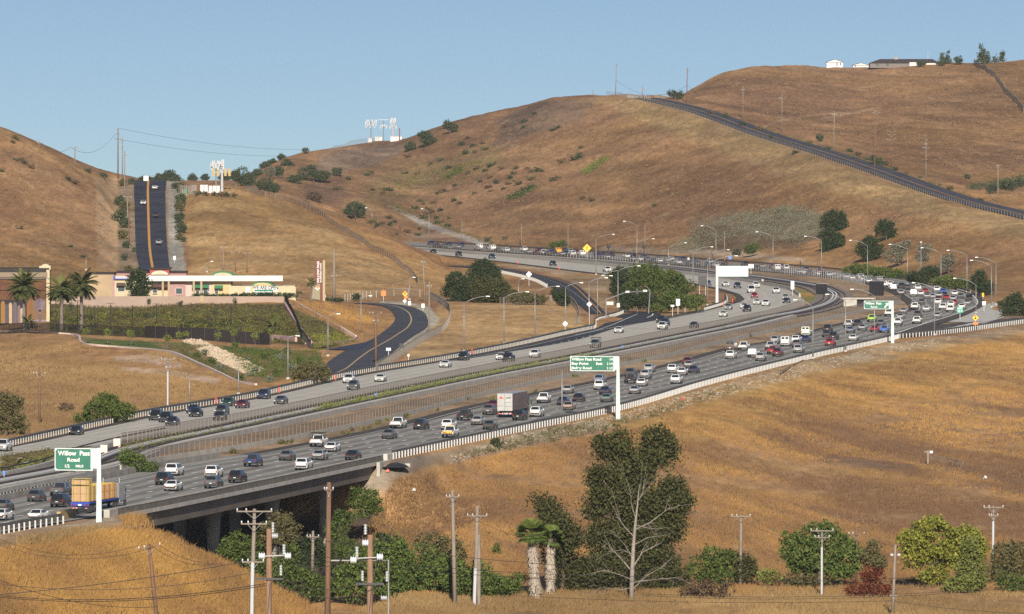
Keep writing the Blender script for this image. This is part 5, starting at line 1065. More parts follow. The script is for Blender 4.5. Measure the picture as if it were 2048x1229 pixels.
# bare white tree in front
p = P3(1263, 1205, 15.25); p[2] = T(p[0], p[1]); s = F/p[1]; vb = VH+F*(H-p[2])/p[1]
o = thing('bare_tree', 'leafless white dead tree standing in front of the large eucalyptus', 'tree', tuple(p), group=FGT)
def bp(u, v, y=0): return ((u-1263)/s, y, (vb-v)/s)
mb = MB(); mb.tube([bp(1263,1210), bp(1264,1150), bp(1267,1090), bp(1271,1045), bp(1275,1010), bp(1277,985), bp(1280,968)], [.36,.30,.24,.17,.10,.05,.02], 8); mb.build('trunk', M_pale, o, smooth=True)
rng = np.random.default_rng(4)
for (a, b_, c, r) in [((1265,1145),(1240,1115),(1222,1098),.15),((1266,1135),(1285,1105),(1325,1085),.15),((1269,1075),(1250,1055),(1238,1038),.12),((1270,1060),(1300,1045),(1340,1015),.13),((1272,1040),(1262,1005),(1262,985),.08),((1275,1005),(1286,985),(1287,968),.08),((1264,1165),(1300,1160),(1350,1155),.13),((1264,1160),(1240,1150),(1210,1140),.1),((1268,1090),(1295,1075),(1330,1070),.09),((1267,1110),(1245,1100),(1215,1105),.08),((1264,1180),(1295,1150),(1330,1130),.1),((1270,1050),(1290,1055),(1318,1058),.07),((1266,1120),(1250,1090),(1232,1070),.07),((1264,1175),(1245,1180),(1200,1175),.09)]:
    y = rng.uniform(-1.5, .3); A0 = np.array(bp(*a)); B0 = np.array(bp(*b_, y*.6)); C0 = np.array(bp(*c, y)); mb = MB(); r = r*.75; mb.tube([A0, B0, C0], [r, r*.65, r*.25], 5)
    for q in range(7):
        t = rng.uniform(.3, 1); b0 = B0*(1-t)+C0*t if rng.random() < .75 else A0*(1-t)+B0*t; dr = (C0-A0)/np.linalg.norm(C0-A0)+rng.normal(size=3)*.55; L_ = rng.uniform(.7, 2.2); mb.tube([b0, b0+dr*L_*.5+[0, 0, .1], b0+dr*L_+[0, 0, rng.uniform(-.3, .3)]], [r*.3, r*.18, .015], 4)
    mb.build('branch', M_pale, o)
# fan palms with skirts of dead fronds
M_thatch = mat('dead_frond', (.33,.285,.23), .95, col2=(.22,.185,.15), nscale=1.3, stretch=(2, 2, .5))
def fan_palm(label, u, vb, s, vc, r, w_, nf=46):
    p = P3(u, vb, s); p[2] = T(p[0], p[1]); s = F/p[1]; h = (VH+F*(H-p[2])/p[1]-vc)/s; o = thing('fan_palm', label, 'palm tree', tuple(p), group=FGT); rng = np.random.default_rng(int(u)); lean = -10/s if u < 1080 else 0
    mb = MB(); mb.tube([(0, 0, -.3), (lean*.5, 0, h*.5), (lean, 0, h)], [.45, .38, .34], 9); mb.build('trunk', M_bark, o)
    n_ = 520; z = rng.random(n_)*h*.93; th = rng.random(n_)*2*math.pi; rr = w_/2/s*(.7+.35*np.sin(z*1.7+u)*.4+.3*rng.random(n_)); V = []
    for k in range(n_):
        c = np.array([lean*z[k]/h+math.cos(th[k])*rr[k]*.6, math.sin(th[k])*rr[k]*.6, z[k]]); o_ = np.array([math.cos(th[k])*.45*rr[k], math.sin(th[k])*.45*rr[k], -rng.uniform(.5, 1.1)]); t_ = np.array([-math.sin(th[k]), math.cos(th[k]), 0])*rng.uniform(.06, .16)
        V += [c-t_, c+t_, c+o_+t_*.6, c+o_-t_*.6]
    mesh_np('frond_skirt', np.array(V), np.arange(4*n_).reshape(-1, 4), M_thatch, o)
    V = []; tn = []
    for k in range(nf):
        th_ = rng.random()*2*math.pi; el = rng.uniform(-.5, 1.35); d = np.array([math.cos(th_)*math.cos(el), math.sin(th_)*math.cos(el), math.sin(el)]); b0 = np.array([lean, 0, h]); st = b0+d*r/s*.55; sd = np.cross(d, [0, 0, 1.]); sd /= np.linalg.norm(sd)+1e-6; up = np.cross(sd, d)
        V += [b0-sd*.03, b0+sd*.03, st+sd*.03, st-sd*.03]; tn.append(.4)
        for q in np.linspace(-1.1, 1.1, 11):
            f = d*math.cos(q)+sd*math.sin(q); e = st+f*r/s*.55-np.array([0, 0, .15*r/s*(1 if el < .4 else .3)]); w2 = np.cross(f, up); w2 = w2/(np.linalg.norm(w2)+1e-6)*.11; m_ = st+f*r/s*.3
            V += [st, m_-w2, e, m_+w2]; tn.append(float(np.clip(.5+.4*el+rng.normal()*.15, 0, 1)))
    mesh_np('crown', np.array(V), np.arange(len(V)).reshape(-1, 4), LM['lush'], o, {'tone': ('FACE', 'FLOAT', tn)}); return o
fan_palm('fan palm with green top and thick grey skirt of dead fronds', 1073, 1207, 15.2, 1070, 34, 28, 80)
fan_palm('second fan palm trunk with ragged dead skirt beside the smaller eucalyptus', 1101, 1206, 15.1, 1078, 30, 26, 40)
# shrubs in front of the underpass
for (lab, u, vb, s, lobes, lm, sz) in [
 ('broad leafy green bush mass at the centre of the brush below the bridge', 760, 1205, 15.1, [(745,1130,62,52),(700,1165,52,42),(790,1110,40,40),(770,1175,60,34)], 'lush', .36),
 ('broad leafy green bush right of the thick insulator pole', 850, 1205, 15.1, [(840,1135,62,40),(880,1160,55,42),(830,1175,60,30),(800,1150,40,45)], 'lush', .36),
 ('broad leafy green bush touching the double pole', 945, 1208, 15.15, [(930,1165,52,40),(985,1175,52,32),(900,1150,40,40),(960,1140,30,22)], 'lush', .36),
 ('rounded green bush just left of the fan palm', 1012, 1206, 15.1, [(1010,1178,36,24),(1030,1165,18,22)], 'lush', .34),
 ('brownish thin leafed bush above the broad leafy bushes', 875, 1150, 14.6, [(862,1090,34,26),(895,1095,30,24),(915,1112,22,20)], 'olive', .32),
 ('dark green rounded bush at the left mouth of the underpass', 480, 1180, 14.9, [(470,1088,34,26),(490,1105,38,34),(455,1108,26,24),(520,1130,30,26)], 'green', .34),
 ('tan olive rounded bush in front of the bridge columns', 562, 1150, 14.6, [(560,1045,30,26),(575,1065,30,28),(540,1070,32,30)], 'olive', .30),
 ('low green bush between the white conduit pole and the tan bush', 570, 1210, 15.0, [(545,1145,45,36),(600,1165,48,36),(640,1180,40,30),(580,1110,30,24),(520,1150,30,30)], 'green', .34),
 ('dark green bush between the tan bush and the tall brown pole', 630, 1165, 14.7, [(625,1095,28,26),(650,1115,30,28),(605,1120,26,24)], 'oak', .32),
 ('dark leafy bush right of the tall brown pole', 700, 1150, 14.6, [(690,1095,26,22),(715,1108,28,24),(675,1115,24,24)], 'green', .32),
 ('dark leafy bush behind the thick insulator pole', 770, 1140, 14.5, [(765,1085,26,18),(790,1095,24,18),(745,1100,24,20)], 'oak', .32),
 ('bright green bush climbing the bank at the right end of the bridge', 725, 1015, 13.75, [(722,990,26,16),(738,1000,16,12),(710,1005,18,14)], 'green', .30),
 ('leafy bush on the bare earth under the bridge end', 738, 1040, 13.9, [(742,1000,24,18),(728,1018,24,20),(750,1018,18,14)], 'green', .30),
 ('long green bush trailing down the shaded bank below the bridge end', 690, 1090, 14.2, [(690,1035,22,18),(675,1060,24,24),(665,1090,22,24)], 'green', .30),
 ('small round dark bush alone on the near slope left of the palm', 993, 1110, None, [(993,1100,12,10)], 'green', .26),
 ('dark bush under the right side of the large eucalyptus', 1350, 1195, 15.05, [(1345,1160,40,32),(1330,1175,40,22)], 'euc', .32),
 ('green shrub with two crowns left of the wide crossarm pole', 1432, 1175, 14.95, [(1425,1115,26,24),(1450,1120,24,22),(1405,1140,34,28),(1440,1150,40,26)], 'green', .32),
 ('dark green shrub at the foot of the wide crossarm pole', 1490, 1170, 14.9, [(1478,1120,16,20),(1498,1130,18,22),(1490,1150,26,16)], 'euc', .30),
 ('bare reddish brown thicket below the green shrubs', 1420, 1198, 15.2, [(1425,1180,48,16),(1390,1182,34,16)], 'brush', .3),
 ('small yellowish bush left of the round green tree', 1532, 1172, 14.95, [(1535,1152,26,14)], 'ygr', .28),
 ('grey green scrub below the round green tree', 1600, 1178, 14.95, [(1590,1158,30,14),(1630,1162,40,14)], 'olive', .28),
 ('grey brown scrub at the right edge of the picture', 2015, 1175, 14.9, [(2010,1110,32,34),(2035,1120,30,38),(1995,1140,26,26)], 'olive', .3),
 ('low green scrub below the grey brown scrub at right', 2030, 1195, 15.1, [(2020,1165,34,20),(2045,1175,20,18)], 'green', .28)]:
    tree(lab, 'bush', u, vb, s, lobes, lm, sz, .95, .12, 'shrubs below the near slope', 'bush', clump=10)
tree('round full green tree behind the white based pole', 'tree', 1640, 1172, 14.95, [(1598,1105,40,36),(1650,1085,48,38),(1692,1110,36,36),(1640,1058,44,16),(1625,1130,58,26),(1680,1138,40,22),(1590,1085,26,22)], 'lush', .36, 1.15, .35, FGT, 'broadleaf_tree', clump=10)
tree('wide yellow green tree with a light flat topped crown', 'tree', 1858, 1170, 14.95, [(1870,1058,48,26),(1822,1075,36,16),(1925,1078,44,30),(1848,1098,50,26),(1905,1112,56,30),(1868,1150,32,18),(1950,1100,28,30),(1835,1120,30,16)], 'yellow', .36, 1.1, .4, FGT, 'broadleaf_tree', clump=11)
tree('conical yellowish green tree at the right foot of the wide yellow green tree', 'tree', 1940, 1192, 15.1, [(1940,1100,20,30),(1938,1135,34,28),(1940,1165,42,24),(1905,1172,28,16)], 'ygr', .30, 1.2, .2, FGT, 'cypress_tree', clump=10)
tree('small tree turning red with a green tip beside the floodlight pole', 'tree', 1740, 1198, 15.2, [(1744,1098,14,22),(1735,1118,24,20),(1755,1125,20,18),(1745,1150,28,24),(1722,1178,34,18),(1762,1180,28,16)], 'olive', .28, 1.1, .15, FGT, 'maple_tree', clump=9, lm2='red')
# left field
tree('large dark tree cut by the left edge above the far carriageway', 'tree', 12, 872, None, [(5,812,30,30),(30,805,22,16),(15,840,38,28),(40,850,18,20),(-20,830,30,40)], 'olive', .32, 1.3, .3, None, 'oak_tree')
tree('bright green rounded bush against the far guardrail on the left', 'bush', 212, 846, None, [(185,825,28,22),(212,808,34,26),(240,822,28,20),(165,838,24,12)], 'green', .3, 1.3, .12, None, 'bush')
tree('grey leafless shrub between the left edge tree and the bright green bush', 'bush', 134, 824, None, [(134,814,20,10)], 'brush', .2, .6, .05, None, 'bush')
tree('dark green bush between the railway bridge and the near carriageway', 'bush', 268, 946, 13.9, [(252,915,18,16),(272,922,24,20),(298,934,18,10)], 'green', .28, 1.3, .1, None, 'bush')
tree('dark olive bush at the bottom end of the local road behind the far guardrail', 'bush', 628, 768, None, [(625,742,32,18),(600,752,22,14),(650,752,16,12)], 'olive', .3, 1.3, .1, None, 'bush')
tree('round bush in the median grass at the left edge', 'bush', 18, 944, None, [(18,936,17,9)], 'olive', .25, 1.2, .08, None, 'bush')
tree('dark round clipped bush on the cut bank below the slatted guardrail', 'bush', 995, 895, None, [(995,887,15,9)], 'oak', .25, 1.6, .08, None, 'bush')
tree('round dark bush on the bare median strip ahead of the blue pickup', 'bush', 467, 908, None, [(467,904,10,5)], 'olive', .22, 1.4, .06, None, 'bush')
tree('larger dark bush on the bare median strip above the dark gray sedan', 'bush', 565, 889, None, [(564,886,10,5),(580,884,7,4)], 'olive', .22, 1.4, .06, None, 'bush')
for k, (u, v) in enumerate([(685,866),(697,866),(704,860),(725,858),(738,856),(755,848),(757,845),(773,840),(810,833),(814,832),(875,820),(910,800),(935,798),(985,797),(1072,740),(1180,735),(1260,720),(1290,722),(1345,705),(640,868),(1070,783),(1150,752),(1500,672),(1565,655)]):
    tree('%s weed clump on the bare median strip, number %s from the left' % (['small', 'scraggly', 'dry'][k % 3], ['one','two','three','four','five','six','seven','eight','nine','ten','eleven','twelve','thirteen','fourteen','fifteen','sixteen','seventeen','eighteen','nineteen','twenty','twenty one','twenty two','twenty three','twenty four'][k]), 'weed', u, v+3, None, [(u, v, 4.5 if k % 3 else 6.5, 3 if k % 2 else 4.5)], 'ygr' if k % 2 else 'olive', .2, 1.0, .03, 'weed clumps on the median strip', 'weed', limbs=False)
# middle distance
OAK = 'dark oaks and thickets around the bends'
for (lab, u, vb, lobes, lm, sz, nm) in [
 ('dark round oak at the foot of the grass spur, left of the lamp row', 916, 603, [(912,562,24,20),(930,572,24,20),(908,585,26,18),(928,594,24,10)], 'oak', .38, 'oak_tree'),
 ('dark oak spreading over the far carriageway behind the round oak', 968, 572, [(965,535,26,18),(985,548,26,20),(952,552,24,16)], 'oak', .38, 'oak_tree'),
 ('grey dark thicket between the oaks and the dark far ramp', 990, 606, [(985,580,40,26),(1010,592,34,16),(965,592,26,16),(1040,598,22,8)], 'euc', .38, 'thicket'),
 ('low dark scrub by the mown triangle back fence', 1055, 610, [(1050,596,34,12),(1080,600,20,9)], 'olive', .34, 'thicket'),
 ('dark bush just left of the far ramp bend', 1118, 612, [(1118,592,22,18),(1130,602,14,12)], 'oak', .34, 'thicket'),
 ('left tree of the green cluster by the ramp signal', 1250, 592, [(1240,550,28,18),(1255,565,32,20),(1235,578,20,16)], 'oak', .40, 'oak_tree'),
 ('middle tree of the green cluster by the ramp signal', 1300, 600, [(1290,545,40,18),(1310,560,34,20),(1285,575,36,20)], 'green', .40, 'oak_tree'),
 ('right tree of the green cluster beside the twin lamp row', 1345, 600, [(1345,555,28,20),(1365,575,28,18),(1335,580,30,18)], 'green', .40, 'oak_tree'),
 ('shaded lower tree at the foot of the green cluster', 1275, 626, [(1265,598,34,22),(1290,605,34,18),(1250,608,18,12)], 'oak', .40, 'oak_tree'),
 ('lower right bush of the green cluster behind the bright diamond sign', 1370, 627, [(1350,600,34,20),(1385,605,28,16),(1325,612,28,12)], 'green', .40, 'oak_tree'),
 ('upper of two stacked dark oaks on the right hillside', 1668, 466, [(1668,436,28,18),(1682,448,20,16),(1655,448,16,14)], 'oak', .40, 'oak_tree'),
 ('lower of two stacked dark oaks on the right hillside', 1660, 502, [(1655,472,20,16),(1672,480,20,18),(1655,490,16,10)], 'oak', .40, 'oak_tree'),
 ('isolated round oak right of the two stacked oaks', 1773, 481, [(1773,452,18,12),(1780,466,18,12),(1762,462,14,14)], 'oak', .40, 'oak_tree'),
 ('dark oak behind the left armed lamp above the crowded bend', 1735, 524, [(1742,482,16,12),(1730,500,20,18),(1752,500,16,16),(1738,515,20,8)], 'oak', .40, 'oak_tree'),
 ('sparse greyish tree above the crowded bend', 1800, 532, [(1800,498,20,14),(1790,512,22,14),(1812,488,10,8)], 'grey', .36, 'tree'),
 ('thin pale tree right of the sparse greyish one', 1852, 548, [(1850,496,16,10),(1845,515,16,12)], 'grey', .34, 'tree'),
 ('another pale bare tree behind the right street lamps', 1898, 548, [(1896,520,16,14),(1888,534,14,8)], 'grey', .34, 'tree'),
 ('left end of the green hedge behind the crowded bend', 1715, 552, [(1708,540,22,12),(1730,542,22,14)], 'green', .38, 'thicket'),
 ('bright middle of the green hedge behind the crowded bend', 1765, 558, [(1760,545,28,13),(1790,550,24,12)], 'green', .38, 'thicket'),
 ('dark part of the hedge behind the plain tall pole', 1840, 572, [(1835,556,32,14),(1860,545,22,14)], 'oak', .38, 'thicket'),
 ('right part of the hedge by the tall lamps', 1905, 580, [(1895,565,28,14),(1925,570,20,12)], 'green', .38, 'thicket'),
 ('dark bushy tree at the right end of the hedge', 1962, 592, [(1955,565,20,18),(1970,578,20,16),(1962,550,12,10)], 'oak', .38, 'oak_tree'),
 ('dark bush at the right edge beyond the exit lane', 2030, 632, [(2030,600,22,14),(2040,615,26,18),(2015,618,16,14)], 'oak', .38, 'thicket'),
 ('small dark bush by the pole below the far right lamps', 2003, 617, [(2003,608,7,8)], 'oak', .34, 'bush'),
 ('round dark bush on the left ridge beside the small far lamp', 712, 438, [(705,415,18,12),(720,420,14,14),(695,424,12,8)], 'far', .42, 'oak_tree'),
 ('dark bush at the foot of the antenna hill, right part', 628, 365, [(620,342,18,12),(640,350,22,12),(600,355,14,8)], 'far', .42, 'oak_tree'),
 ('dark bush at the foot of the antenna hill, left part', 595, 368, [(590,358,16,9)], 'far', .42, 'thicket'),
 ('small dark oak on the slope right of the antenna hill bushes', 674, 352, [(674,343,13,8)], 'far', .4, 'bush'),
 ('brown round shrub on the left ridge above the fence', 632, 404, [(630,394,18,10)], 'brush', .4, 'bush'),
 ('left dark tree on the ridge beside the antenna compound', 482, 372, [(478,352,18,14),(495,362,20,12)], 'far', .42, 'oak_tree'),
 ('dark bush on the ridge right of the antenna compound trees', 538, 388, [(530,370,22,12),(548,376,18,12)], 'far', .42, 'oak_tree'),
 ('pale grey bare tree on the valley floor behind the ridge', 540, 360, [(540,344,14,10)], 'grey', .36, 'tree'),
 ('dark shrub right of the pale grey bare tree', 556, 355, [(556,344,12,12)], 'far', .4, 'bush'),
 ('upper dark oak on the middle hill skyline', 900, 267, [(896,250,12,9),(908,255,10,9)], 'far', .42, 'oak_tree'),
 ('larger dark oak on the middle hill just below the skyline', 853, 293, [(850,270,16,10),(856,280,16,12)], 'far', .42, 'oak_tree'),
 ('smaller dark oak left of the larger skyline oak', 820, 303, [(820,294,14,9)], 'far', .42, 'oak_tree'),
 ('small shrub on the antenna hill left slope', 611, 308, [(611,302,8,5)], 'far', .36, 'bush'),
 ('round bush at the road summit beside the dark pole', 1350, 199, [(1346,188,12,8),(1358,190,10,8)], 'far', .4, 'oak_tree'),
 ('dark bush at the base of the pole near the hill road', 1752, 331, [(1748,318,7,9),(1757,322,8,8)], 'far', .36, 'bush'),
 ('grey bush above the hill road left of the stump pole', 1642, 284, [(1640,275,8,7)], 'far', .36, 'bush'),
 ('dark shrub group above the right end of the hill road', 2020, 388, [(1985,378,14,8),(2015,372,22,10),(2040,365,14,9)], 'far', .38, 'thicket'),
 ('small dark shrub left of the right end shrub group', 1935, 358, [(1934,354,6,5)], 'far', .34, 'bush'),
 ('green bushy patch between the burnt posts and the diamond sign', 1118, 497, [(1110,492,14,7),(1122,487,10,6)], 'green', .36, 'bush'),
 ('low dark shrub above the far queue right of the white sign', 1475, 512, [(1474,506,10,6)], 'oak', .36, 'bush'),
 ('dark green shrub below the grey scrub, by the left armed lamp', 1503, 514, [(1500,500,14,11),(1510,494,8,8)], 'green', .36, 'bush'),
 ('dark evergreen tree in front of the shops', 279, 602, [(278,552,18,14),(272,570,20,18),(288,572,16,18),(278,588,18,12)], 'oak', .36, 'tree'),
 ('dark red bush at the shop front left of the evergreen', 235, 596, [(236,588,16,8),(215,590,18,8)], 'brush', .3, 'bush'),
 ('dark bush behind the wall left of the shops', 195, 596, [(190,580,14,14),(205,586,14,9)], 'oak', .32, 'bush'),
 ('reddish bush at the shop front right of the evergreen', 322, 596, [(322,586,10,10)], 'red', .3, 'bush'),
 ('dark hedge clump below the tall business park sign', 668, 604, [(650,600,18,4),(675,601,16,4)], 'oak', .3, 'hedge'),
 ('round bush at the roadside between the hedge and the orange sign', 713, 603, [(712,594,10,7)], 'oak', .3, 'bush')]:
    tree(lab, 'tree' if 'tree' in nm else 'bush', u, vb, None, lobes, lm, sz, 1.35, .22 if 'tree' in nm else .1, OAK, nm, limbs='tree' in nm)
# roadside shrubs along the steep road
ROW = 'shrubs along the verges of the steep road'
for k, (u, v, r) in enumerate([(245,365,8),(262,364,6),(238,402,11),(248,412,10),(240,432,13),(250,446,11),(245,470,10),(252,490,8),(248,515,7),(256,540,9),(268,500,5),(361,398,11),(358,414,10),(357,436,12),(361,456,12),(358,474,8),(366,480,5),(350,372,7),(362,372,8)]):
    tree(('left' if u < 300 else 'right')+' verge shrub of the steep road, %s from the top' % ['first','second','third','fourth','fifth','sixth','seventh','eighth','ninth','tenth','eleventh'][k if k < 11 else k-11], 'bush', u, v+r*.9, None, [(u, v, r, r*.9), (u+r*.4, v-r*.3, r*.6, r*.6)], 'far' if k % 3 else 'olive', .4, 1.3, .15, ROW, 'roadside_shrub')
for k, (u, v, r) in enumerate([(205,352,6),(285,358,6),(298,358,6),(318,354,9),(338,350,13),(352,356,8),(385,353,7),(410,352,6),(176,342,4),(500,352,10),(515,345,9),(470,348,8),(450,350,9),(530,330,8),(545,322,7),(563,312,6),(575,325,9)]):
    tree('skyline shrub beyond the steep road crest, %s' % ['far left of the crest','left edge of the roadway','small one beside the square sign','broad one right of the square sign','largest rounded dome','small one right of the dome','one above the compound fence','one just left of the antennas','tiny one on the left skyline','bigger one right of antennas','one on the antenna hill foot','one directly behind the antennas','one right behind the antenna poles','lower skyline scrub of the antenna hill','middle skyline scrub of the antenna hill','upper skyline scrub of the antenna hill','scrub just under the skyline scrub'][k], 'bush', u, v+r*.8, None, [(u, v, r, r*.8), (u+r*.7, v+r*.6, r*.9, r*.6), (u-r*.7, v+r*.6, r*.9, r*.6), (u, v+r, r, r*.8)], 'far', .42, 1.6, .12, 'skyline shrubs on the left', 'skyline_shrub', limbs=False)
# conifers and trees at the hilltop house
def conifer(label, u, vb, vt, w_, lm='far'):
    global TS; TS += 1; p = hit(u, vb); s = F/p[1]; h = (vb-vt)/s; o = thing('conifer_tree', label, 'tree', tuple(p), group='conifers beside the hilltop house'); rng = np.random.default_rng(TS)
    lob = [(rng.uniform(-.15, .15)*w_/s, 0, h*(.12+.85*t), w_/s*.5*(1-t)**.8*rng.uniform(.7, 1.15)+.25, w_/s*.5*(1-t)**.8+.25, h*.07+.2) for t in np.linspace(0, .97, 9)]
    crown('crown', o, lob, int(900*w_/30), .42, lm, TS, 9); mb = MB(); mb.tube([(0, 0, -.3), (0, 0, h*.95)], [.3, .05], 6); mb.build('trunk', M_bark, o); return o
conifer('large dark conifer left of the hill fence at top right', 1962, 128, 90, 26); conifer('dark conifer merged with the large one on its right', 1974, 127, 104, 22); conifer('small spire conifer at top right', 2004, 124, 101, 13); conifer('tiny conifer between the two large ones and the spire', 1990, 126, 113, 6)
conifer('thin conifer behind the right end of the long house', 1884, 128, 103, 11); conifer('second thin conifer behind the right end of the long house', 1896, 128, 104, 13)
tree('rounded shrub right of the long hilltop house', 'bush', 1918, 130, None, [(1916,120,10,8)], 'far', .4, 1.3, .1, 'conifers beside the hilltop house', 'bush')
tree('low shrub in front of the long hilltop house', 'bush', 1842, 134, None, [(1842,127,12,5)], 'far', .4, 1.3, .1, 'conifers beside the hilltop house', 'bush')
tree('low shrub at the right corner of the long hilltop house', 'bush', 1882, 133, None, [(1882,126,10,5)], 'far', .4, 1.3, .1, 'conifers beside the hilltop house', 'bush')
# date palms
def date_palm(label, u, vb, vc, r, group, tw=6.5, nf=84):
    p = hit(u, vb); s = F/p[1]; h = (vb-vc)/s; R = r/s; o = thing('date_palm', label, 'palm tree', tuple(p), group=group); rng = np.random.default_rng(int(u*7))
    mb = MB(); mb.tube([(0, 0, -.3), (0, 0, h*.5), (.0, 0, h*.85), (0, 0, h+.1)], [tw/s*.62, tw/s*.5, tw/s*.55, tw/s*.75], 9); mb.build('trunk', mat('palm_trunk', (.16,.135,.115), .9, col2=(.11,.09,.08), nscale=2), o)
    mb = MB(); mb.lathe((0, 0, h-.9), [(tw/s*.5, 0), (tw/s*.95, .5), (tw/s*.8, 1.0), (.1, 1.3)], 9); mb.build('crown_base', mat('palm_boot', (.20,.13,.08), .9), o)
    V = []; tn = []
    for k in range(nf):
        th = rng.random()*2*math.pi; el = math.asin(rng.uniform(-.55, .97)); L_ = R*rng.uniform(.9, 1.12); pts = []; q = np.array([0, 0, h]); d = np.array([math.cos(th)*math.cos(el), math.sin(th)*math.cos(el), math.sin(el)])
        for i in range(7): pts.append(q.copy()); q = q+d*L_/6; d = d+np.array([0, 0, -.16]); d /= np.linalg.norm(d)
        sd = np.array([-math.sin(th), math.cos(th), 0])
        for i in range(6):
            for t in (0, .5):
                c = pts[i]*(1-t)+pts[i+1]*t; w2 = R*.2*(1-abs((i+t)/6-.45)*1.2)
                for sg in (-1, 1):
                    f = (pts[i+1]-pts[i]); f /= np.linalg.norm(f); e = c+sd*sg*w2+f*w2*.8-np.array([0, 0, w2*.3]); a = f*R*.05; V += [c-a, c+a, e+a*.3, e-a*.3]; tn.append(float(np.clip(.45+.5*el/1.5+rng.normal()*.12, 0, 1)))
    mesh_np('crown', np.array(V), np.arange(len(V)).reshape(-1, 4), LM['palm'], o, {'tone': ('FACE', 'FLOAT', tn)}); return o
DP = 'date palms by the painted building'
date_palm('tall date palm in front of the painted building', 48, 662, 573, 40, DP, 6); date_palm('date palm just right of the painted building corner', 123, 662, 578, 38, DP, 6.5); date_palm('date palm nearest the shop wall, right of three', 163, 662, 570, 40, DP, 6.5)
date_palm('small low date palm at the painted building foot', 58, 664, 645, 21, 'small palms', 5, 40); date_palm('small low palm at the right end of the planted bank', 545, 684, 652, 24, 'small palms', 5, 40); date_palm('small palm left of the tall business park sign', 622, 600, 566, 14, 'small palms', 3, 34); date_palm('tiny palm behind the cream wall corner', 598, 602, 584, 9, 'small palms', 2, 26)
# young staked trees
for k, (u, v) in enumerate([(172,687),(215,690),(262,692),(335,700),(357,694),(372,692),(436,694),(468,690),(510,697),(540,690)]):
    tree('young staked tree before the black fence, %s from the left' % ['first','second','third','fourth','fifth','sixth','seventh','eighth','ninth','tenth'][k], 'tree', u, v, None, [(u, v-24, 6, 6.5)], 'ygr', .26, 1.2, .07, 'young staked trees', 'young_tree', limbs=False)
for k, (u, v) in enumerate([(298,623),(362,628),(470,622),(307,648),(367,657),(140,632),(182,655),(428,645)]):
    tree('thin sapling on the planted bank, %s of eight' % ['below the evergreen tree','at the wall pillar left side','right of the wall pillar','below centre of the bank','lower bank beside two stakes','left end of the bank','lower left of the bank','right side of the bank'][k], 'tree', u, v, None, [(u, v-20, 4.5, 7)], 'far', .24, .9, .05, 'saplings on the planted bank', 'sapling', limbs=False)
for k, (u, v, r) in enumerate([(395,712,9),(410,705,8),(425,722,10),(440,735,9),(480,755,9),(510,740,9),(530,712,10),(560,715,10),(600,722,9),(585,735,9),(470,690,8),(500,748,7),(555,745,9),(540,760,8),(615,735,8),(495,720,6),(575,700,8)]):
    tree('grey green garden shrub below the black fence, %s' % ['beside the rock channel top','above the rock channel top','left of the rock channel','lower left of the rock channel','near the thin steel pole','right of the channel foot','under the small low palm','right of the small low palm','beside the driveway lamp','below the driveway lamp','by the young trees','at the channel foot','left of the bend bush','lowest by the guardrail','nearest the driveway','in the middle of the channel right bank','just below the pink wall segment'][k], 'bush', u, v+r*.7, None, [(u, v, r, r*.75)], 'sage' if k % 2 else 'green', .28, 1.2, .08, 'garden shrubs below the black fence', 'garden_shrub', limbs=False)
# scattered hill bushes: a few built, the rest copies
PROTO = []
for k in range(8):
    rng = np.random.default_rng(100+k); o = bpy.data.objects.new('hill_bush', None); V, Fq, t = leaves([(0, 0, .75, 1, 1, .8), (rng.uniform(-.6, .6), .2, .6, .7, .7, .6), (rng.uniform(-.8, .8), -.2, .5, .6, .6, .5)], 150, .24, rng, .8, 7)
    me = mesh_np('hill_bush', V, Fq, LM[['far', 'olive', 'far', 'brush', 'far', 'far', 'oak', 'brush'][k]], None, {'tone': ('FACE', 'FLOAT', t)}); PROTO.append(me)
HB = """735 349;744 344;745 377;766 385;777 378;695 356;674 377;815 312;935 274;923 287;945 290;965 284;951 302;970 297;932 305;881 319;860 327;897 335;835 346;809 344;981 330;955 336;936 344;970 340;911 369;979 352;961 362;992 363;977 373;981 380;875 385;888 381;948 385;839 400;846 406;829 414;864 404;907 400;919 405;858 416;880 419;862 424;852 434;872 435;898 435;880 443;895 451;777 434;762 445;788 442;778 448;816 462;834 468;793 467;839 456;975 476;746 443;755 449;1123 324;1147 317;1158 313;1165 395;1183 399;1308 411;1106 358;1117 352;1020 393;1033 388;1050 380;1062 373;1032 334;1054 335;1029 345;1061 342;1075 340;1085 340;1065 357;1020 354;1003 336;982 330;993 364;1016 366;1035 367;1007 375;1046 242;1050 251;1106 259;1115 254;1008 252;1068 225;1162 293;975 480;1012 475;30 275;25 283;33 319;42 320;50 325;62 333;3 340;136 357;150 365;141 360;142 491;165 512;38 455;1590 305;1700 300;1714 307;1735 316;1768 327;1815 345;1840 352;1880 368;1790 338;1655 297;1620 283;1540 275;1515 258;1484 248;1450 232;1420 225;1900 376;1960 398"""
first = set(); wordpos = ['below the skyline oaks', 'left of the lone green patch', 'beside the long green shrub', 'above the frontage track', 'on the open middle slope', 'near the left hill crest', 'on the bank above the hill road', 'high on the burnt slope']
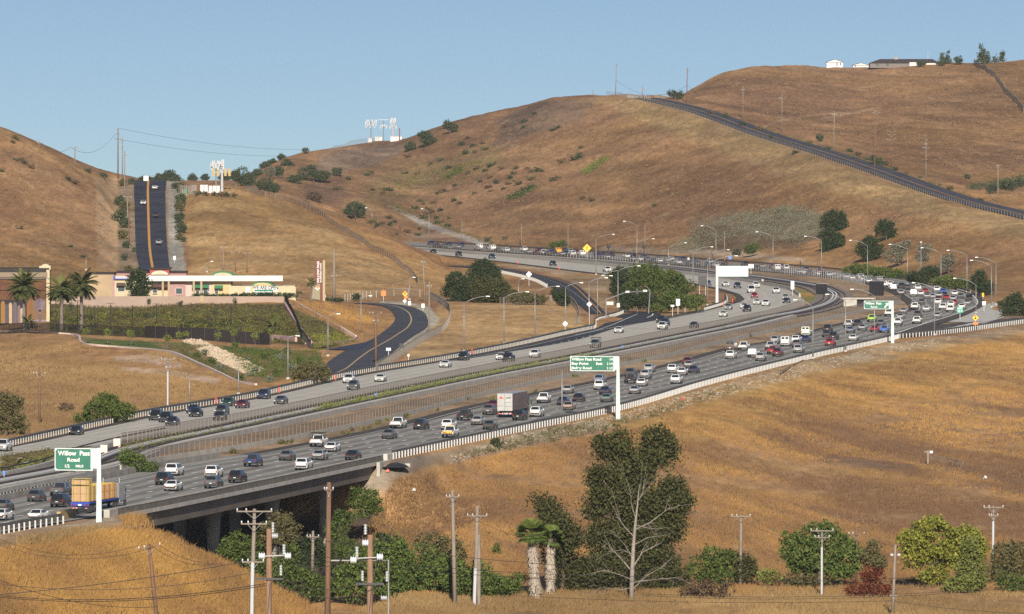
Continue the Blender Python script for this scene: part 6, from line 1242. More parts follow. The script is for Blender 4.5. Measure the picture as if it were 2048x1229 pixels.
for k, q in enumerate(HB.split(';')):
    u, v = map(float, q.split()); pr = PROTO[k % 8 if k < 8 else (k*7+k//5*3) % 8]; p = hit(u, v+4); s = F/p[1]; rng = np.random.default_rng(k); sc = rng.uniform(5, 9)/s*.85
    if (u, v) in ((1050, 380), (1147, 317), (1158, 313), (1123, 324)): sc *= 1.6
    o = pr if pr.name not in first and not first.add(pr.name) else pr.copy()
    if o is not pr: C.objects.link(o)
    o.location = tuple(p-np.array([0, 0, .15])); o.rotation_euler = (0, 0, rng.uniform(0, 6.28)); o.scale = (sc*rng.uniform(.9, 1.5), sc, sc*rng.uniform(.75, 1.0))
    tag(o, 'small dark shrub scattered on the dry hillside among many others', 'bush', 'small shrubs scattered over the dry hills')
# masses nobody could count: scrub, weeds, planting, dry grass
def scatter(name, poly, n, size, lm, up=1., seed=1, fine=16):
    rng = np.random.default_rng(seed); a = np.array(poly, float); us, vs = [], []
    while len(us) < n:
        u = rng.uniform(a[:, 0].min(), a[:, 0].max(), 4000); v = rng.uniform(a[:, 1].min(), a[:, 1].max(), 4000); m = in_poly(u, v, a); us += list(u[m]); vs += list(v[m])
    P_ = hits(np.array(us[:n]), np.array(vs[:n])); V = []; tn = []
    m = fine; k = len(P_); off = rng.normal(size=(k, m, 3))*[size, size, size*.6]; off[..., 2] = np.abs(off[..., 2])+size*.15; c = (P_[:, None]+off).reshape(-1, 3)
    d = rng.normal(size=(k*m, 3)); d /= np.linalg.norm(d, axis=1)[:, None]; e = np.cross(d, rng.normal(size=(k*m, 3))); e /= np.linalg.norm(e, axis=1)[:, None]; s_ = size*.5*(9/fine)**.8*rng.uniform(.5, 1.2, k*m)[:, None]
    V = np.stack([c-d*s_, c-e*s_*.6, c+d*s_, c+e*s_*.6], 1).reshape(-1, 3); t = np.clip(np.repeat(rng.random(k), m)*.6+rng.random(k*m)*.4, 0, 1)
    o = mesh_np(name, V, np.arange(len(V)).reshape(-1, 4), LM[lm], None, {'tone': ('FACE', 'FLOAT', t)}); o['kind'] = 'stuff'; return o
def hits(U, V_):                        # many ground points at once
    i = np.clip(np.round((U-UG[0])/(UG[1]-UG[0])).astype(int), 0, len(UG)-1); out = np.empty((len(U), 3))
    for k in range(len(U)):
        col = Vmin[:, i[k]]; v = V_[k]; j = int(np.searchsorted(-col, -v)); j = min(max(j, 1), len(col)-1); a, b_ = col[j-1], col[j]; t = (a-v)/(a-b_) if a > b_ else 0; d = DG[j-1]+(DG[j]-DG[j-1])*min(max(t, 0), 1)
        z = Zg[j-1, i[k]]*(1-min(max(t, 0), 1))+Zg[j, i[k]]*min(max(t, 0), 1); out[k] = ((U[k]-1024)/F*d, d, z)
    return out
scatter('grey_scrub', [(1395,470),(1440,445),(1490,432),(1560,418),(1625,422),(1640,440),(1630,470),(1600,492),(1540,480),(1500,470),(1440,490),(1400,505),(1345,510),(1350,490)], 620, 1.3, 'scrub', seed=3, fine=44)
scatter('brown_scrub', [(1380,470),(1440,452),(1480,470),(1470,495),(1400,500)], 160, 1.3, 'brush', seed=4, fine=40)
scatter('brown_scrub', [(1540,470),(1600,480),(1620,500),(1560,510),(1510,500)], 90, 1.2, 'brush', seed=14, fine=40)
scatter('ground_cover', [(100,612),(566,612),(606,686),(540,690),(100,664)], 1500, .5, 'cover', seed=5, fine=20)
scatter('ground_cover', [(100,611),(566,611),(580,640),(470,640),(360,628),(100,632)], 700, .45, 'olive', seed=25)
scatter('ground_cover', [(100,618),(566,618),(600,680),(540,686),(100,662)], 190, .5, 'yellow', seed=45); scatter('ground_cover', [(100,611),(566,611),(572,622),(100,622)], 420, .5, 'brush', seed=46)
scatter('ground_cover', [(575,616),(640,642),(708,682),(630,702)], 420, .5, 'olive', seed=6); scatter('ground_cover', [(622,672),(680,668),(705,684),(630,698)], 260, .45, 'yellow', seed=7)
scatter('ground_cover', [(330,690),(420,692),(370,706),(440,735),(480,764),(440,745),(360,708)], 300, .4, 'olive', seed=8); scatter('ground_cover', [(450,694),(640,706),(650,735),(560,758),(500,756),(470,720)], 700, .45, 'green', seed=9)
scatter('weed_strip', [(240,897),(500,850),(754,797),(1000,748),(1300,688),(1560,634),(1560,637),(1300,694),(1000,756),(754,808),(520,859),(240,912)], 1500, .55, 'cover', seed=10, fine=24)
scatter('weed_strip', [(640,822),(1000,747),(1190,712),(1190,716),(1000,754),(640,832)], 800, .75, 'ygr', seed=30, fine=24)
scatter('weed_strip', [(0,917),(100,903),(105,915),(60,930),(0,930)], 130, .5, 'olive', seed=12); scatter('weed_strip', [(40,925),(105,910),(100,932),(20,945)], 90, .4, 'ygr', seed=13)
scatter('bank_weeds', [(930,910),(1020,885),(1130,855),(1260,835),(1420,790),(1480,770),(1480,780),(1400,808),(1260,850),(1130,880),(1000,905),(900,925)], 260, .5, 'olive', seed=15)
scatter('green_patch', [(1165,345),(1195,322),(1218,312),(1215,320),(1190,342),(1165,352)], 160, .8, 'ygr', seed=16); scatter('green_patch', [(1018,398),(1040,384),(1068,370),(1068,380),(1040,396),(1020,402)], 130, .8, 'green', seed=17); scatter('green_patch', [(892,355),(905,345),(925,333),(926,342),(908,353),(893,360)], 60, .8, 'green', seed=18)
scatter('green_patch', [(780,370),(820,352),(930,325),(1000,318),(990,335),(880,358),(800,382)], 150, .7, 'ygr', seed=20); scatter('green_patch', [(760,408),(800,410),(860,440),(985,486),(1000,495),(960,484),(850,442),(770,416)], 200, .6, 'olive', seed=21)
scatter('green_patch', [(1420,222),(1560,272),(1760,335),(1960,402),(1960,399),(1760,330),(1560,266),(1420,218)], 200, .6, 'olive', seed=22)
scatter('green_patch', [(1935,382),(2047,374),(2047,352),(2010,360),(1940,372)], 150, .9, 'far', seed=23)
LM['dry'] = leafmat('dry_grass_blade', (.125,.072,.040), (.315,.182,.058), .95); LM['dryg'] = leafmat('straw_blade', (.15,.098,.046), (.25,.170,.078), .95)
def grass(name, poly, n, h, lm, seed, blades=5):
    rng = np.random.default_rng(seed); a = np.array(poly, float); us, vs = [], []
    while len(us) < n:
        u = rng.uniform(a[:, 0].min(), a[:, 0].max(), 20000); v = rng.uniform(a[:, 1].min(), a[:, 1].max(), 20000); m = in_poly(u, v, a); us += list(u[m]); vs += list(v[m])
    P_ = hits(np.array(us[:n]), np.array(vs[:n])); dens = fbm(P_[:, 0], P_[:, 1]*.6, 55, 14., 3); P_ = P_[dens > .22+.2*rng.random(len(dens))]; k = len(P_); m = blades
    base_ = np.repeat(P_, m, 0)+rng.normal(size=(k*m, 3))*[.35, .35, 0]; hh = h*rng.uniform(.5, 1.25, k*m)[:, None]; ln = rng.normal(size=(k*m, 3))*[.35, .35, 0]+[.12, 0, 0]; w2 = np.stack([rng.uniform(.022, .05, k*m), rng.uniform(-.04, .04, k*m), np.zeros(k*m)], 1)
    tip = base_+np.array([0, 0, 1])*hh+ln*hh; mid = base_+np.array([0, 0, .55])*hh+ln*hh*.35; V = np.stack([base_-w2, base_+w2, mid+w2*.7, tip, mid-w2*.7], 1).reshape(-1, 3); Fq = np.arange(len(V)).reshape(-1, 5)
    t = np.clip(np.repeat((streak(P_[:, 0], P_[:, 1])-.34)/.26, m)*.85+rng.random(k*m)*.3-.1, 0, 1); o = mesh_np(name, V, Fq, LM[lm], None, {'tone': ('FACE', 'FLOAT', t)}); o['kind'] = 'stuff'; return o
grass('dry_grass', [(-30,1112),(120,1086),(240,1060),(300,1058),(430,1118),(640,1226),(640,1235),(-30,1235)], 15000, .85, 'dry', 1)
grass('dry_grass', [(255,1040),(285,1042),(300,1060),(235,1058)], 130, 1.3, 'dry', 2); grass('dry_grass', [(40,1085),(190,1062),(190,1070),(40,1098)], 420, 1.0, 'dryg', 7)
grass('dry_grass', [(790,960),(900,935),(1020,905),(1235,868),(1400,820),(1626,765),(1800,718),(2060,672),(2060,1190),(800,1190),(720,1090)], 42000, .5, 'dry', 3, 4)
grass('dry_grass', [(780,1190),(2060,1170),(2060,1235),(700,1235)], 8000, .6, 'dryg', 4)
grass('dry_grass', [(0,680),(160,690),(330,705),(480,775),(300,825),(0,880)], 5000, .6, 'dryg', 5, 4); grass('dry_grass', [(590,605),(720,612),(745,640),(720,680),(640,640)], 1600, .6, 'dry', 6, 4)

LM['drybrush'] = leafmat('dry_brush_leaf', (.085,.055,.036), (.26,.17,.09), .9)
scatter('dry_brush', [(0,280),(60,300),(200,370),(230,540),(0,530)], 500, .55, 'drybrush', seed=61, fine=14)
scatter('dry_brush', [(380,400),(460,390),(640,440),(860,575),(700,598),(420,550)], 380, .4, 'drybrush', seed=62, fine=12)
scatter('dry_brush', [(700,400),(900,270),(1180,205),(1300,215),(1560,300),(1900,420),(1960,560),(1640,420),(1300,505),(1000,485)], 2000, .7, 'drybrush', seed=63, fine=14)
scatter('dry_brush', [(1420,190),(1500,145),(1900,140),(2047,135),(2047,360),(1800,320),(1560,245)], 900, .8, 'drybrush', seed=64, fine=14)
scatter('dry_brush', [(800,980),(1240,850),(1800,720),(2047,690),(2047,1160),(900,1170)], 700, .42, 'drybrush', seed=65, fine=16)
scatter('dry_brush', [(0,690),(320,715),(470,775),(100,850),(0,860)], 160, .4, 'drybrush', seed=66, fine=14)
scatter('dry_brush', [(0,1100),(250,1060),(600,1229),(0,1229)], 160, .4, 'drybrush', seed=67, fine=18)
scatter('dry_brush', [(900,1198),(2047,1175),(2047,1229),(760,1229)], 160, .4, 'drybrush', seed=68, fine=18)
# ------------------------------------------------------------------ vehicles
PAINT = {}
for nm, c in {'white': (.54,.54,.53), 'silver': (.30,.31,.32), 'gray': (.10,.105,.11), 'charcoal': (.045,.047,.05), 'black': (.012,.012,.014), 'navy': (.016,.024,.06), 'blue': (.02,.10,.36), 'dark blue': (.02,.035,.10),
    'red': (.25,.012,.016), 'maroon': (.10,.012,.018), 'tan': (.33,.26,.21), 'brown': (.085,.065,.05), 'lime green': (.24,.42,.03), 'teal': (.07,.20,.22), 'dark green': (.012,.04,.025), 'gray blue': (.16,.19,.26), 'cream': (.55,.60,.48), 'gray green': (.10,.14,.13), 'orange': (.62,.28,.03)}.items():
    PAINT[nm] = mat('paint_'+nm.replace(' ', '_'), c, .32, .25 if nm in ('silver', 'gray', 'gray blue', 'tan') else 0., .4, coat=.3)
M_glass = mat('car_glass', (.012,.014,.018), .08, 0, .7); M_tyre = mat('tyre', (.012,.012,.012), .9); M_rim = mat('alloy_rim', (.35,.35,.36), .35, .7); M_tail = mat('tail_light', (.20,.008,.008), .3); M_head = mat('headlight', (.70,.71,.72), .2, .2); M_plate = mat('licence_plate', (.62,.63,.64), .5); M_trim = mat('black_trim', (.02,.02,.02), .7)
# kind: length, width, stations (y, half width, bottom, shoulder), cabin (y base rear, y base front, y roof rear, y roof front, base z, roof z, base half w, roof half w)
VK = {
 'sedan': ([(-2.38,.74,.38,.84),(-2.25,.86,.27,.98),(-1.5,.91,.22,1.02),(0,.92,.2,.97),(1.1,.91,.2,.94),(2.05,.86,.24,.80),(2.4,.70,.32,.64)], (-1.75,1.0,-1.0,.25,.94,1.44,.80,.60), 1.42),
 'hatchback': ([(-2.1,.76,.38,.9),(-2.0,.86,.27,1.0),(-1.2,.9,.22,1.0),(0,.9,.2,.96),(1.0,.89,.2,.94),(1.85,.84,.24,.8),(2.15,.7,.32,.66)], (-1.98,1.0,-1.45,.25,.93,1.52,.80,.62), 1.3),
 'SUV': ([(-2.35,.80,.45,1.0),(-2.25,.92,.34,1.14),(-1.4,.95,.28,1.14),(0,.95,.26,1.12),(1.1,.95,.26,1.1),(2.1,.9,.3,1.0),(2.4,.76,.4,.84)], (-2.22,1.1,-1.85,.35,1.08,1.74,.86,.68), 1.42),
 'minivan': ([(-2.5,.82,.4,1.0),(-2.4,.94,.3,1.1),(-1.4,.98,.24,1.1),(0,.98,.22,1.06),(1.3,.97,.22,1.0),(2.2,.9,.26,.86),(2.5,.76,.34,.72)], (-2.38,1.6,-2.1,.55,1.02,1.76,.88,.72), 1.5),
 'van': ([(-2.75,.9,.45,1.1),(-2.7,.98,.35,1.2),(-1.4,1.0,.3,1.2),(0,1.0,.28,1.2),(1.5,1.0,.28,1.15),(2.4,.94,.32,1.0),(2.75,.8,.4,.85)], (-2.72,1.9,-2.64,1.1,1.1,2.15,.96,.84), 1.75),
 'pickup': ([(-2.85,.90,.55,1.12),(-2.8,.96,.48,1.16),(-1.4,.98,.4,1.16),(0,.98,.36,1.14),(1.4,.98,.36,1.14),(2.5,.93,.4,1.06),(2.85,.8,.5,.9)], (-.75,1.45,-.6,.75,1.1,1.82,.88,.70), 1.75)}
def wheel_mb(x, y, r, mb):
    n = 12; vs = []; w_ = .12
    for xx, rr in ((-w_, r*.9), (-w_*.8, r), (w_*.8, r), (w_, r*.9)):
        for k in range(n): t = 2*math.pi*k/n; vs.append((x+xx, y+rr*math.cos(t), r+rr*math.sin(t)))
    fs = [(i*n+k, i*n+(k+1) % n, (i+1)*n+(k+1) % n, (i+1)*n+k) for i in range(3) for k in range(n)]+[tuple(range(n))[::-1], tuple(3*n+k for k in range(n))]
    mb.mi = 0; mb.add(vs, fs); sg = 1 if x > 0 else -1; rim = [(x+sg*(w_+.012), y+r*.62*math.cos(2*math.pi*k/n), r+r*.62*math.sin(2*math.pi*k/n)) for k in range(n)]
    mb.mi = 1; mb.add(rim, [tuple(range(n))]); mb.mi = 0
def face_in(q, a0, a1, b0, b1, off):   # inset patch of a quad (corner order: bottom left, bottom right, top right, top left)
    q = [Vector(p) for p in q]; nrm = (q[1]-q[0]).cross(q[3]-q[0]).normalized()
    f = lambda a, b_: (q[0]*(1-a)+q[1]*a)*(1-b_)+(q[3]*(1-a)+q[2]*a)*b_
    return [f(a0, b0)+nrm*off, f(a1, b0)+nrm*off, f(a1, b1)+nrm*off, f(a0, b1)+nrm*off]
def vehicle(kind, far):
    st, cab, wy = VK[kind]; root = bpy.data.objects.new(kind.lower()+('_car' if kind in ('sedan', 'hatchback', 'SUV', 'minivan') else '_truck' if kind == 'pickup' else ''), None)
    r = .36 if kind in ('SUV', 'pickup', 'van') else .33; mb = MB(); vs = []; bw = max(s_[1] for s_ in st)
    for y, w_, zb, zs in st: vs += [(-w_*.9, y, zb), (-w_, y, zb+.18), (-w_, y, zs-.16), (-w_*.9, y, zs), (w_*.9, y, zs), (w_, y, zs-.16), (w_, y, zb+.18), (w_*.9, y, zb)]
    n = 8; fs = [(i*n+k, i*n+(k+1) % n, (i+1)*n+(k+1) % n, (i+1)*n+k) for i in range(len(st)-1) for k in range(n)]+[tuple(range(n)), tuple((len(st)-1)*n+k for k in range(n))[::-1]]
    mb.add(vs, fs); yb0, yb1, yr0, yr1, zb, zr, wb, wr = cab
    B_ = [(-wb, yb0, zb), (wb, yb0, zb), (wb, yb1, zb), (-wb, yb1, zb)]; R_ = [(-wr, yr0, zr-.04), (wr, yr0, zr-.04), (wr, yr1, zr-.05), (-wr, yr1, zr-.05)]; ymid = (yr0+yr1)/2
    C_ = [(-wr*.8, yr0+.12, zr), (wr*.8, yr0+.12, zr), (wr*.8, yr1-.12, zr), (-wr*.8, yr1-.12, zr)]
    mb.add(B_+R_+C_, [(0,1,5,4),(1,2,6,5),(2,3,7,6),(3,0,4,7),(4,5,9,8),(5,6,10,9),(6,7,11,10),(7,4,8,11),(8,9,10,11)])
    mats = [None, M_trim]
    for sx in (-1, 1):
        for yy in (-wy, wy*.98): mb.mi = 1; mb.box((sx*(bw-.1), yy, r+.1), (.22, r*2.2, r*1.5))
    if kind != 'pickup': mb.mi = 1; mb.box((0, st[0][0]+.03, st[0][2]+.12), (st[1][1]*1.75, .14, .22))
    else: mb.mi = 1; mb.box((0, (st[0][0]+yb0)/2, 1.165), (1.5, abs(st[0][0]-yb0)-.2, .02)); mb.mi = 1; mb.box((0, -2.88, .6), (1.7, .12, .16))
    mb.mi = 1; mb.box((0, st[-1][0]-.0, (st[-1][2]+st[-1][3])/2), (st[-1][1]*1.3, .06, .2))
    for sx in (-1, 1): mb.mi = 0; mb.box((sx*(wb+.14), yb1-.35, zb+.1), (.2, .12, .14))
    if far:
        mb.mi = 1
        for sx in (-1, 1):
            for yy in (-wy, wy*.98): mb.box((sx*(bw-.1), yy, r*.75), (.2, r*1.7, r*1.5))
    mb.mi = 0; ob = mb.build('body', [PAINT['white'], M_trim], root); ob.data.polygons.foreach_set('use_smooth', [False]*len(ob.data.polygons))
    mb = MB(); rq = [B_[0], B_[1], R_[1], R_[0]]; fq = [B_[2], B_[3], R_[3], R_[2]]; rs = [B_[1], B_[2], R_[2], R_[1]]; ls = [B_[3], B_[0], R_[0], R_[3]]
    if kind == 'van': rear = [(.08, .44, .45, .9), (.56, .92, .45, .9)]; side = [(.72, .95, .35, .9)]
    else: rear = [(.07, .93, .12 if kind in ('sedan', 'pickup') else .2, .92)]; side = [(.06, .34, .12, .9), (.38, .64, .12, .9), (.68, .95, .12, .9)] if kind != 'pickup' else [(.06, .46, .12, .9), (.52, .95, .12, .9)]
    for q in rear: mb.add(face_in(rq, *q, .015), [(0, 1, 2, 3)])
    mb.add(face_in(fq, .05, .95, .08, .94, .015), [(0, 1, 2, 3)])
    for q in side:
        mb.add(face_in(rs, *q, .015), [(0, 1, 2, 3)]); mb.add(face_in(ls, 1-q[1], 1-q[0], q[2], q[3], .015), [(0, 1, 2, 3)])
    mb.build('windows', M_glass, root, fixn=False)
    y0 = st[0][0]; zt = st[0][3]; tall = kind in ('SUV', 'minivan', 'van', 'pickup')
    for sx in (-1, 1):
        mb = MB(); mb.box((sx*(st[1][1]-.12), y0+.03, zt-.16 if not tall else zt-.12), (.26 if not tall else .13, .12, .13 if not tall else .32)); mb.build('tail_light', M_tail, root)
        mb = MB(); mb.box((sx*(st[-1][1]-.05), st[-1][0]-.12, st[-1][3]-.02), (.34, .16, .15)); mb.build('headlight', M_head, root)
    if not far:
        mb = MB(); mb.box((0, y0-.015, zt-.32 if kind != 'pickup' else .66), (.36, .03, .16)); mb.build('licence_plate', M_plate, root)
        for sx in (-1, 1):
            for yy in (-wy, wy*.98): mb = MB(); wheel_mb(sx*(bw-.06), yy, r, mb); mb.build('wheel', [M_tyre, M_rim], root)
    return root
VP = {(k, f): vehicle(k, f) for k in VK for f in (True, False)}
used_proto = set()
CARS = """
E 8 1010 S gray;E 6 1029 S white;E 74 992 H charcoal;E 122 981 P gray;E 122 1003 U black;E 78 1030 S white;E 349 941 M white;E 330 959 U black;E 347 971 S white;E 428 945 U white;E 428 966 U gray;E 476 955 U black;E 507 923 P dark blue
E 638 884 P white rack;E 665 894 S white;E 575 911 S gray;E 640 910 S silver;E 608 930 U white;E 707 910 S black;E 779 868 S gray;E 797 848 P white;E 843 850 M black;E 898 851 U white;E 901 866 P white stripe;E 930 832 P black;E 957 841 S silver;E 981 850 S charcoal;E 980 821 U gray;E 988 809 S maroon
E 1040 832 U black;E 1074 825 U white;E 1088 798 P white;E 1127 802 S navy;E 1158 795 S black;E 1136 779 S silver;E 1138 812 S tan;E 1200 760 M gray blue;E 1200 772 U white;E 1211 781 S navy;E 1214 796 S gray green;E 1262 747 U charcoal;E 1262 759 P black;E 1299 738 U silver;E 1292 750 U silver;E 1284 765 S white;E 1270 780 S silver;E 1353 760 U white;E 1346 739 U white;E 1365 743 S white;E 1388 739 S navy;E 1379 729 S silver;E 1376 722 S maroon
E 1463 696 V brown;E 1462 711 U white;E 1488 694 P white;E 1507 708 P white cap;E 1522 715 U silver;E 1542 693 P silver;E 1551 681 U silver;E 1573 686 V white;E 1546 702 P red;E 1556 706 U maroon;E 1593 680 U white;E 1595 689 U gray;E 1598 699 M silver;E 1613 666 V cream;E 1612 678 S dark blue;E 1656 658 U black;E 1654 668 S charcoal;E 1668 673 U black;E 1661 686 M red;E 1697 649 P silver;E 1701 660 S gray blue;E 1716 646 S black;E 1725 655 S silver;E 1707 676 S white;E 1750 658 S red;E 1769 660 P blue;E 1744 638 P lime green;E 1762 646 S gray;E 1778 627 P white;E 1796 645 P white;E 1801 633 S silver;E 1807 622 S silver;E 1824 614 P white;E 1834 642 P white;E 1836 630 U charcoal;E 1853 618 S white;E 1875 631 S silver;E 1843 604 S gray
E 1886 615 P white;E 1901 619 P white;E 1902 610 U white;E 1908 605 S red;E 1876 605 U white;E 1876 598 S maroon;E 1926 613 S white;E 1937 606 S silver;E 1938 597 U black;E 1921 592 S gray;E 1909 587 S white;E 1906 597 S silver;E 1893 595 S red;E 1888 589 S black;E 1886 583 S blue;E 1873 580 U white;E 1878 590 S silver;E 1854 592 S silver;E 1866 593 S silver;E 1827 588 P white;E 1841 587 S white;E 1850 582 S red;E 1835 577 U white;E 1815 582 S gray;E 1797 585 S silver;E 1802 573 U black;E 1786 577 P white;E 1780 569 U white;E 1765 570 P white;E 1758 562 V gray;E 1814 574 S charcoal;E 1790 570 S silver
E 1737 566 S blue;E 1726 559 U white;E 1707 561 S teal;E 1689 554 U silver;E 1657 556 S white;E 1656 550 U silver;E 1675 562 S white;E 1635 554 S silver;E 1609 549 S black;E 1595 546 U black;E 1585 548 S white;E 1553 538 V white;E 1533 544 S silver;E 1567 545 S white;E 1508 537 U charcoal;E 1445 531 S black;E 1424 531 S white;E 1403 530 S charcoal;E 1381 528 U gray;E 1358 527 U gray;E 1347 525 S white;E 1334 521 U silver;E 1316 517 S black;E 1311 522 S white;E 1300 521 S charcoal;E 1285 520 U gray;E 1270 519 S white;E 1265 513 U black;E 1221 518 S silver;E 1206 510 P black;E 1196 512 S dark blue;E 1175 514 S silver;E 1163 509 V white;E 1144 508 M white;E 1130 507 U dark green;E 1114 504 V orange;E 1100 508 S silver;E 1085 506 S gray;E 1075 506 P white;E 1036 505 S maroon;E 1013 504 S silver;E 1000 501 U white;E 983 498 V white;E 957 496 V white;E 945 500 S gray;E 912 497 S tan;E 877 494 S silver;E 858 492 S gray;E 845 491 S black
W 6 893 P white;W 4 907 S gray blue;W 150 861 S black;W 312 832 U black;W 332 836 U black;W 345 842 S black;W 387 818 S navy;W 392 825 S black;W 444 822 U charcoal;W 440 832 S black;W 457 804 S dark green;W 485 808 S maroon;W 528 790 U navy;W 562 800 S gray
W 698 759 U white;W 707 772 U gray;W 761 756 S white;W 891 728 S white;W 927 714 U black;W 1003 713 S white;W 1017 716 P black;W 1070 709 U white;W 1191 689 P gray green rack;W 1238 660 S white;W 1323 640 U black;W 1330 646 U navy;W 1325 653 P white;W 1388 650 S black;W 1447 628 S white;W 1457 614 H silver;W 1489 612 S white;W 1494 618 U black;W 1514 604 S white;W 1532 607 U white;W 1451 568 S white;W 1475 572 U navy;W 1512 571 U white;W 1502 581 V white;W 1509 591 S red;W 1552 582 U white;W 1571 594 S silver;W 1573 601 S black;W 1397 566 S dark blue
W 1214 540 P white;W 1106 528 U black;W 984 514 U navy;W 910 509 U black;W 867 503 S black
H 310 377 S white away;H 287 407 S white;H 312 432 S black away;H 318 487 S silver away
"""
TYP = {'S': 'sedan', 'U': 'SUV', 'P': 'pickup', 'M': 'minivan', 'V': 'van', 'H': 'hatchback'}
cars = []
for tok in CARS.replace('\n', ';').split(';'):
    t = tok.split()
    if not t: continue
    rd, u, v, ty = t[0], float(t[1]), float(t[2]), TYP[t[3]]; fl = [x for x in t[4:] if x in ('rack', 'stripe', 'cap', 'away')]; colr = ' '.join(x for x in t[4:] if x not in fl)
    if rd == 'H': p = hit(u, v+5); p[2] += .35
    else: p = G(u, v, .75); p[2] = 0
    cars.append(dict(rd=rd, u=u, v=v, ty=ty, col=colr, fl=fl, p=p))
rq_ = random.Random(3)
_ul = [700, 850, 1000, 1200, 1400, 1600, 1750]; _vl = [484, 490, 500.5, 511.5, 526.5, 543, 561]
for k in range(30):                     # the rest of the slow queue round the distant bend
    u = 866+k*29.5+rq_.uniform(-8, 8); v = float(np.interp(u, _ul, _vl))+rq_.uniform(-1.2, 2.2)-4; p = G(u, v, .75); p[2] = 0
    cars.append(dict(rd='E', u=u, v=v, ty=rq_.choice(['sedan', 'SUV', 'SUV', 'pickup', 'sedan', 'minivan']), col=rq_.choice(['white', 'silver', 'gray', 'black', 'white', 'charcoal', 'maroon', 'navy']), fl=[], p=p))
def tangent(line, p):
    d = np.linalg.norm(line[:, :2]-p[:2], axis=1); i = int(np.clip(np.argmin(d), 2, len(line)-3)); t = line[i+2, :2]-line[i-2, :2]; return t/np.linalg.norm(t), i
for c in cars:
    if c['rd'] == 'H': c['d'] = np.array([.02, 1.]) if 'away' in c['fl'] else np.array([-.02, -1.])
    else:
        A_, B_ = (eR, eL) if c['rd'] == 'E' else (wN, wS); t, i = tangent(A_, c['p']); q = (c['p'][:2]-A_[i, :2])@np.array([-t[1], t[0]]) if c['rd'] == 'E' else (c['p'][:2]-A_[i, :2])@np.array([t[1], -t[0]])
        t2, j = tangent(B_, A_[i]); wd = np.linalg.norm(B_[j, :2]-A_[i, :2]); lo = 1.9 if c['rd'] == 'E' else 2.6; qn = min(max(q, lo), wd-1.7)
        nrm = np.array([-t[1], t[0]]) if c['rd'] == 'E' else np.array([t[1], -t[0]]); c['p'][:2] += nrm*(qn-q); c['d'] = t if c['rd'] == 'E' else -t
LEN_ = {'sedan': 4.8, 'hatchback': 4.3, 'SUV': 4.8, 'minivan': 5.1, 'van': 5.6, 'pickup': 5.8}
fixed = [dict(p=None)]
TRUCKS = [(G(1021, 842, 0), 9.5, 15.), (G(176, 1018, 0), 10., 19.)]
for it in range(60):
    moved = 0
    for i in range(len(cars)):
        for j in range(i):
            a, b_ = cars[i], cars[j]
            if a['rd'] != b_['rd'] or a['rd'] == 'H': continue
            dv = a['p'][:2]-b_['p'][:2]
            if abs(dv[1]) > 9: continue
            d = a['d'] if a['rd'] == 'E' else -a['d']; al = dv@d; la = dv@np.array([-d[1], d[0]]); need = (LEN_[a['ty']]+LEN_[b_['ty']])/2+.9
            if abs(al) < need and abs(la) < 2.15:
                moved += 1
                if abs(la) > 1.1: sh = (2.2-abs(la))/2*math.copysign(1, la)*np.array([-d[1], d[0]])*.6
                else: sh = (need-abs(al))/2*math.copysign(1, al if al else 1)*d*.6
                a['p'][:2] += sh; b_['p'][:2] -= sh
    if not moved: break
for c in cars:
    c['uv'] = px((c['p'][0], c['p'][1], c['p'][2]+.75)); c['s'] = F/c['p'][1]
WORD = {'sedan': 'sedan', 'hatchback': 'hatchback', 'SUV': 'SUV', 'minivan': 'minivan', 'van': 'van', 'pickup': 'pickup truck'}
SIGNS = [((148, 920), 'the half mile sign'), ((1186, 728), 'the three line sign'), ((1755, 610), 'the exit sign with arrow'), ((1021, 810), 'the box trailer'), ((190, 990), 'the flatbed truck'), ((1466, 543), 'the blank white sign'), ((1920, 620), 'the small green exit sign'), ((758, 922), 'the bridge end'), ((1174, 497), 'the yellow diamond sign'), ((625, 745), 'the olive bush')]
def basew(c):
    x = c['col']+' '+WORD[c['ty']]
    if 'rack' in c['fl']: x += ' with a ladder rack'
    if 'stripe' in c['fl']: x += ' with yellow striped tailgate'
    if 'cap' in c['fl']: x += ' with a covered bed'
    return x
def rel(c, o):
    du, dv = o[0]-c['uv'][0], o[1]-c['uv'][1]
    return ('right of' if du < 0 else 'left of') if abs(du) > abs(dv)*1.3 else ('below' if dv < 0 else 'above')
cnt = {}
for c in cars: cnt[(c['rd'], basew(c))] = cnt.get((c['rd'], basew(c)), 0)+1
def nb(c, skip=0):
    r = sorted((o for o in cars if o is not c and basew(o) != basew(c)), key=lambda o: (o['uv'][0]-c['uv'][0])**2+((o['uv'][1]-c['uv'][1])*1.6)**2); return r[skip]
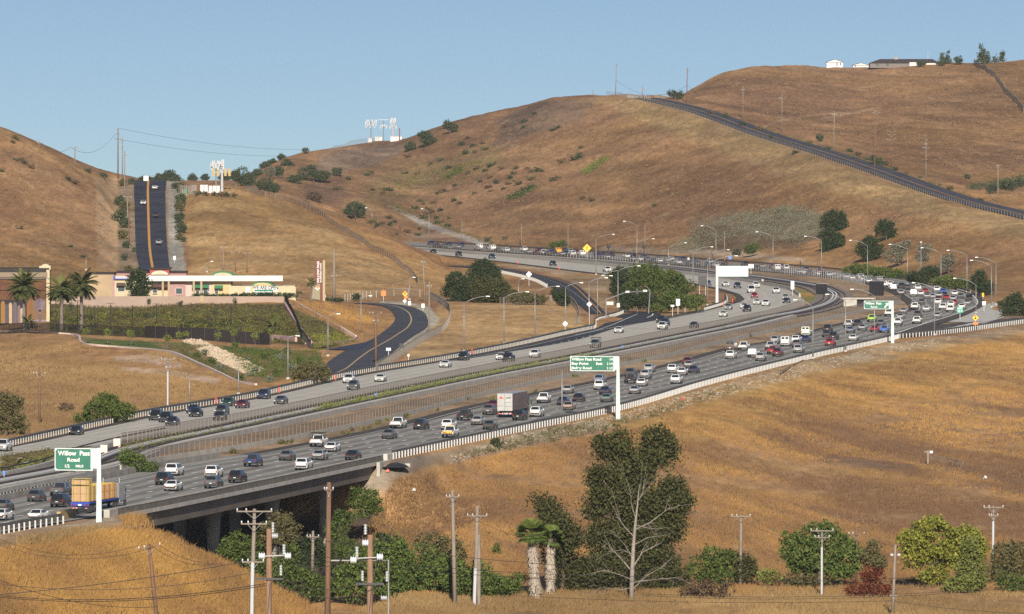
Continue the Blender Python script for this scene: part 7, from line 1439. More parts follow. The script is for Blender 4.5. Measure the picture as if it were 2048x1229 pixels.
def zone(c):
    u, v = c['uv']
    if c['rd'] == 'W':
        for lim, s_ in ((60, 'at the left edge of the far carriageway'), (240, 'above the half mile sign'), (500, 'left of the olive bush by the far guardrail'), (640, 'just below the olive bush'), (800, 'where the local road ends'), (1110, 'before the mown triangle'), (1280, 'by the dark merging lane')):
            if u < lim and v > 545: return s_
        return 'on the far bend left of the green trees' if v < 548 and u < 1300 else 'below the green tree cluster' if v > 625 else 'near the blank white sign'
    if v < 556 and u < 1760:
        for lim, s_ in ((940, 'at the far left end of the distant queue'), (1060, 'in the distant queue above the oaks'), (1170, 'in the distant queue left of the yellow diamond'), (1260, 'in the distant queue right of the yellow diamond'), (1400, 'in the distant queue above the green trees'), (1540, 'in the distant queue by the blank white sign')):
            if u < lim: return s_
        return 'in the distant queue behind the grey fence'
    for lim, s_ in ((250, 'by the flatbed truck'), (760, 'on the bridge'), (985, 'between the bridge and box trailer'), (1130, 'beside the box trailer'), (1300, 'at the three line sign'), (1440, 'just past the three line sign'), (1530, 'in the group ahead of the three line sign'), (1640, 'in the group around the white vans'), (1735, 'in the group before the exit arrow sign')):
        if u < lim and v > 615: return s_
    if v > 600: return 'beside the exit arrow sign' if u < 1815 else 'before the small green exit sign' if u < 1880 or v > 622 else 'in the crowd right of centre bend'
    return 'in the crowd behind the exit arrow sign' if u < 1800 else 'in the middle of the crowded bend' if u < 1870 else 'at the right end of the crowded bend'
for c in cars: c['z'] = zone(c) if c['rd'] != 'H' else 'on the steep road'; c['mid'] = 'oncoming ' if c['rd'] == 'W' else 'distant queued ' if 'distant queue' in c['z'] else ''
ORD = ['leftmost', 'second', 'third', 'fourth', 'fifth', 'sixth', 'seventh', 'eighth', 'ninth', 'tenth', 'eleventh', 'twelfth', 'thirteenth', 'fourteenth']
for c in cars:
    same = sorted((o for o in cars if o['z'] == c['z'] and basew(o) == basew(c)), key=lambda o: o['uv'][0]); m = 'oncoming ' if c['rd'] == 'W' else ''
    if c['rd'] == 'H': c['label'] = basew(c)+' on the steep road'+{310: ' nearest its crest', 287: ' coming downhill', 312: ' in the middle of the slope', 318: ' at its lower end'}[int(c['u'])]; continue
    if len(same) == 1: c['label'] = m+basew(c)+' '+c['z']; n_ = nb(c); t_ = ', %s a %s' % (rel(c, n_['uv']), basew(n_)); c['label'] += t_ if len((c['label']+t_).split()) <= 16 else ''; continue
    for k in range(3):
        n_ = nb(c, k); r_ = rel(c, n_['uv'])
        if not any(o is not c and any(basew(q) == basew(n_) and rel(o, q['uv']) == r_ and abs(q['uv'][0]-o['uv'][0]) < 80 and abs(q['uv'][1]-o['uv'][1]) < 40 for q in cars if q is not o) for o in same):
            c['label'] = '%s%s %s, %s a %s' % (m, basew(c), c['z'], r_, basew(n_))
            if len(c['label'].split()) <= 16: break
    else:
        i_ = same.index(c); w_ = ORD[i_] if i_ == 0 else ORD[i_]+' from the left' if i_ < len(same)-1 else 'rightmost'; c['label'] = '%s %s%s %s' % (w_.split(' from')[0], m, basew(c), c['z'])+(' counting from the left' if 'from' in w_ else '')
for c in cars:                          # two cars of one look with like-named neighbours: add a landmark to both
    pass
for c in cars:
    far = c['s'] < 8.2; key = (c['ty'], far); pr = VP[key]; fresh = key not in used_proto; used_proto.add(key)
    rz = math.atan2(-c['d'][0], c['d'][1])
    if fresh:
        C.objects.link(pr); o = pr; o.location = tuple(c['p']+np.array([0, 0, .06])); o.rotation_euler = (0, 0, rz)
    else: o = dup(pr, c['p']+np.array([0, 0, .06]), rz)
    tag(o, c['label'], {'sedan': 'car', 'hatchback': 'car', 'SUV': 'car', 'minivan': 'minivan', 'van': 'van', 'pickup': 'pickup truck'}[c['ty']], {'E': 'vehicles driving away on the near carriageway', 'W': 'oncoming vehicles on the far carriageway', 'H': 'cars on the steep road'}[c['rd']] if 'distant queue' not in c['z'] else 'vehicles queued on the distant bend')
    ob = [x for x in o.children if x.name.startswith('body')][0]; ob.material_slots[0].link = 'OBJECT'; ob.material_slots[0].material = PAINT[c['col']]
    c['o'] = o
    if 'rack' in c['fl']:
        mb = MB()
        for sx in (-.9, .9):
            for yy in (-2.7, -.8, .9): mb.tube([(sx, yy, 1.15), (sx, yy, 2.15)], .04, 4)
            mb.tube([(sx, -2.8, 2.15), (sx, 1.3, 2.15)], .05, 4)
        for yy in (-2.7, -1.6, -.6, .4): mb.tube([(-.9, yy, 2.15), (.9, yy, 2.15)], .04, 4)
        mb.build('ladder_rack', M_trim, o)
    if 'stripe' in c['fl']: mb = MB(); mb.box((0, -2.905, .85), (1.5, .02, .42)); mb.build('striped_tailgate', mat('chevron_yellow', (.55,.48,.03), .6, col2=(.35,.05,.02), nscale=6, lo=.5, hi=.52, stretch=(1, 1, 1)), o); mb = MB(); mb.box((0, -.1, 1.86), (1.2, .25, .12)); mb.build('light_bar', mat('amber', (.6,.25,.02), .4), o)
    if 'cap' in c['fl']: mb = MB(); mb.add([(-.9,-2.75,1.17),(.9,-2.75,1.17),(.9,-.72,1.17),(-.9,-.72,1.17),(-.75,-2.55,1.8),(.75,-2.55,1.8),(.75,-.72,1.84),(-.75,-.72,1.84)], [(0,1,5,4),(1,2,6,5),(2,3,7,6),(3,0,4,7),(4,5,6,7)]); mb.build('bed_cap', PAINT['white'], o)
# roof racks on some work vans, a tall cab box
# ---- box trailer truck
p = G(1010, 836, 0); t, _ = tangent(eR, p); rz = math.atan2(-t[0], t[1])
o = thing('semi_truck', 'white box trailer truck with red triangle emblem and dark side at the picture centre', 'truck', tuple(p+np.array([0, 0, .06])), rz)
mb = MB(); mb.box((0, 7.2, 2.55), (2.6, 14.6, 2.9)); tb_ = mb.build('trailer', mat('trailer_side', (.13,.085,.075), .5, col2=(.16,.11,.10), nscale=.4), o, bevel=.04)
mb = MB(); mb.box((0, -.13, 2.55), (2.58, .06, 2.86)); mb.build('rear_door', mat('trailer_white', (.37,.37,.36), .5, col2=(.30,.30,.29), nscale=1.5), o)
mb = MB(); mb.box((0, -.17, 2.55), (.04, .04, 2.8)); mb.box((-.6, -.17, 1.9), (1.1, .03, .03)); mb.box((.6, -.17, 1.9), (1.1, .03, .03)); mb.box((.6, -.17, 2.5), (1.1, .03, .03)); mb.build('door_seam', M_trim, o)
mb = MB(); mb.box((0, 7.2, 4.02), (2.6, 14.6, .05)); mb.build('roof', mat('trailer_roof', (.30,.31,.36), .5), o)
q = MB(); q.add([(-1.1,-.18,3.15),(-.2,-.18,3.15),(-.65,-.18,3.62)], [(0, 1, 2)]); q.build('emblem', mat('emblem_red', (.42,.07,.04), .5), o, fixn=False); letters('tr', (.65, -.18, 3.3), 0, M_trim, o)
q = MB(); q.add([(1.305,6.6,2.0),(1.305,8.2,2.0),(1.305,7.4,3.5)], [(0, 1, 2)]); q.build('side_emblem', mat('side_red', (.20,.05,.05), .5), o, fixn=False)
mb = MB(); mb.box((0, -.1, .62), (2.4, .12, .14)); mb.build('rear_bumper', mat('red_white_bumper', (.6,.6,.6), .5, col2=(.4,.03,.03), nscale=3, lo=.5, hi=.52), o)
mb = MB(); mb.box((0, 7.4, .95), (1.2, 14.2, .3)); mb.build('chassis', M_trim, o)
for sx in (-1, 1):
    mb = MB(); mb.box((sx*1.0, -.17, .9), (.3, .06, .14)); mb.build('tail_light', M_tail, o)
    for yy in (1.0, 2.2, 14.2, 15.6): mb = MB(); wheel_mb(sx*1.1, yy, .5, mb); mb.build('wheel', [M_tyre, M_rim], o)
    mb = MB(); mb.box((sx*1.55, 17.0, 2.1), (.25, .12, .75)); mb.build('mirror', M_trim, o)
mb = MB(); mb.box((0, 16.2, 1.9), (2.35, 2.2, 2.5)); mb.build('cab', PAINT['charcoal'], o, bevel=.12); mb = MB(); mb.box((0, 17.32, 2.4), (2.1, .04, .8)); mb.build('windscreen', M_glass, o)
# ---- flatbed with strapped load
p = G(160, 1027, 0); t, _ = tangent(eR, p); rz = math.atan2(-t[0], t[1])
o = thing('flatbed_truck', 'blue flatbed truck loaded with wrapped tan crates under yellow straps', 'truck', tuple(p+np.array([0, 0, .06])), rz)
M_bluep = mat('truck_blue', (.02,.05,.30), .45)
mb = MB(); mb.box((0, 7.2, 1.28), (2.55, 14.4, .22)); mb.build('deck', M_bluep, o); mb = MB(); mb.box((0, 7., .95), (1.1, 13.6, .45)); mb.build('chassis', M_trim, o)
mb = MB(); mb.box((0, -.06, 1.05), (2.5, .1, .35)); mb.build('rear_sill', M_bluep, o); mb = MB(); mb.box((0, -.05, .62), (2.3, .1, .12)); mb.build('rear_bumper', MATS['red_white_bumper'], o)
mb = MB(); mb.box((0, -.12, 1.02), (.45, .04, .2)); mb.build('licence_plate', M_plate, o)
for sx in (-1, 1):
    mb = MB(); mb.box((sx*.85, -.03, .62), (.65, .05, .6)); mb.build('mud_flap', M_trim, o); mb = MB(); mb.box((sx*.9, -.13, 1.05), (.4, .04, .16)); mb.build('tail_light', M_tail, o)
    for yy in (1.1, 2.4, 12.6, 13.9): mb = MB(); wheel_mb(sx*1.12, yy, .5, mb); mb.build('wheel', [M_tyre, M_rim], o)
mb = MB(); mb.box((0, 14.9, 2.2), (2.4, .3, 2.2)); mb.build('headboard', mat('chrome_grey', (.35,.36,.38), .3, .6), o)
mb = MB(); mb.box((0, 16.3, 1.95), (2.3, 2.2, 2.4)); mb.build('cab', PAINT['silver'], o, bevel=.15); mb = MB(); mb.box((0, 18.3, 1.35), (1.9, 1.9, 1.3)); mb.build('bonnet', PAINT['silver'], o, bevel=.15)
for sx in (-1, 1):
    mb = MB(); mb.tube([(sx*1.1, 15.2, .8), (sx*1.1, 15.2, 3.9)], .12, 8); mb.build('exhaust_stack', M_rim, o); mb = MB(); wheel_mb(sx*1.1, 18.0, .5, mb); mb.build('wheel', [M_tyre, M_rim], o); mb = MB(); mb.box((sx*1.5, 16.9, 2.3), (.2, .12, .6)); mb.build('mirror', M_trim, o)
Rz = Matrix.Rotation(rz, 3, 'Z'); M_crate = mat('wrapped_crate', (.40,.26,.13), .7, col2=(.33,.21,.10), nscale=1.2); M_strap = mat('yellow_strap', (.42,.33,.03), .7); M_owrap = mat('orange_wrap', (.50,.15,.03), .6, col2=(.45,.3,.2), nscale=1.5)
k = 0
for yy, m_, hh in ((.9, M_crate, .98), (2.75, M_crate, .98), (5.3, M_crate, .98), (7.8, M_owrap, .95), (10.2, M_owrap, .95), (12.6, M_owrap, .95)):
    for lv in range(2 if yy > 3 else 3):
        for sx in (-1, 1):
            if lv == 2 and yy > 1.5: continue
            c = Rz @ Vector((sx*.58, yy, 1.40+.06+lv*(hh+.02)))+Vector(o.location); d = thing('crate', '%s crate on the flatbed, %s %s, %s row from the rear' % ('tan wrapped' if m_ is M_crate else 'orange topped', ['bottom', 'second', 'topmost'][lv], 'left' if sx < 0 else 'right', {.9: 'first', 2.75: 'second', 5.3: 'third', 7.8: 'fourth', 10.2: 'fifth', 12.6: 'sixth'}[yy]), 'crate', tuple(c), rz, 'crates strapped on the flatbed truck')
            mb = MB(); mb.box((0, 0, hh/2-.03), (1.12, 1.6 if yy < 3 else 2.1, hh if lv < 2 else hh*.6)); mb.build('box', m_, d, bevel=.05)
            mb = MB()
            for q in (-.45, .45): mb.box((sx*.57, q, hh/2-.03), (.03, .12, hh)); mb.box((0, q, hh-.02), (1.13, .1, .03)); mb.box((sx*.3, -.81 if yy < 3 else -1.06, hh/2-.03), (.08, .03, hh))
            mb.build('strap', M_strap, d)
# ------------------------------------------------------------------ buildings and installations
def colm(name, c, r=.85, c2=None): return mat(name, c, r, col2=c2, nscale=.5, spec=.15)
M_cream = colm('cream_stucco', (.44,.385,.265), .9, (.39,.335,.225)); M_tan = colm('tan_stucco', (0.346,0.266,0.173), .9, (0.302,0.230,0.151)); M_pinkst = colm('pink_stucco', (.33,.215,.205), .9, (.30,.19,.18)); M_redst = colm('red_stucco', (0.288,0.072,0.065), .9); M_roofd = colm('dark_roof_edge', (0.036,0.032,0.032)); M_greenr = colm('green_roof', (.05,.17,.09)); M_whitew = colm('white_fascia', (0.518,0.511,0.504), .7, (0.475,0.468,0.461)); M_shop = mat('shop_glass', (.05,.07,.075), .15); M_yellowst = colm('yellow_stucco', (.41,.345,.19), .9); M_pale = MATS['pale_bark']
# strip of shops: front plane at the top of the planted bank; coordinates in metres from pixel columns
s0 = 8.12; P0 = P3(226, 601, s0); P0[2] = T(P0[0], P0[1]); gz = P0[2]; vb0 = VH+F*(H-gz)/P0[1]
sh = thing('shop_building', 'long low cream and pink shop building with white fascia and domed gables', 'building', tuple(P0))
def X(u): return (u-226)/s0
def Z(v): return (vb0-v)/s0
def sbox(name, u0, u1, v0, v1, y, dep, m, par=sh, bevel=0.):     # columns u0-u1, rows v0 (top) to v1, front at y, depth behind it
    mb = MB(); mb.box(((X(u0)+X(u1))/2, y+dep/2, (Z(v0)+Z(v1))/2), (X(u1)-X(u0), dep, Z(v0)-Z(v1))); return mb.build(name, m, par, bevel=bevel)
sbox('wall', 172, 226, 549, 604, 6, 10, M_tan); sbox('roof_edge', 171, 227, 547, 549.5, 5.7, 10.6, M_roofd)
sbox('wall', 226, 250, 552, 604, 0, 14, M_cream); sbox('wall', 224, 229, 552, 604, -.4, 2, M_pinkst); sbox('wall', 250, 340, 562, 604, .6, 14, M_cream)
sbox('wall', 340, 371, 560, 604, .3, 14, M_pinkst); sbox('wall', 371, 424, 562, 604, .6, 14, colm('pale_pink', (.42,.35,.32), .9)); sbox('wall', 424, 462, 562, 604, .4, 14, M_yellowst); sbox('wall', 458, 590, 572, 606, -1.2, 14, M_cream)
sbox('fascia', 288, 566, 551.5, 562.5, -1.6, 2.6, M_whitew); sbox('fascia', 229, 258, 553, 558.5, -.5, .8, colm('pale_sign', (0.396,0.396,0.432))); sbox('sign_band', 227, 259, 557.5, 559.2, -.7, .3, mat('navy_band', (.03,.05,.25), .6)); sbox('sign_band', 227, 231, 552, 559, -.72, .25, MATS['navy_band'])
sbox('parapet', 232, 372, 546, 552, 3, 8, colm('rose_stucco', (.30,.17,.155), .9)); sbox('roof_edge', 231, 373, 543.5, 546.2, 2.6, 8.8, M_roofd)
sbox('tower', 299, 338, 539, 552, 1.5, 7, M_redst); sbox('roof_edge', 296, 341, 536.5, 539.5, 1.1, 7.8, M_roofd)
arc = [(X(319)+X(245)*0+math.cos(t)*2.1, Z(550)+math.sin(t)*1.0) for t in np.linspace(0, math.pi, 12)]
mb = MB(); mb.prism(arc, .8, 1.3); mb.build('arch', colm('arch_cream', (0.475,0.418,0.317)), sh); arc = [(X(319)+math.cos(t)*1.3, Z(550)+math.sin(t)*.55) for t in np.linspace(0, math.pi, 12)]; mb = MB(); mb.prism(arc, .7, .79); mb.build('arch_panel', M_cream, sh)
def dome(u, v, w_, h_, y, m2=M_cream):
    a = [(X(u)+math.cos(t)*w_/2/s0, Z(v)+math.sin(t)*h_/s0) for t in np.linspace(0, math.pi, 14)]; mb = MB(); mb.prism(a, y, y+5); mb.build('dome_gable', M_greenr, sh)
    a = [(X(u)+math.cos(t)*w_/2/s0*.8, Z(v)-.02+math.sin(t)*h_/s0*.72) for t in np.linspace(0, math.pi, 14)]; mb = MB(); mb.prism(a, y-.15, y-.02); mb.build('gable_face', m2, sh)
dome(445, 552, 46, 8.5, 1.5); dome(525, 572, 46, 9, -1.0, M_yellowst); sbox('roof', 462, 484, 551, 554, 2., 5, M_greenr)
for u0, u1, v0, v1 in ((236, 249, 571, 583), (306, 314, 570, 586), (352, 364, 577, 588), (392, 398, 579, 588), (407, 415, 579, 588), (430, 436, 578, 588)):
    f = sbox('window', u0-.7, u1+.7, v0-.7, v1+1.5, -.05, .5, M_whitew); sbox('pane', u0, u1, v0, v1, -.12, .1, M_shop, f)
for u0, u1, v in ((233, 250, 566), (303, 337, 569), (384, 402, 570), (404, 418, 570), (429, 446, 571)):
    mb = MB(); a, b_ = X(u0), X(u1); z = Z(v); mb.add([(a, 0, z), (b_, 0, z), (b_, -1.2, z-.75), (a, -1.2, z-.75), (a, 0, z-.75), (b_, 0, z-.75)], [(0,1,2,3),(0,3,4),(1,5,2),(3,2,5,4)]); mb.build('awning', M_greenr if u0 > 380 else colm('dark_awning', (.09,.06,.05)), sh)
for u in (326, 338, 388, 403): sbox('column', u-2, u+2, 560, 604, -1.4, .5, M_tan)
f = sbox('banner', 507, 556, 572.5, 583, -1.26, .05, M_letter); letters('wo', ((X(507)+X(556))/2-.05, -1.3, Z(575.4)), 0, M_trim, sh, roll=.02, kx=.98)
sbox('banner', 509, 547, 579.7, 583.2, -1.34, .04, mat('banner_green', (.015,.14,.11), .7)); sbox('banner', 509, 547, 583, 594.5, -1.34, .06, mat('banner_pale', (.62,.70,.70), .7)); letters('av', ((X(509)+X(547))/2, -1.4, Z(587)), 0, mat('dark_teal', (.02,.07,.08), .7), sh)
sbox('notice', 492, 500, 574, 586, -1.26, .05, M_letter); sbox('service_box', 560, 569, 589, 596, -1.6, .4, colm('meter_green', (.42,.44,.30))); sbox('wall', 586, 592, 574, 607, -1.5, 3, M_cream)
# wall on top of the planted bank
line = np.array([P3(-60, 598, 8.4), P3(100, 598, 8.4), P3(300, 600, 8.38), P3(460, 602, 8.36), P3(568, 603, 8.35)]); line = resample(line, 4.)
for q in line: q[2] = T(q[0], q[1])-.3
o = thing('retaining_wall', 'long beige plastered wall along the top of the planted bank', 'wall', tuple(line[0])); zt = np.array([H-(v-VH)/8.38 for v in np.interp(1024+F*line[:, 0]/line[:, 1], [-60, 100, 300, 460, 568], [591, 592.5, 593, 594, 595])]); mb = MB(); L = loc_(line, o); n = len(L); hz = np.maximum(zt-line[:, 2], 1.2)
mb.add([*(L), *(L+np.c_[np.zeros((n, 2)), hz]), *(L+[0, .5, 0]), *(L+np.c_[np.zeros(n), np.full(n, .5), hz])], [(k, k+1, n+k+1, n+k) for k in range(n-1)]+[(n+k, n+k+1, 3*n+k+1, 3*n+k) for k in range(n-1)]+[(2*n+k+1, 2*n+k, 3*n+k, 3*n+k+1) for k in range(n-1)]); mb.build('wall', colm('beige_plaster', (0.302,0.230,0.187), .9, (0.274,0.209,0.169)), o)
k = int(np.argmin(np.abs(1024+F*line[:, 0]/line[:, 1]-395))); mb = MB(); mb.box(L[k]+[0, -.1, hz[k]/2], (.9, .9, hz[k]+.3)); mb.build('pillar', M_tan, o)
o = thing('hedge', 'low dark green hedge along the top of the beige wall', 'hedge', tuple(line[0]+[0, 1.2, 0]), group=None); rng = np.random.default_rng(2); V, Fq, t = leaves([((q[0]-line[0][0]), q[1]-line[0][1]+.6, q[2]-line[0][2]+hz.mean()*.8, 3., .7, .6) for q in line[14:]], 9000, .15, rng, .8, 9); mesh_np('foliage', V, Fq, LM['oak'], o, {'tone': ('FACE', 'FLOAT', t)})
# lamps on the planted bank
for k, (u, vb, vt, w_) in enumerate([(112,655,601,9),(155,655,602,10),(190,655,612,2),(221,655,607,10),(265,655,612,2),(313,652,608,6),(462,655,612,2)]):
    p = hit(u, vb); s = F/p[1]; o = thing('garden_lamp', 'thin black lamp post on the planted bank, %s from the left' % ['first','second','third','fourth','fifth','sixth','seventh'][k], 'lamp post', tuple(p), group='black lamp posts on the planted bank'); h = (vb-vt)/s; mb = MB(); mb.tube([(0, 0, -.2), (0, 0, h)], .09, 6); mb.build('pole', MATS['black_metal'], o); mb = MB(); mb.box((0, 0, h), (max(w_, 3)*2/s*.8, .3, .12)); mb.build('lamp_head', MATS['black_metal'], o)
# painted building at the left edge
s1 = 8.75; P1 = P3(98, 661, s1); P1[2] = T(P1[0], P1[1]); vb1 = VH+F*(H-P1[2])/P1[1]
mbld = thing('painted_building', 'tall left edge building with orange and violet painted arches and cream corner pilaster', 'building', tuple(P1)); 
def XX(u): return (u-98)/s1
def ZZ(v): return (vb1-v)/s1
def pb(name, u0, u1, v0, v1, y, dep, m): mb = MB(); mb.box(((XX(u0)+XX(u1))/2, y+dep/2, (ZZ(v0)+ZZ(v1))/2), (XX(u1)-XX(u0), dep, ZZ(v0)-ZZ(v1))); return mb.build(name, m, mbld)
pb('wall', -140, 96, 545, 668, 0, 12, colm('rust_mural', (.085,.042,.028), .9, (.12,.058,.03))); pb('pilaster', 93, 99.5, 540, 668, -.5, 3, M_cream); pb('cornice', -140, 95, 545, 554.5, -.6, 12.8, colm('cornice_tan', (.20,.16,.115))); pb('parapet', -140, 97, 537, 545.3, -.4, 12.6, M_roofd); pb('band', -140, 93, 558, 559.3, -.15, .3, colm('dentil_dark', (.07,.05,.05))); pb('band', -140, 93, 554.5, 557.5, -.3, .5, colm('grey_frieze', (.17,.15,.135)))
pb('cap', 77, 100, 533, 541, 3, 4, M_cream); mb = MB(); a = [(XX(80), ZZ(533)), (XX(98), ZZ(533)), (XX(92), ZZ(529)), (XX(86), ZZ(529))]; mb.prism(a, 3.2, 6.6); mb.build('cap', M_cream, mbld)
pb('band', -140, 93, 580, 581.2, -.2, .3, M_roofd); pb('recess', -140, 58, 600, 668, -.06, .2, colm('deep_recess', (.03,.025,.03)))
for (u, w_, vt, m_) in ((6, 9, 604, colm('ochre_mural', (.20,.115,.04))), (14, 8, 610, colm('dark_mural', (.07,.06,.07))), (30, 8, 606, colm('violet_mural', (.10,.085,.09))), (21, 7, 607, M_tan), (38, 6, 612, colm('dusk_mural', (.15,.105,.105))), (58, 9, 602, colm('orange_mural', (.17,.08,.03))), (44, 7, 618, M_tan), (-12, 9, 606, colm('violet_mural2', (.09,.075,.08)))):
    a = [(XX(u-w_/2), -.4), (XX(u+w_/2), -.4)]+[(XX(u)+math.cos(t)*w_/2/s1, ZZ(vt+w_*.6)+math.sin(t)*w_*.8/s1) for t in np.linspace(0, math.pi, 9)]; mb = MB(); mb.prism(a, -.3-.02*abs(u % 7), -.06); mb.build('painted_arch', m_, mbld)
mb = MB(); a = [(XX(80)+math.cos(t)*11/s1, ZZ(610)+math.sin(t)*14/s1) for t in np.linspace(0, 2*math.pi, 9)[:-1]]; mb.prism(a, -.12, -.03); mb.prism([(XX(77), ZZ(645)), (XX(83), ZZ(645)), (XX(82), ZZ(620)), (XX(78), ZZ(620))], -.12, -.03); mb.build('painted_tree', colm('dark_violet', (.09,.07,.08), .9, (.16,.13,.15)), mbld); pb('painted_ground', 60, 93, 640, 668, -.05, .1, colm('violet_ground', (.20,.16,.18)))
pb('painted_sky', 62, 93, 600, 640, -.03, .05, colm('peach_mural', (.15,.09,.05)))
# business park pylon
s2 = 7.85; P2 = P3(638, 603, s2); P2[2] = T(P2[0], P2[1]); vb2_ = VH+F*(H-P2[2])/P2[1]; o = thing('pylon_sign', 'tall brown and tan pylon sign with vertical Willow Pass lettering', 'sign', tuple(P2))
def bx2(name, u0, u1, v0, v1, y, dep, m): mb = MB(); mb.box((((u0+u1)/2-638)/s2, y+dep/2, (vb2_-(v0+v1)/2)/s2), ((u1-u0)/s2, dep, (v1-v0)/s2)); return mb.build(name, m, o)
bx2('blade', 630, 645.5, 521, 606, 0, 1.2, colm('brown_panel', (0.151,0.061,0.050))); bx2('side_column', 645.5, 650.3, 521, 606, -.1, 1.6, colm('khaki_column', (0.338,0.288,0.173)))
mb = MB(); mb.prism([((622.5-638)/s2, -.3), ((640-638)/s2, -.3), ((640.5-638)/s2, (vb2_-568)/s2), ((627-638)/s2, (vb2_-568)/s2)], -.5, .8); mb.build('base', colm('khaki_base', (0.238,0.209,0.144)), o)
letters('wp', ((636.2-638)/s2, -.06, (vb2_-545)/s2), 0, M_letter, o, roll=-math.pi/2); letters('bp', ((641.6-638)/s2, -.06, (vb2_-545.5)/s2), 0, M_letter, o, roll=-math.pi/2)
q = MB(); cz = (vb2_-577)/s2; cx = (635-638)/s2
for dx, dz, kk in ((-.35, 0, 0), (.35, 0, 0), (0, -.35, 0)): q.prism([(cx+dx-.26, cz+dz), (cx+dx, cz+dz-.26), (cx+dx+.26, cz+dz), (cx+dx, cz+dz+.26)], -.58, -.52)
q.build('emblem', M_letter, o); q = MB(); q.prism([(cx-.32, cz+.4), (cx, cz+.08), (cx+.32, cz+.4), (cx, cz+.72)], -.58, -.52); q.build('emblem', mat('emblem_orange', (.75,.17,.05), .5), o)
p = hit(653, 599); o = thing('utility_cabinet', 'white utility cabinet at the foot of the double pole', 'cabinet', tuple(p)); mb = MB(); mb.box((-.9, 0, .65), (1.5, 1, 1.5)); mb.build('cabinet', colm('cabinet_white', (.40,.40,.41)), o, bevel=.05); mb = MB(); mb.box((-.9, -.52, .65), (.04, .05, 1.3)); mb.build('seam', M_galv, o)
# houses on the top right ridge
def house(label, u0, u1, vb, vw, vr, dep, wall, roof, gable='front', wins=(), s=None, ridge=None):
    p = hit((u0+u1)/2, vb); s = F/p[1]; o = thing('house', label, 'house', tuple(p)); w_ = (u1-u0)/s; hw_ = (vb-vw)/s; hr = (vw-vr)/s
    mb = MB(); mb.box((0, dep/2, hw_/2-.3), (w_, dep, hw_+.6)); mb.build('wall', wall, o)
    mb = MB(); e = .35
    if gable == 'front': mb.prism([(-w_/2-e, hw_), (w_/2+e, hw_), (w_/2+e, hw_+.15), (0, hw_+hr), (-w_/2-e, hw_+.15)], -.4, dep+.4); mb.build('roof', roof, o); mb = MB(); mb.prism([(-w_/2, hw_), (w_/2, hw_), (0, hw_+hr-.2)], -.43, -.41); mb.build('gable', wall, o)
    else: mb.add([(-w_/2-e, -e, hw_), (w_/2+e, -e, hw_), (w_/2+e, dep+e, hw_), (-w_/2-e, dep+e, hw_), (-w_/2+w_*.15, dep/2, hw_+hr), (w_/2-w_*.1, dep/2, hw_+hr)], [(0,1,5,4),(1,2,5),(2,3,4,5),(3,0,4),(0,3,2,1)]); mb.build('roof', roof, o)
    for (a, b_, c, d) in wins: mb = MB(); mb.box((((a+b_)/2-(u0+u1)/2)/s, -.03, (vb-(c+d)/2)/s), ((b_-a)/s, .06, (d-c)/s)); mb.build('window', M_shop, o)
    return o
M_wh = colm('white_house', (0.533,0.533,0.526), .8); M_rd = colm('dark_shingle', (0.050,0.043,0.040))
house('small white gabled shed on the right ridge', 1653, 1686, 135, 125, 119, 7, M_wh, M_rd, 'front', [(1673, 1675, 125, 132), (1680, 1682, 126, 131)])
house('lower white gabled outbuilding right of the small white shed', 1706, 1737, 134, 130, 125, 6, M_wh, M_rd, 'front', [(1709, 1712, 129, 133)])
o = house('long low ranch house with dark roof on the right ridge', 1740, 1880, 134, 127, 118.5, 12, colm('house_shade', (.16,.14,.13)), M_rd, 'hip', [(1752, 1758, 128, 132), (1772, 1778, 128, 132)]); s = F/o.location.y
mb = MB(); mb.box(((1826-1810)/s, -.15, 1.0), (14/s, .3, 2.2)); mb.build('white_wall', M_wh, o); mb = MB(); mb.box(((1862-1810)/s, -.15, .8), (20/s, .3, 1.8)); mb.build('white_wall', M_wh, o); mb = MB(); mb.box(((1793-1810)/s, 6, 3.9), (1.5, 1.2, 1.4)); mb.build('chimney', M_tan, o); mb = MB(); mb.tube([((1857-1810)/s, 6, 3), ((1857-1810)/s, 6, 7.5)], .06, 5); mb.build('aerial', M_galv, o); mb = MB(); mb.prism([((1870-1810)/s, 1.6), ((1896-1810)/s, .6), ((1886-1810)/s, 3.2)], -.5, 7); mb.build('roof', M_rd, o)
# antenna sites
M_ant = mat('antenna_white', (.36,.37,.38), .5)
def mono(label, u, vb, vt, heads, col=None, r=.22, group='cell antenna masts', arms=()):
    p = hit(u, vb); s = F/p[1]; o = thing('antenna_mast', label, 'antenna mast', tuple(p), group=group); h = (vb-vt)/s; mb = MB(); mb.tube([(0, 0, -.3), (0, 0, h)], [r*1.2, r*.8], 8); mb.build('pole', col or M_lamp, o)
    for (v, w_, n, hh) in heads:
        z = (vb-v)/s; mb = MB(); mb.tube([(-w_/s, 0, z), (w_/s, 0, z)], .06, 4); mb.tube([(-w_/s*.6, -.8, z), (w_/s*.6, -.8, z)], .06, 4); mb.build('platform', M_galv, o)
        for k in range(n): x = -w_/s+2*w_/s*k/max(1, n-1); mb = MB(); mb.box((x, -.9 if k % 2 else .3, z+(.3 if k % 3 else -.5)), (.42, .25, hh)); mb.build('panel_antenna', M_ant, o)
    for (v, w_) in arms: mb = MB(); mb.box((0, -.2, (vb-v)/s), (2*w_/s, .15, .15)); mb.build('crossarm', M_galv, o)
    return o
HT = 'antenna masts on the far hilltop'
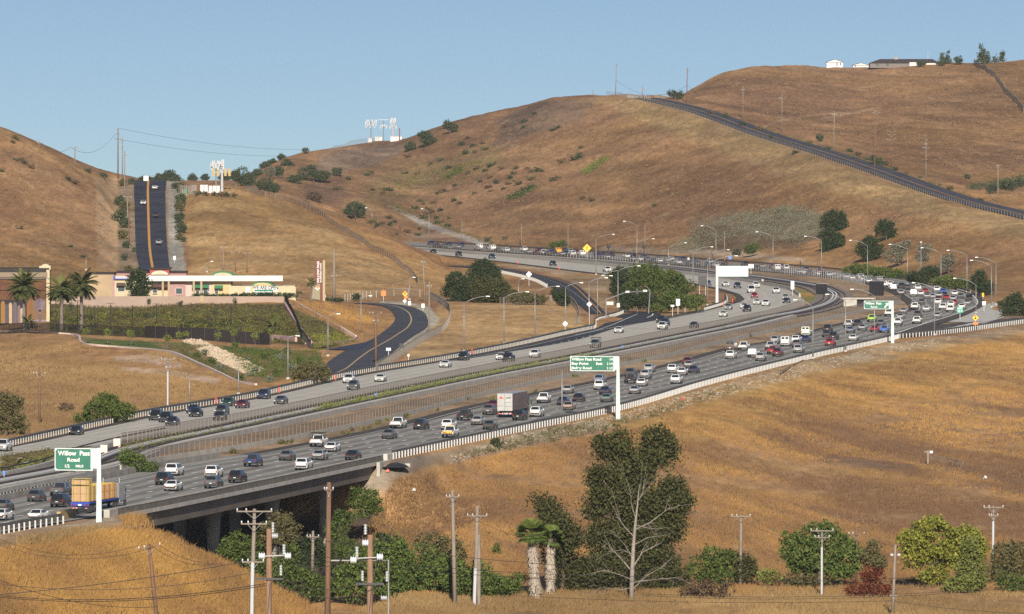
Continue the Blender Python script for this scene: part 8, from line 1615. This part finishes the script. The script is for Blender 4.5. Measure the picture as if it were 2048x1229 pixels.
mono('left hilltop mast with a dense ring of white panel antennas', 742, 278, 236, [(239, 11, 9, 1.7), (246, 10, 8, 1.1)], group=HT); mono('middle hilltop mast with two crossarms', 767, 280, 237, [(251, 6, 4, 1.2)], None, .18, HT, [(238, 10), (250, 8)]); mono('right hilltop mast with antennas at two heights', 786, 278, 234, [(238, 5, 6, 2.0), (249, 6, 4, 1.6)], colm('pinkish_pole', (.42,.34,.32)), .28, HT)
p = hit(799, 281); s = F/p[1]; o = thing('pole', 'short red brown pole right of the hilltop antennas', 'pole', tuple(p)); mb = MB(); mb.tube([(0, 0, 0), (0, 0, 26/s)], [.3, .22], 6); mb.build('shaft', M_wood, o); mb = MB(); mb.box((0, 0, 20/s), (1.6, .15, .15)); mb.build('crossarm', M_wood, o)
for lab, u0, u1, v0, v1 in (('long white equipment shelter below the right hilltop mast', 781, 804, 273.5, 282.5), ('small white shelter below the left hilltop mast', 736, 744, 272, 280), ('low pale shelter between the hilltop masts', 750, 764, 273, 281)):
    p = hit((u0+u1)/2, v1); s = F/p[1]; o = thing('equipment_shelter', lab, 'shelter', tuple(p), group='equipment shelters on the far hilltop'); mb = MB(); mb.box((0, 1.5, (v1-v0)/s/2-.3), ((u1-u0)/s, 3, (v1-v0)/s+.6)); mb.build('wall', M_wh, o); mb = MB(); mb.box((0, 1.5, (v1-v0)/s+.08), ((u1-u0)/s+.3, 3.3, .16)); mb.build('roof', M_concl, o); mb = MB(); mb.box(((u1-u0)/s*.2, -.04, .8), (.9, .06, 1.7)); mb.build('door', M_galv, o)
CS = 'antenna masts beside the steep road'
mono('left compound mast with white antennas and tan panels', 432, 383, 326, [(329, 10, 7, 1.8), (334, 9, 5, 1.2)], None, .22, CS); mono('right thick white compound mast with antennas and tan panels', 444, 383, 326, [(328, 3, 3, 2.2), (336, 3, 2, 1.6)], M_ant, .42, CS)
for mname, xs in (('left compound', (427, 436)), ('right thick', (451, 459))):
    o = [x for x in C.objects if x.get('label', '').startswith(mname)][0]; s = F/o.location.y; u0 = 432 if 'left' in mname else 444
    for u in xs: mb = MB(); mb.box(((u-u0)/s, -.4, (383-345)/s), (5/s, .3, 15/s)); mb.build('screen_panel', colm('tan_screen', (.36,.28,.15)), o)
    mb = MB(); mb.box(((sum(xs)/2-u0)/s*.5, -.2, (383-345)/s), (abs(sum(xs)/2-u0)/s+1.5, .12, .12)); mb.build('bracket', M_galv, o)
for lab, u0, u1, v0, v1, m_ in (('white equipment cabinets at the foot of the compound masts', 400, 416, 370, 382, M_wh), ('second row of white cabinets between the compound masts', 417, 440, 372, 383, M_wh), ('small green transformer box at the left end of the compound', 367, 375, 379, 388, colm('box_green', (.10,.20,.13)))):
    p = hit((u0+u1)/2, v1+3); s = F/p[1]; o = thing('equipment_cabinet', lab, 'cabinet', tuple(p)); n = max(1, int((u1-u0)/6)); 
    for k in range(n): mb = MB(); mb.box((((k+.5)/n-.5)*(u1-u0)/s, .6, (v1+3-v0)/s/2), ((u1-u0)/s/n*.88, 1.2, (v1+3-v0)/s)); mb.build('cabinet', m_, o, bevel=.05)
    mb = MB(); mb.box((0, .6, .05), ((u1-u0)/s+.6, 1.8, .2)); mb.build('slab', M_concl, o)
for k, (u, v, r) in enumerate([(398,391,9),(412,392,7),(428,392,6),(440,393,9),(455,394,7),(468,395,6),(358,386,5)]):
    tree('dark reddish shrub before the antenna compound, %s' % ['left end','second from the left','third from the left','in front of the right mast','right of the right mast','right end','beside the road verge'][k], 'bush', u, v, None, [(u, v-4, r, 4)], 'brush' if k % 2 else 'far', .36, 1.3, .06, 'shrubs before the antenna compound', 'bush', limbs=False)
# odds and ends on the slope
p = hit(1856, 928); s = F/p[1]; o = thing('gate_post', 'weathered timber gate post with a white plate on the near grass slope', 'post', tuple(p)); mb = MB(); mb.box((0, 0, 1.1), (.35, .3, 2.2)); mb.box((-.25, 0, 2.0), (.7, .2, .25)); mb.build('post', M_woodg, o); mb = MB(); mb.box((.55, 0, 1.95), (.5, .06, .4)); mb.build('plate', M_letter, o)
fence('wire_fence', 'short sagging wire fence right of the weathered gate post', UV([(1862,925),(1880,927),(1905,932),(1925,936)]), 1.1, 2.2, M_thin, M_woodg, .05, 0, 8, ground=True)
p = hit(790, 935); o = thing('tarp', 'black tarp heap on the earth beside the bridge end', 'tarp', tuple(p)); rng = np.random.default_rng(9); V = []; n = 9
mb = MB(); vs = [(math.cos(t)*r_*rng.uniform(.8, 1.2)*1.9, math.sin(t)*r_*3, (1-r_)*.9*rng.uniform(.6, 1.2)) for r_ in (1, .6, .25) for t in np.linspace(0, 2*math.pi, 13)[:-1]]; mb.add(vs, [(i*12+k, i*12+(k+1) % 12, (i+1)*12+(k+1) % 12, (i+1)*12+k) for i in range(2) for k in range(12)]+[tuple(24+k for k in range(12))]); mb.build('sheet', mat('black_tarp', (.02,.02,.022), .6), o)
for k, (u, v, m_, lab) in enumerate([(1970, 958, M_letter, 'white scrap of litter on the near grass slope'), (1365, 802, mat('litter_red', (.5,.03,.03), .6), 'red litter on the rocky cut bank'), (828, 982, M_letter, 'white litter in the dry grass beside the bridge'), (775, 945, mat('litter_pink', (.6,.15,.12), .6), 'pinkish litter below the black tarp')]):
    p = hit(u, v); o = thing('litter', lab, 'litter', tuple(p)); mb = MB(); mb.add([(-.3,-.2,.05),(.25,-.3,.1),(.35,.2,.35),(-.1,.3,.4),(0,0,.55)], [(0,1,4),(1,2,4),(2,3,4),(3,0,4),(0,3,2,1)]); mb.build('scrap', m_, o)
for k, (u, v) in enumerate(((208, 910), (234, 897))):
    p = G(u, v); o = thing('electrical_cabinet', ('left' if k == 0 else 'right')+' pale cabinet beside the railway behind the half mile sign', 'cabinet', tuple(p)); s = F/p[1]; mb = MB(); mb.box((0, 0, .75), (14/s, 1., 1.5)); mb.build('cabinet', colm('beige_cabinet', (.60,.50,.45)), o, bevel=.05); mb = MB(); mb.box((0, 0, .05), (16/s, 1.4, .2)); mb.build('slab', M_conc, o)
# rough rocks: rip-rap channel and the cut bank
def rocks(name, poly, n, r, m, seed):
    rng = np.random.default_rng(seed); a = np.array(poly, float); us, vs = [], []
    while len(us) < n: u = rng.uniform(a[:, 0].min(), a[:, 0].max(), 3000); v = rng.uniform(a[:, 1].min(), a[:, 1].max(), 3000); k = in_poly(u, v, a); us += list(u[k]); vs += list(v[k])
    P_ = hits(np.array(us[:n]), np.array(vs[:n])); ico = np.array([(0,0,1),(.9,0,.3),(.28,.85,.3),(-.72,.52,.3),(-.72,-.52,.3),(.28,-.85,.3),(.7,.5,-.5),(-.3,.85,-.5),(-.9,0,-.5),(-.3,-.85,-.5),(.7,-.5,-.5)]); fc = np.array([(0,1,2),(0,2,3),(0,3,4),(0,4,5),(0,5,1),(1,6,2),(2,6,7),(2,7,3),(3,7,8),(3,8,4),(4,8,9),(4,9,5),(5,9,10),(5,10,1),(1,10,6)])
    R_ = r*rng.uniform(.4, 1.3, n)[:, None, None]; V = (ico[None]*rng.uniform(.7, 1.3, (n, 11, 3))*R_*[1, 1, .7]+P_[:, None]).reshape(-1, 3); Fq = (fc[None]+np.arange(n)[:, None, None]*11).reshape(-1, 3); o = mesh_np(name, V, Fq, m); o['kind'] = 'stuff'
M_rock = mat('pale_rock', (.46,.37,.26), .95, col2=(.34,.27,.19), nscale=.8)
rocks('rip_rap', [(362,680),(400,680),(470,712),(530,740),(500,752),(430,720)], 700, .45, M_rock, 1)
rocks('cut_bank_rocks', [(900,912),(1020,872),(1235,829),(1400,781),(1626,724),(1788,689),(1900,675),(1900,688),(1788,705),(1626,748),(1400,808),(1235,852),(1020,892),(900,930)], 1500, .3, mat('bank_rock', (.30,.25,.18), .95, col2=(.17,.14,.105), nscale=.7), 2)
# ------------------------------------------------------------------ air
mb = MB(); mb.box((0, 2450, 40), (2600, 5700, 120)); hz_ = mb.build('haze', [], None); hz_['kind'] = 'stuff'
hm = bpy.data.materials.new('haze'); hm.use_nodes = True; nt = hm.node_tree; nt.nodes.clear(); o_ = nt.nodes.new('ShaderNodeOutputMaterial'); v_ = nt.nodes.new('ShaderNodeVolumePrincipled')
v_.inputs['Color'].default_value = (.80, .88, 1, 1); v_.inputs['Density'].default_value = 1.7e-5; v_.inputs['Anisotropy'].default_value = .2; nt.links.new(v_.outputs[0], o_.inputs['Volume']); hz_.data.materials.append(hm)
SC.cycles.volume_bounces = 0
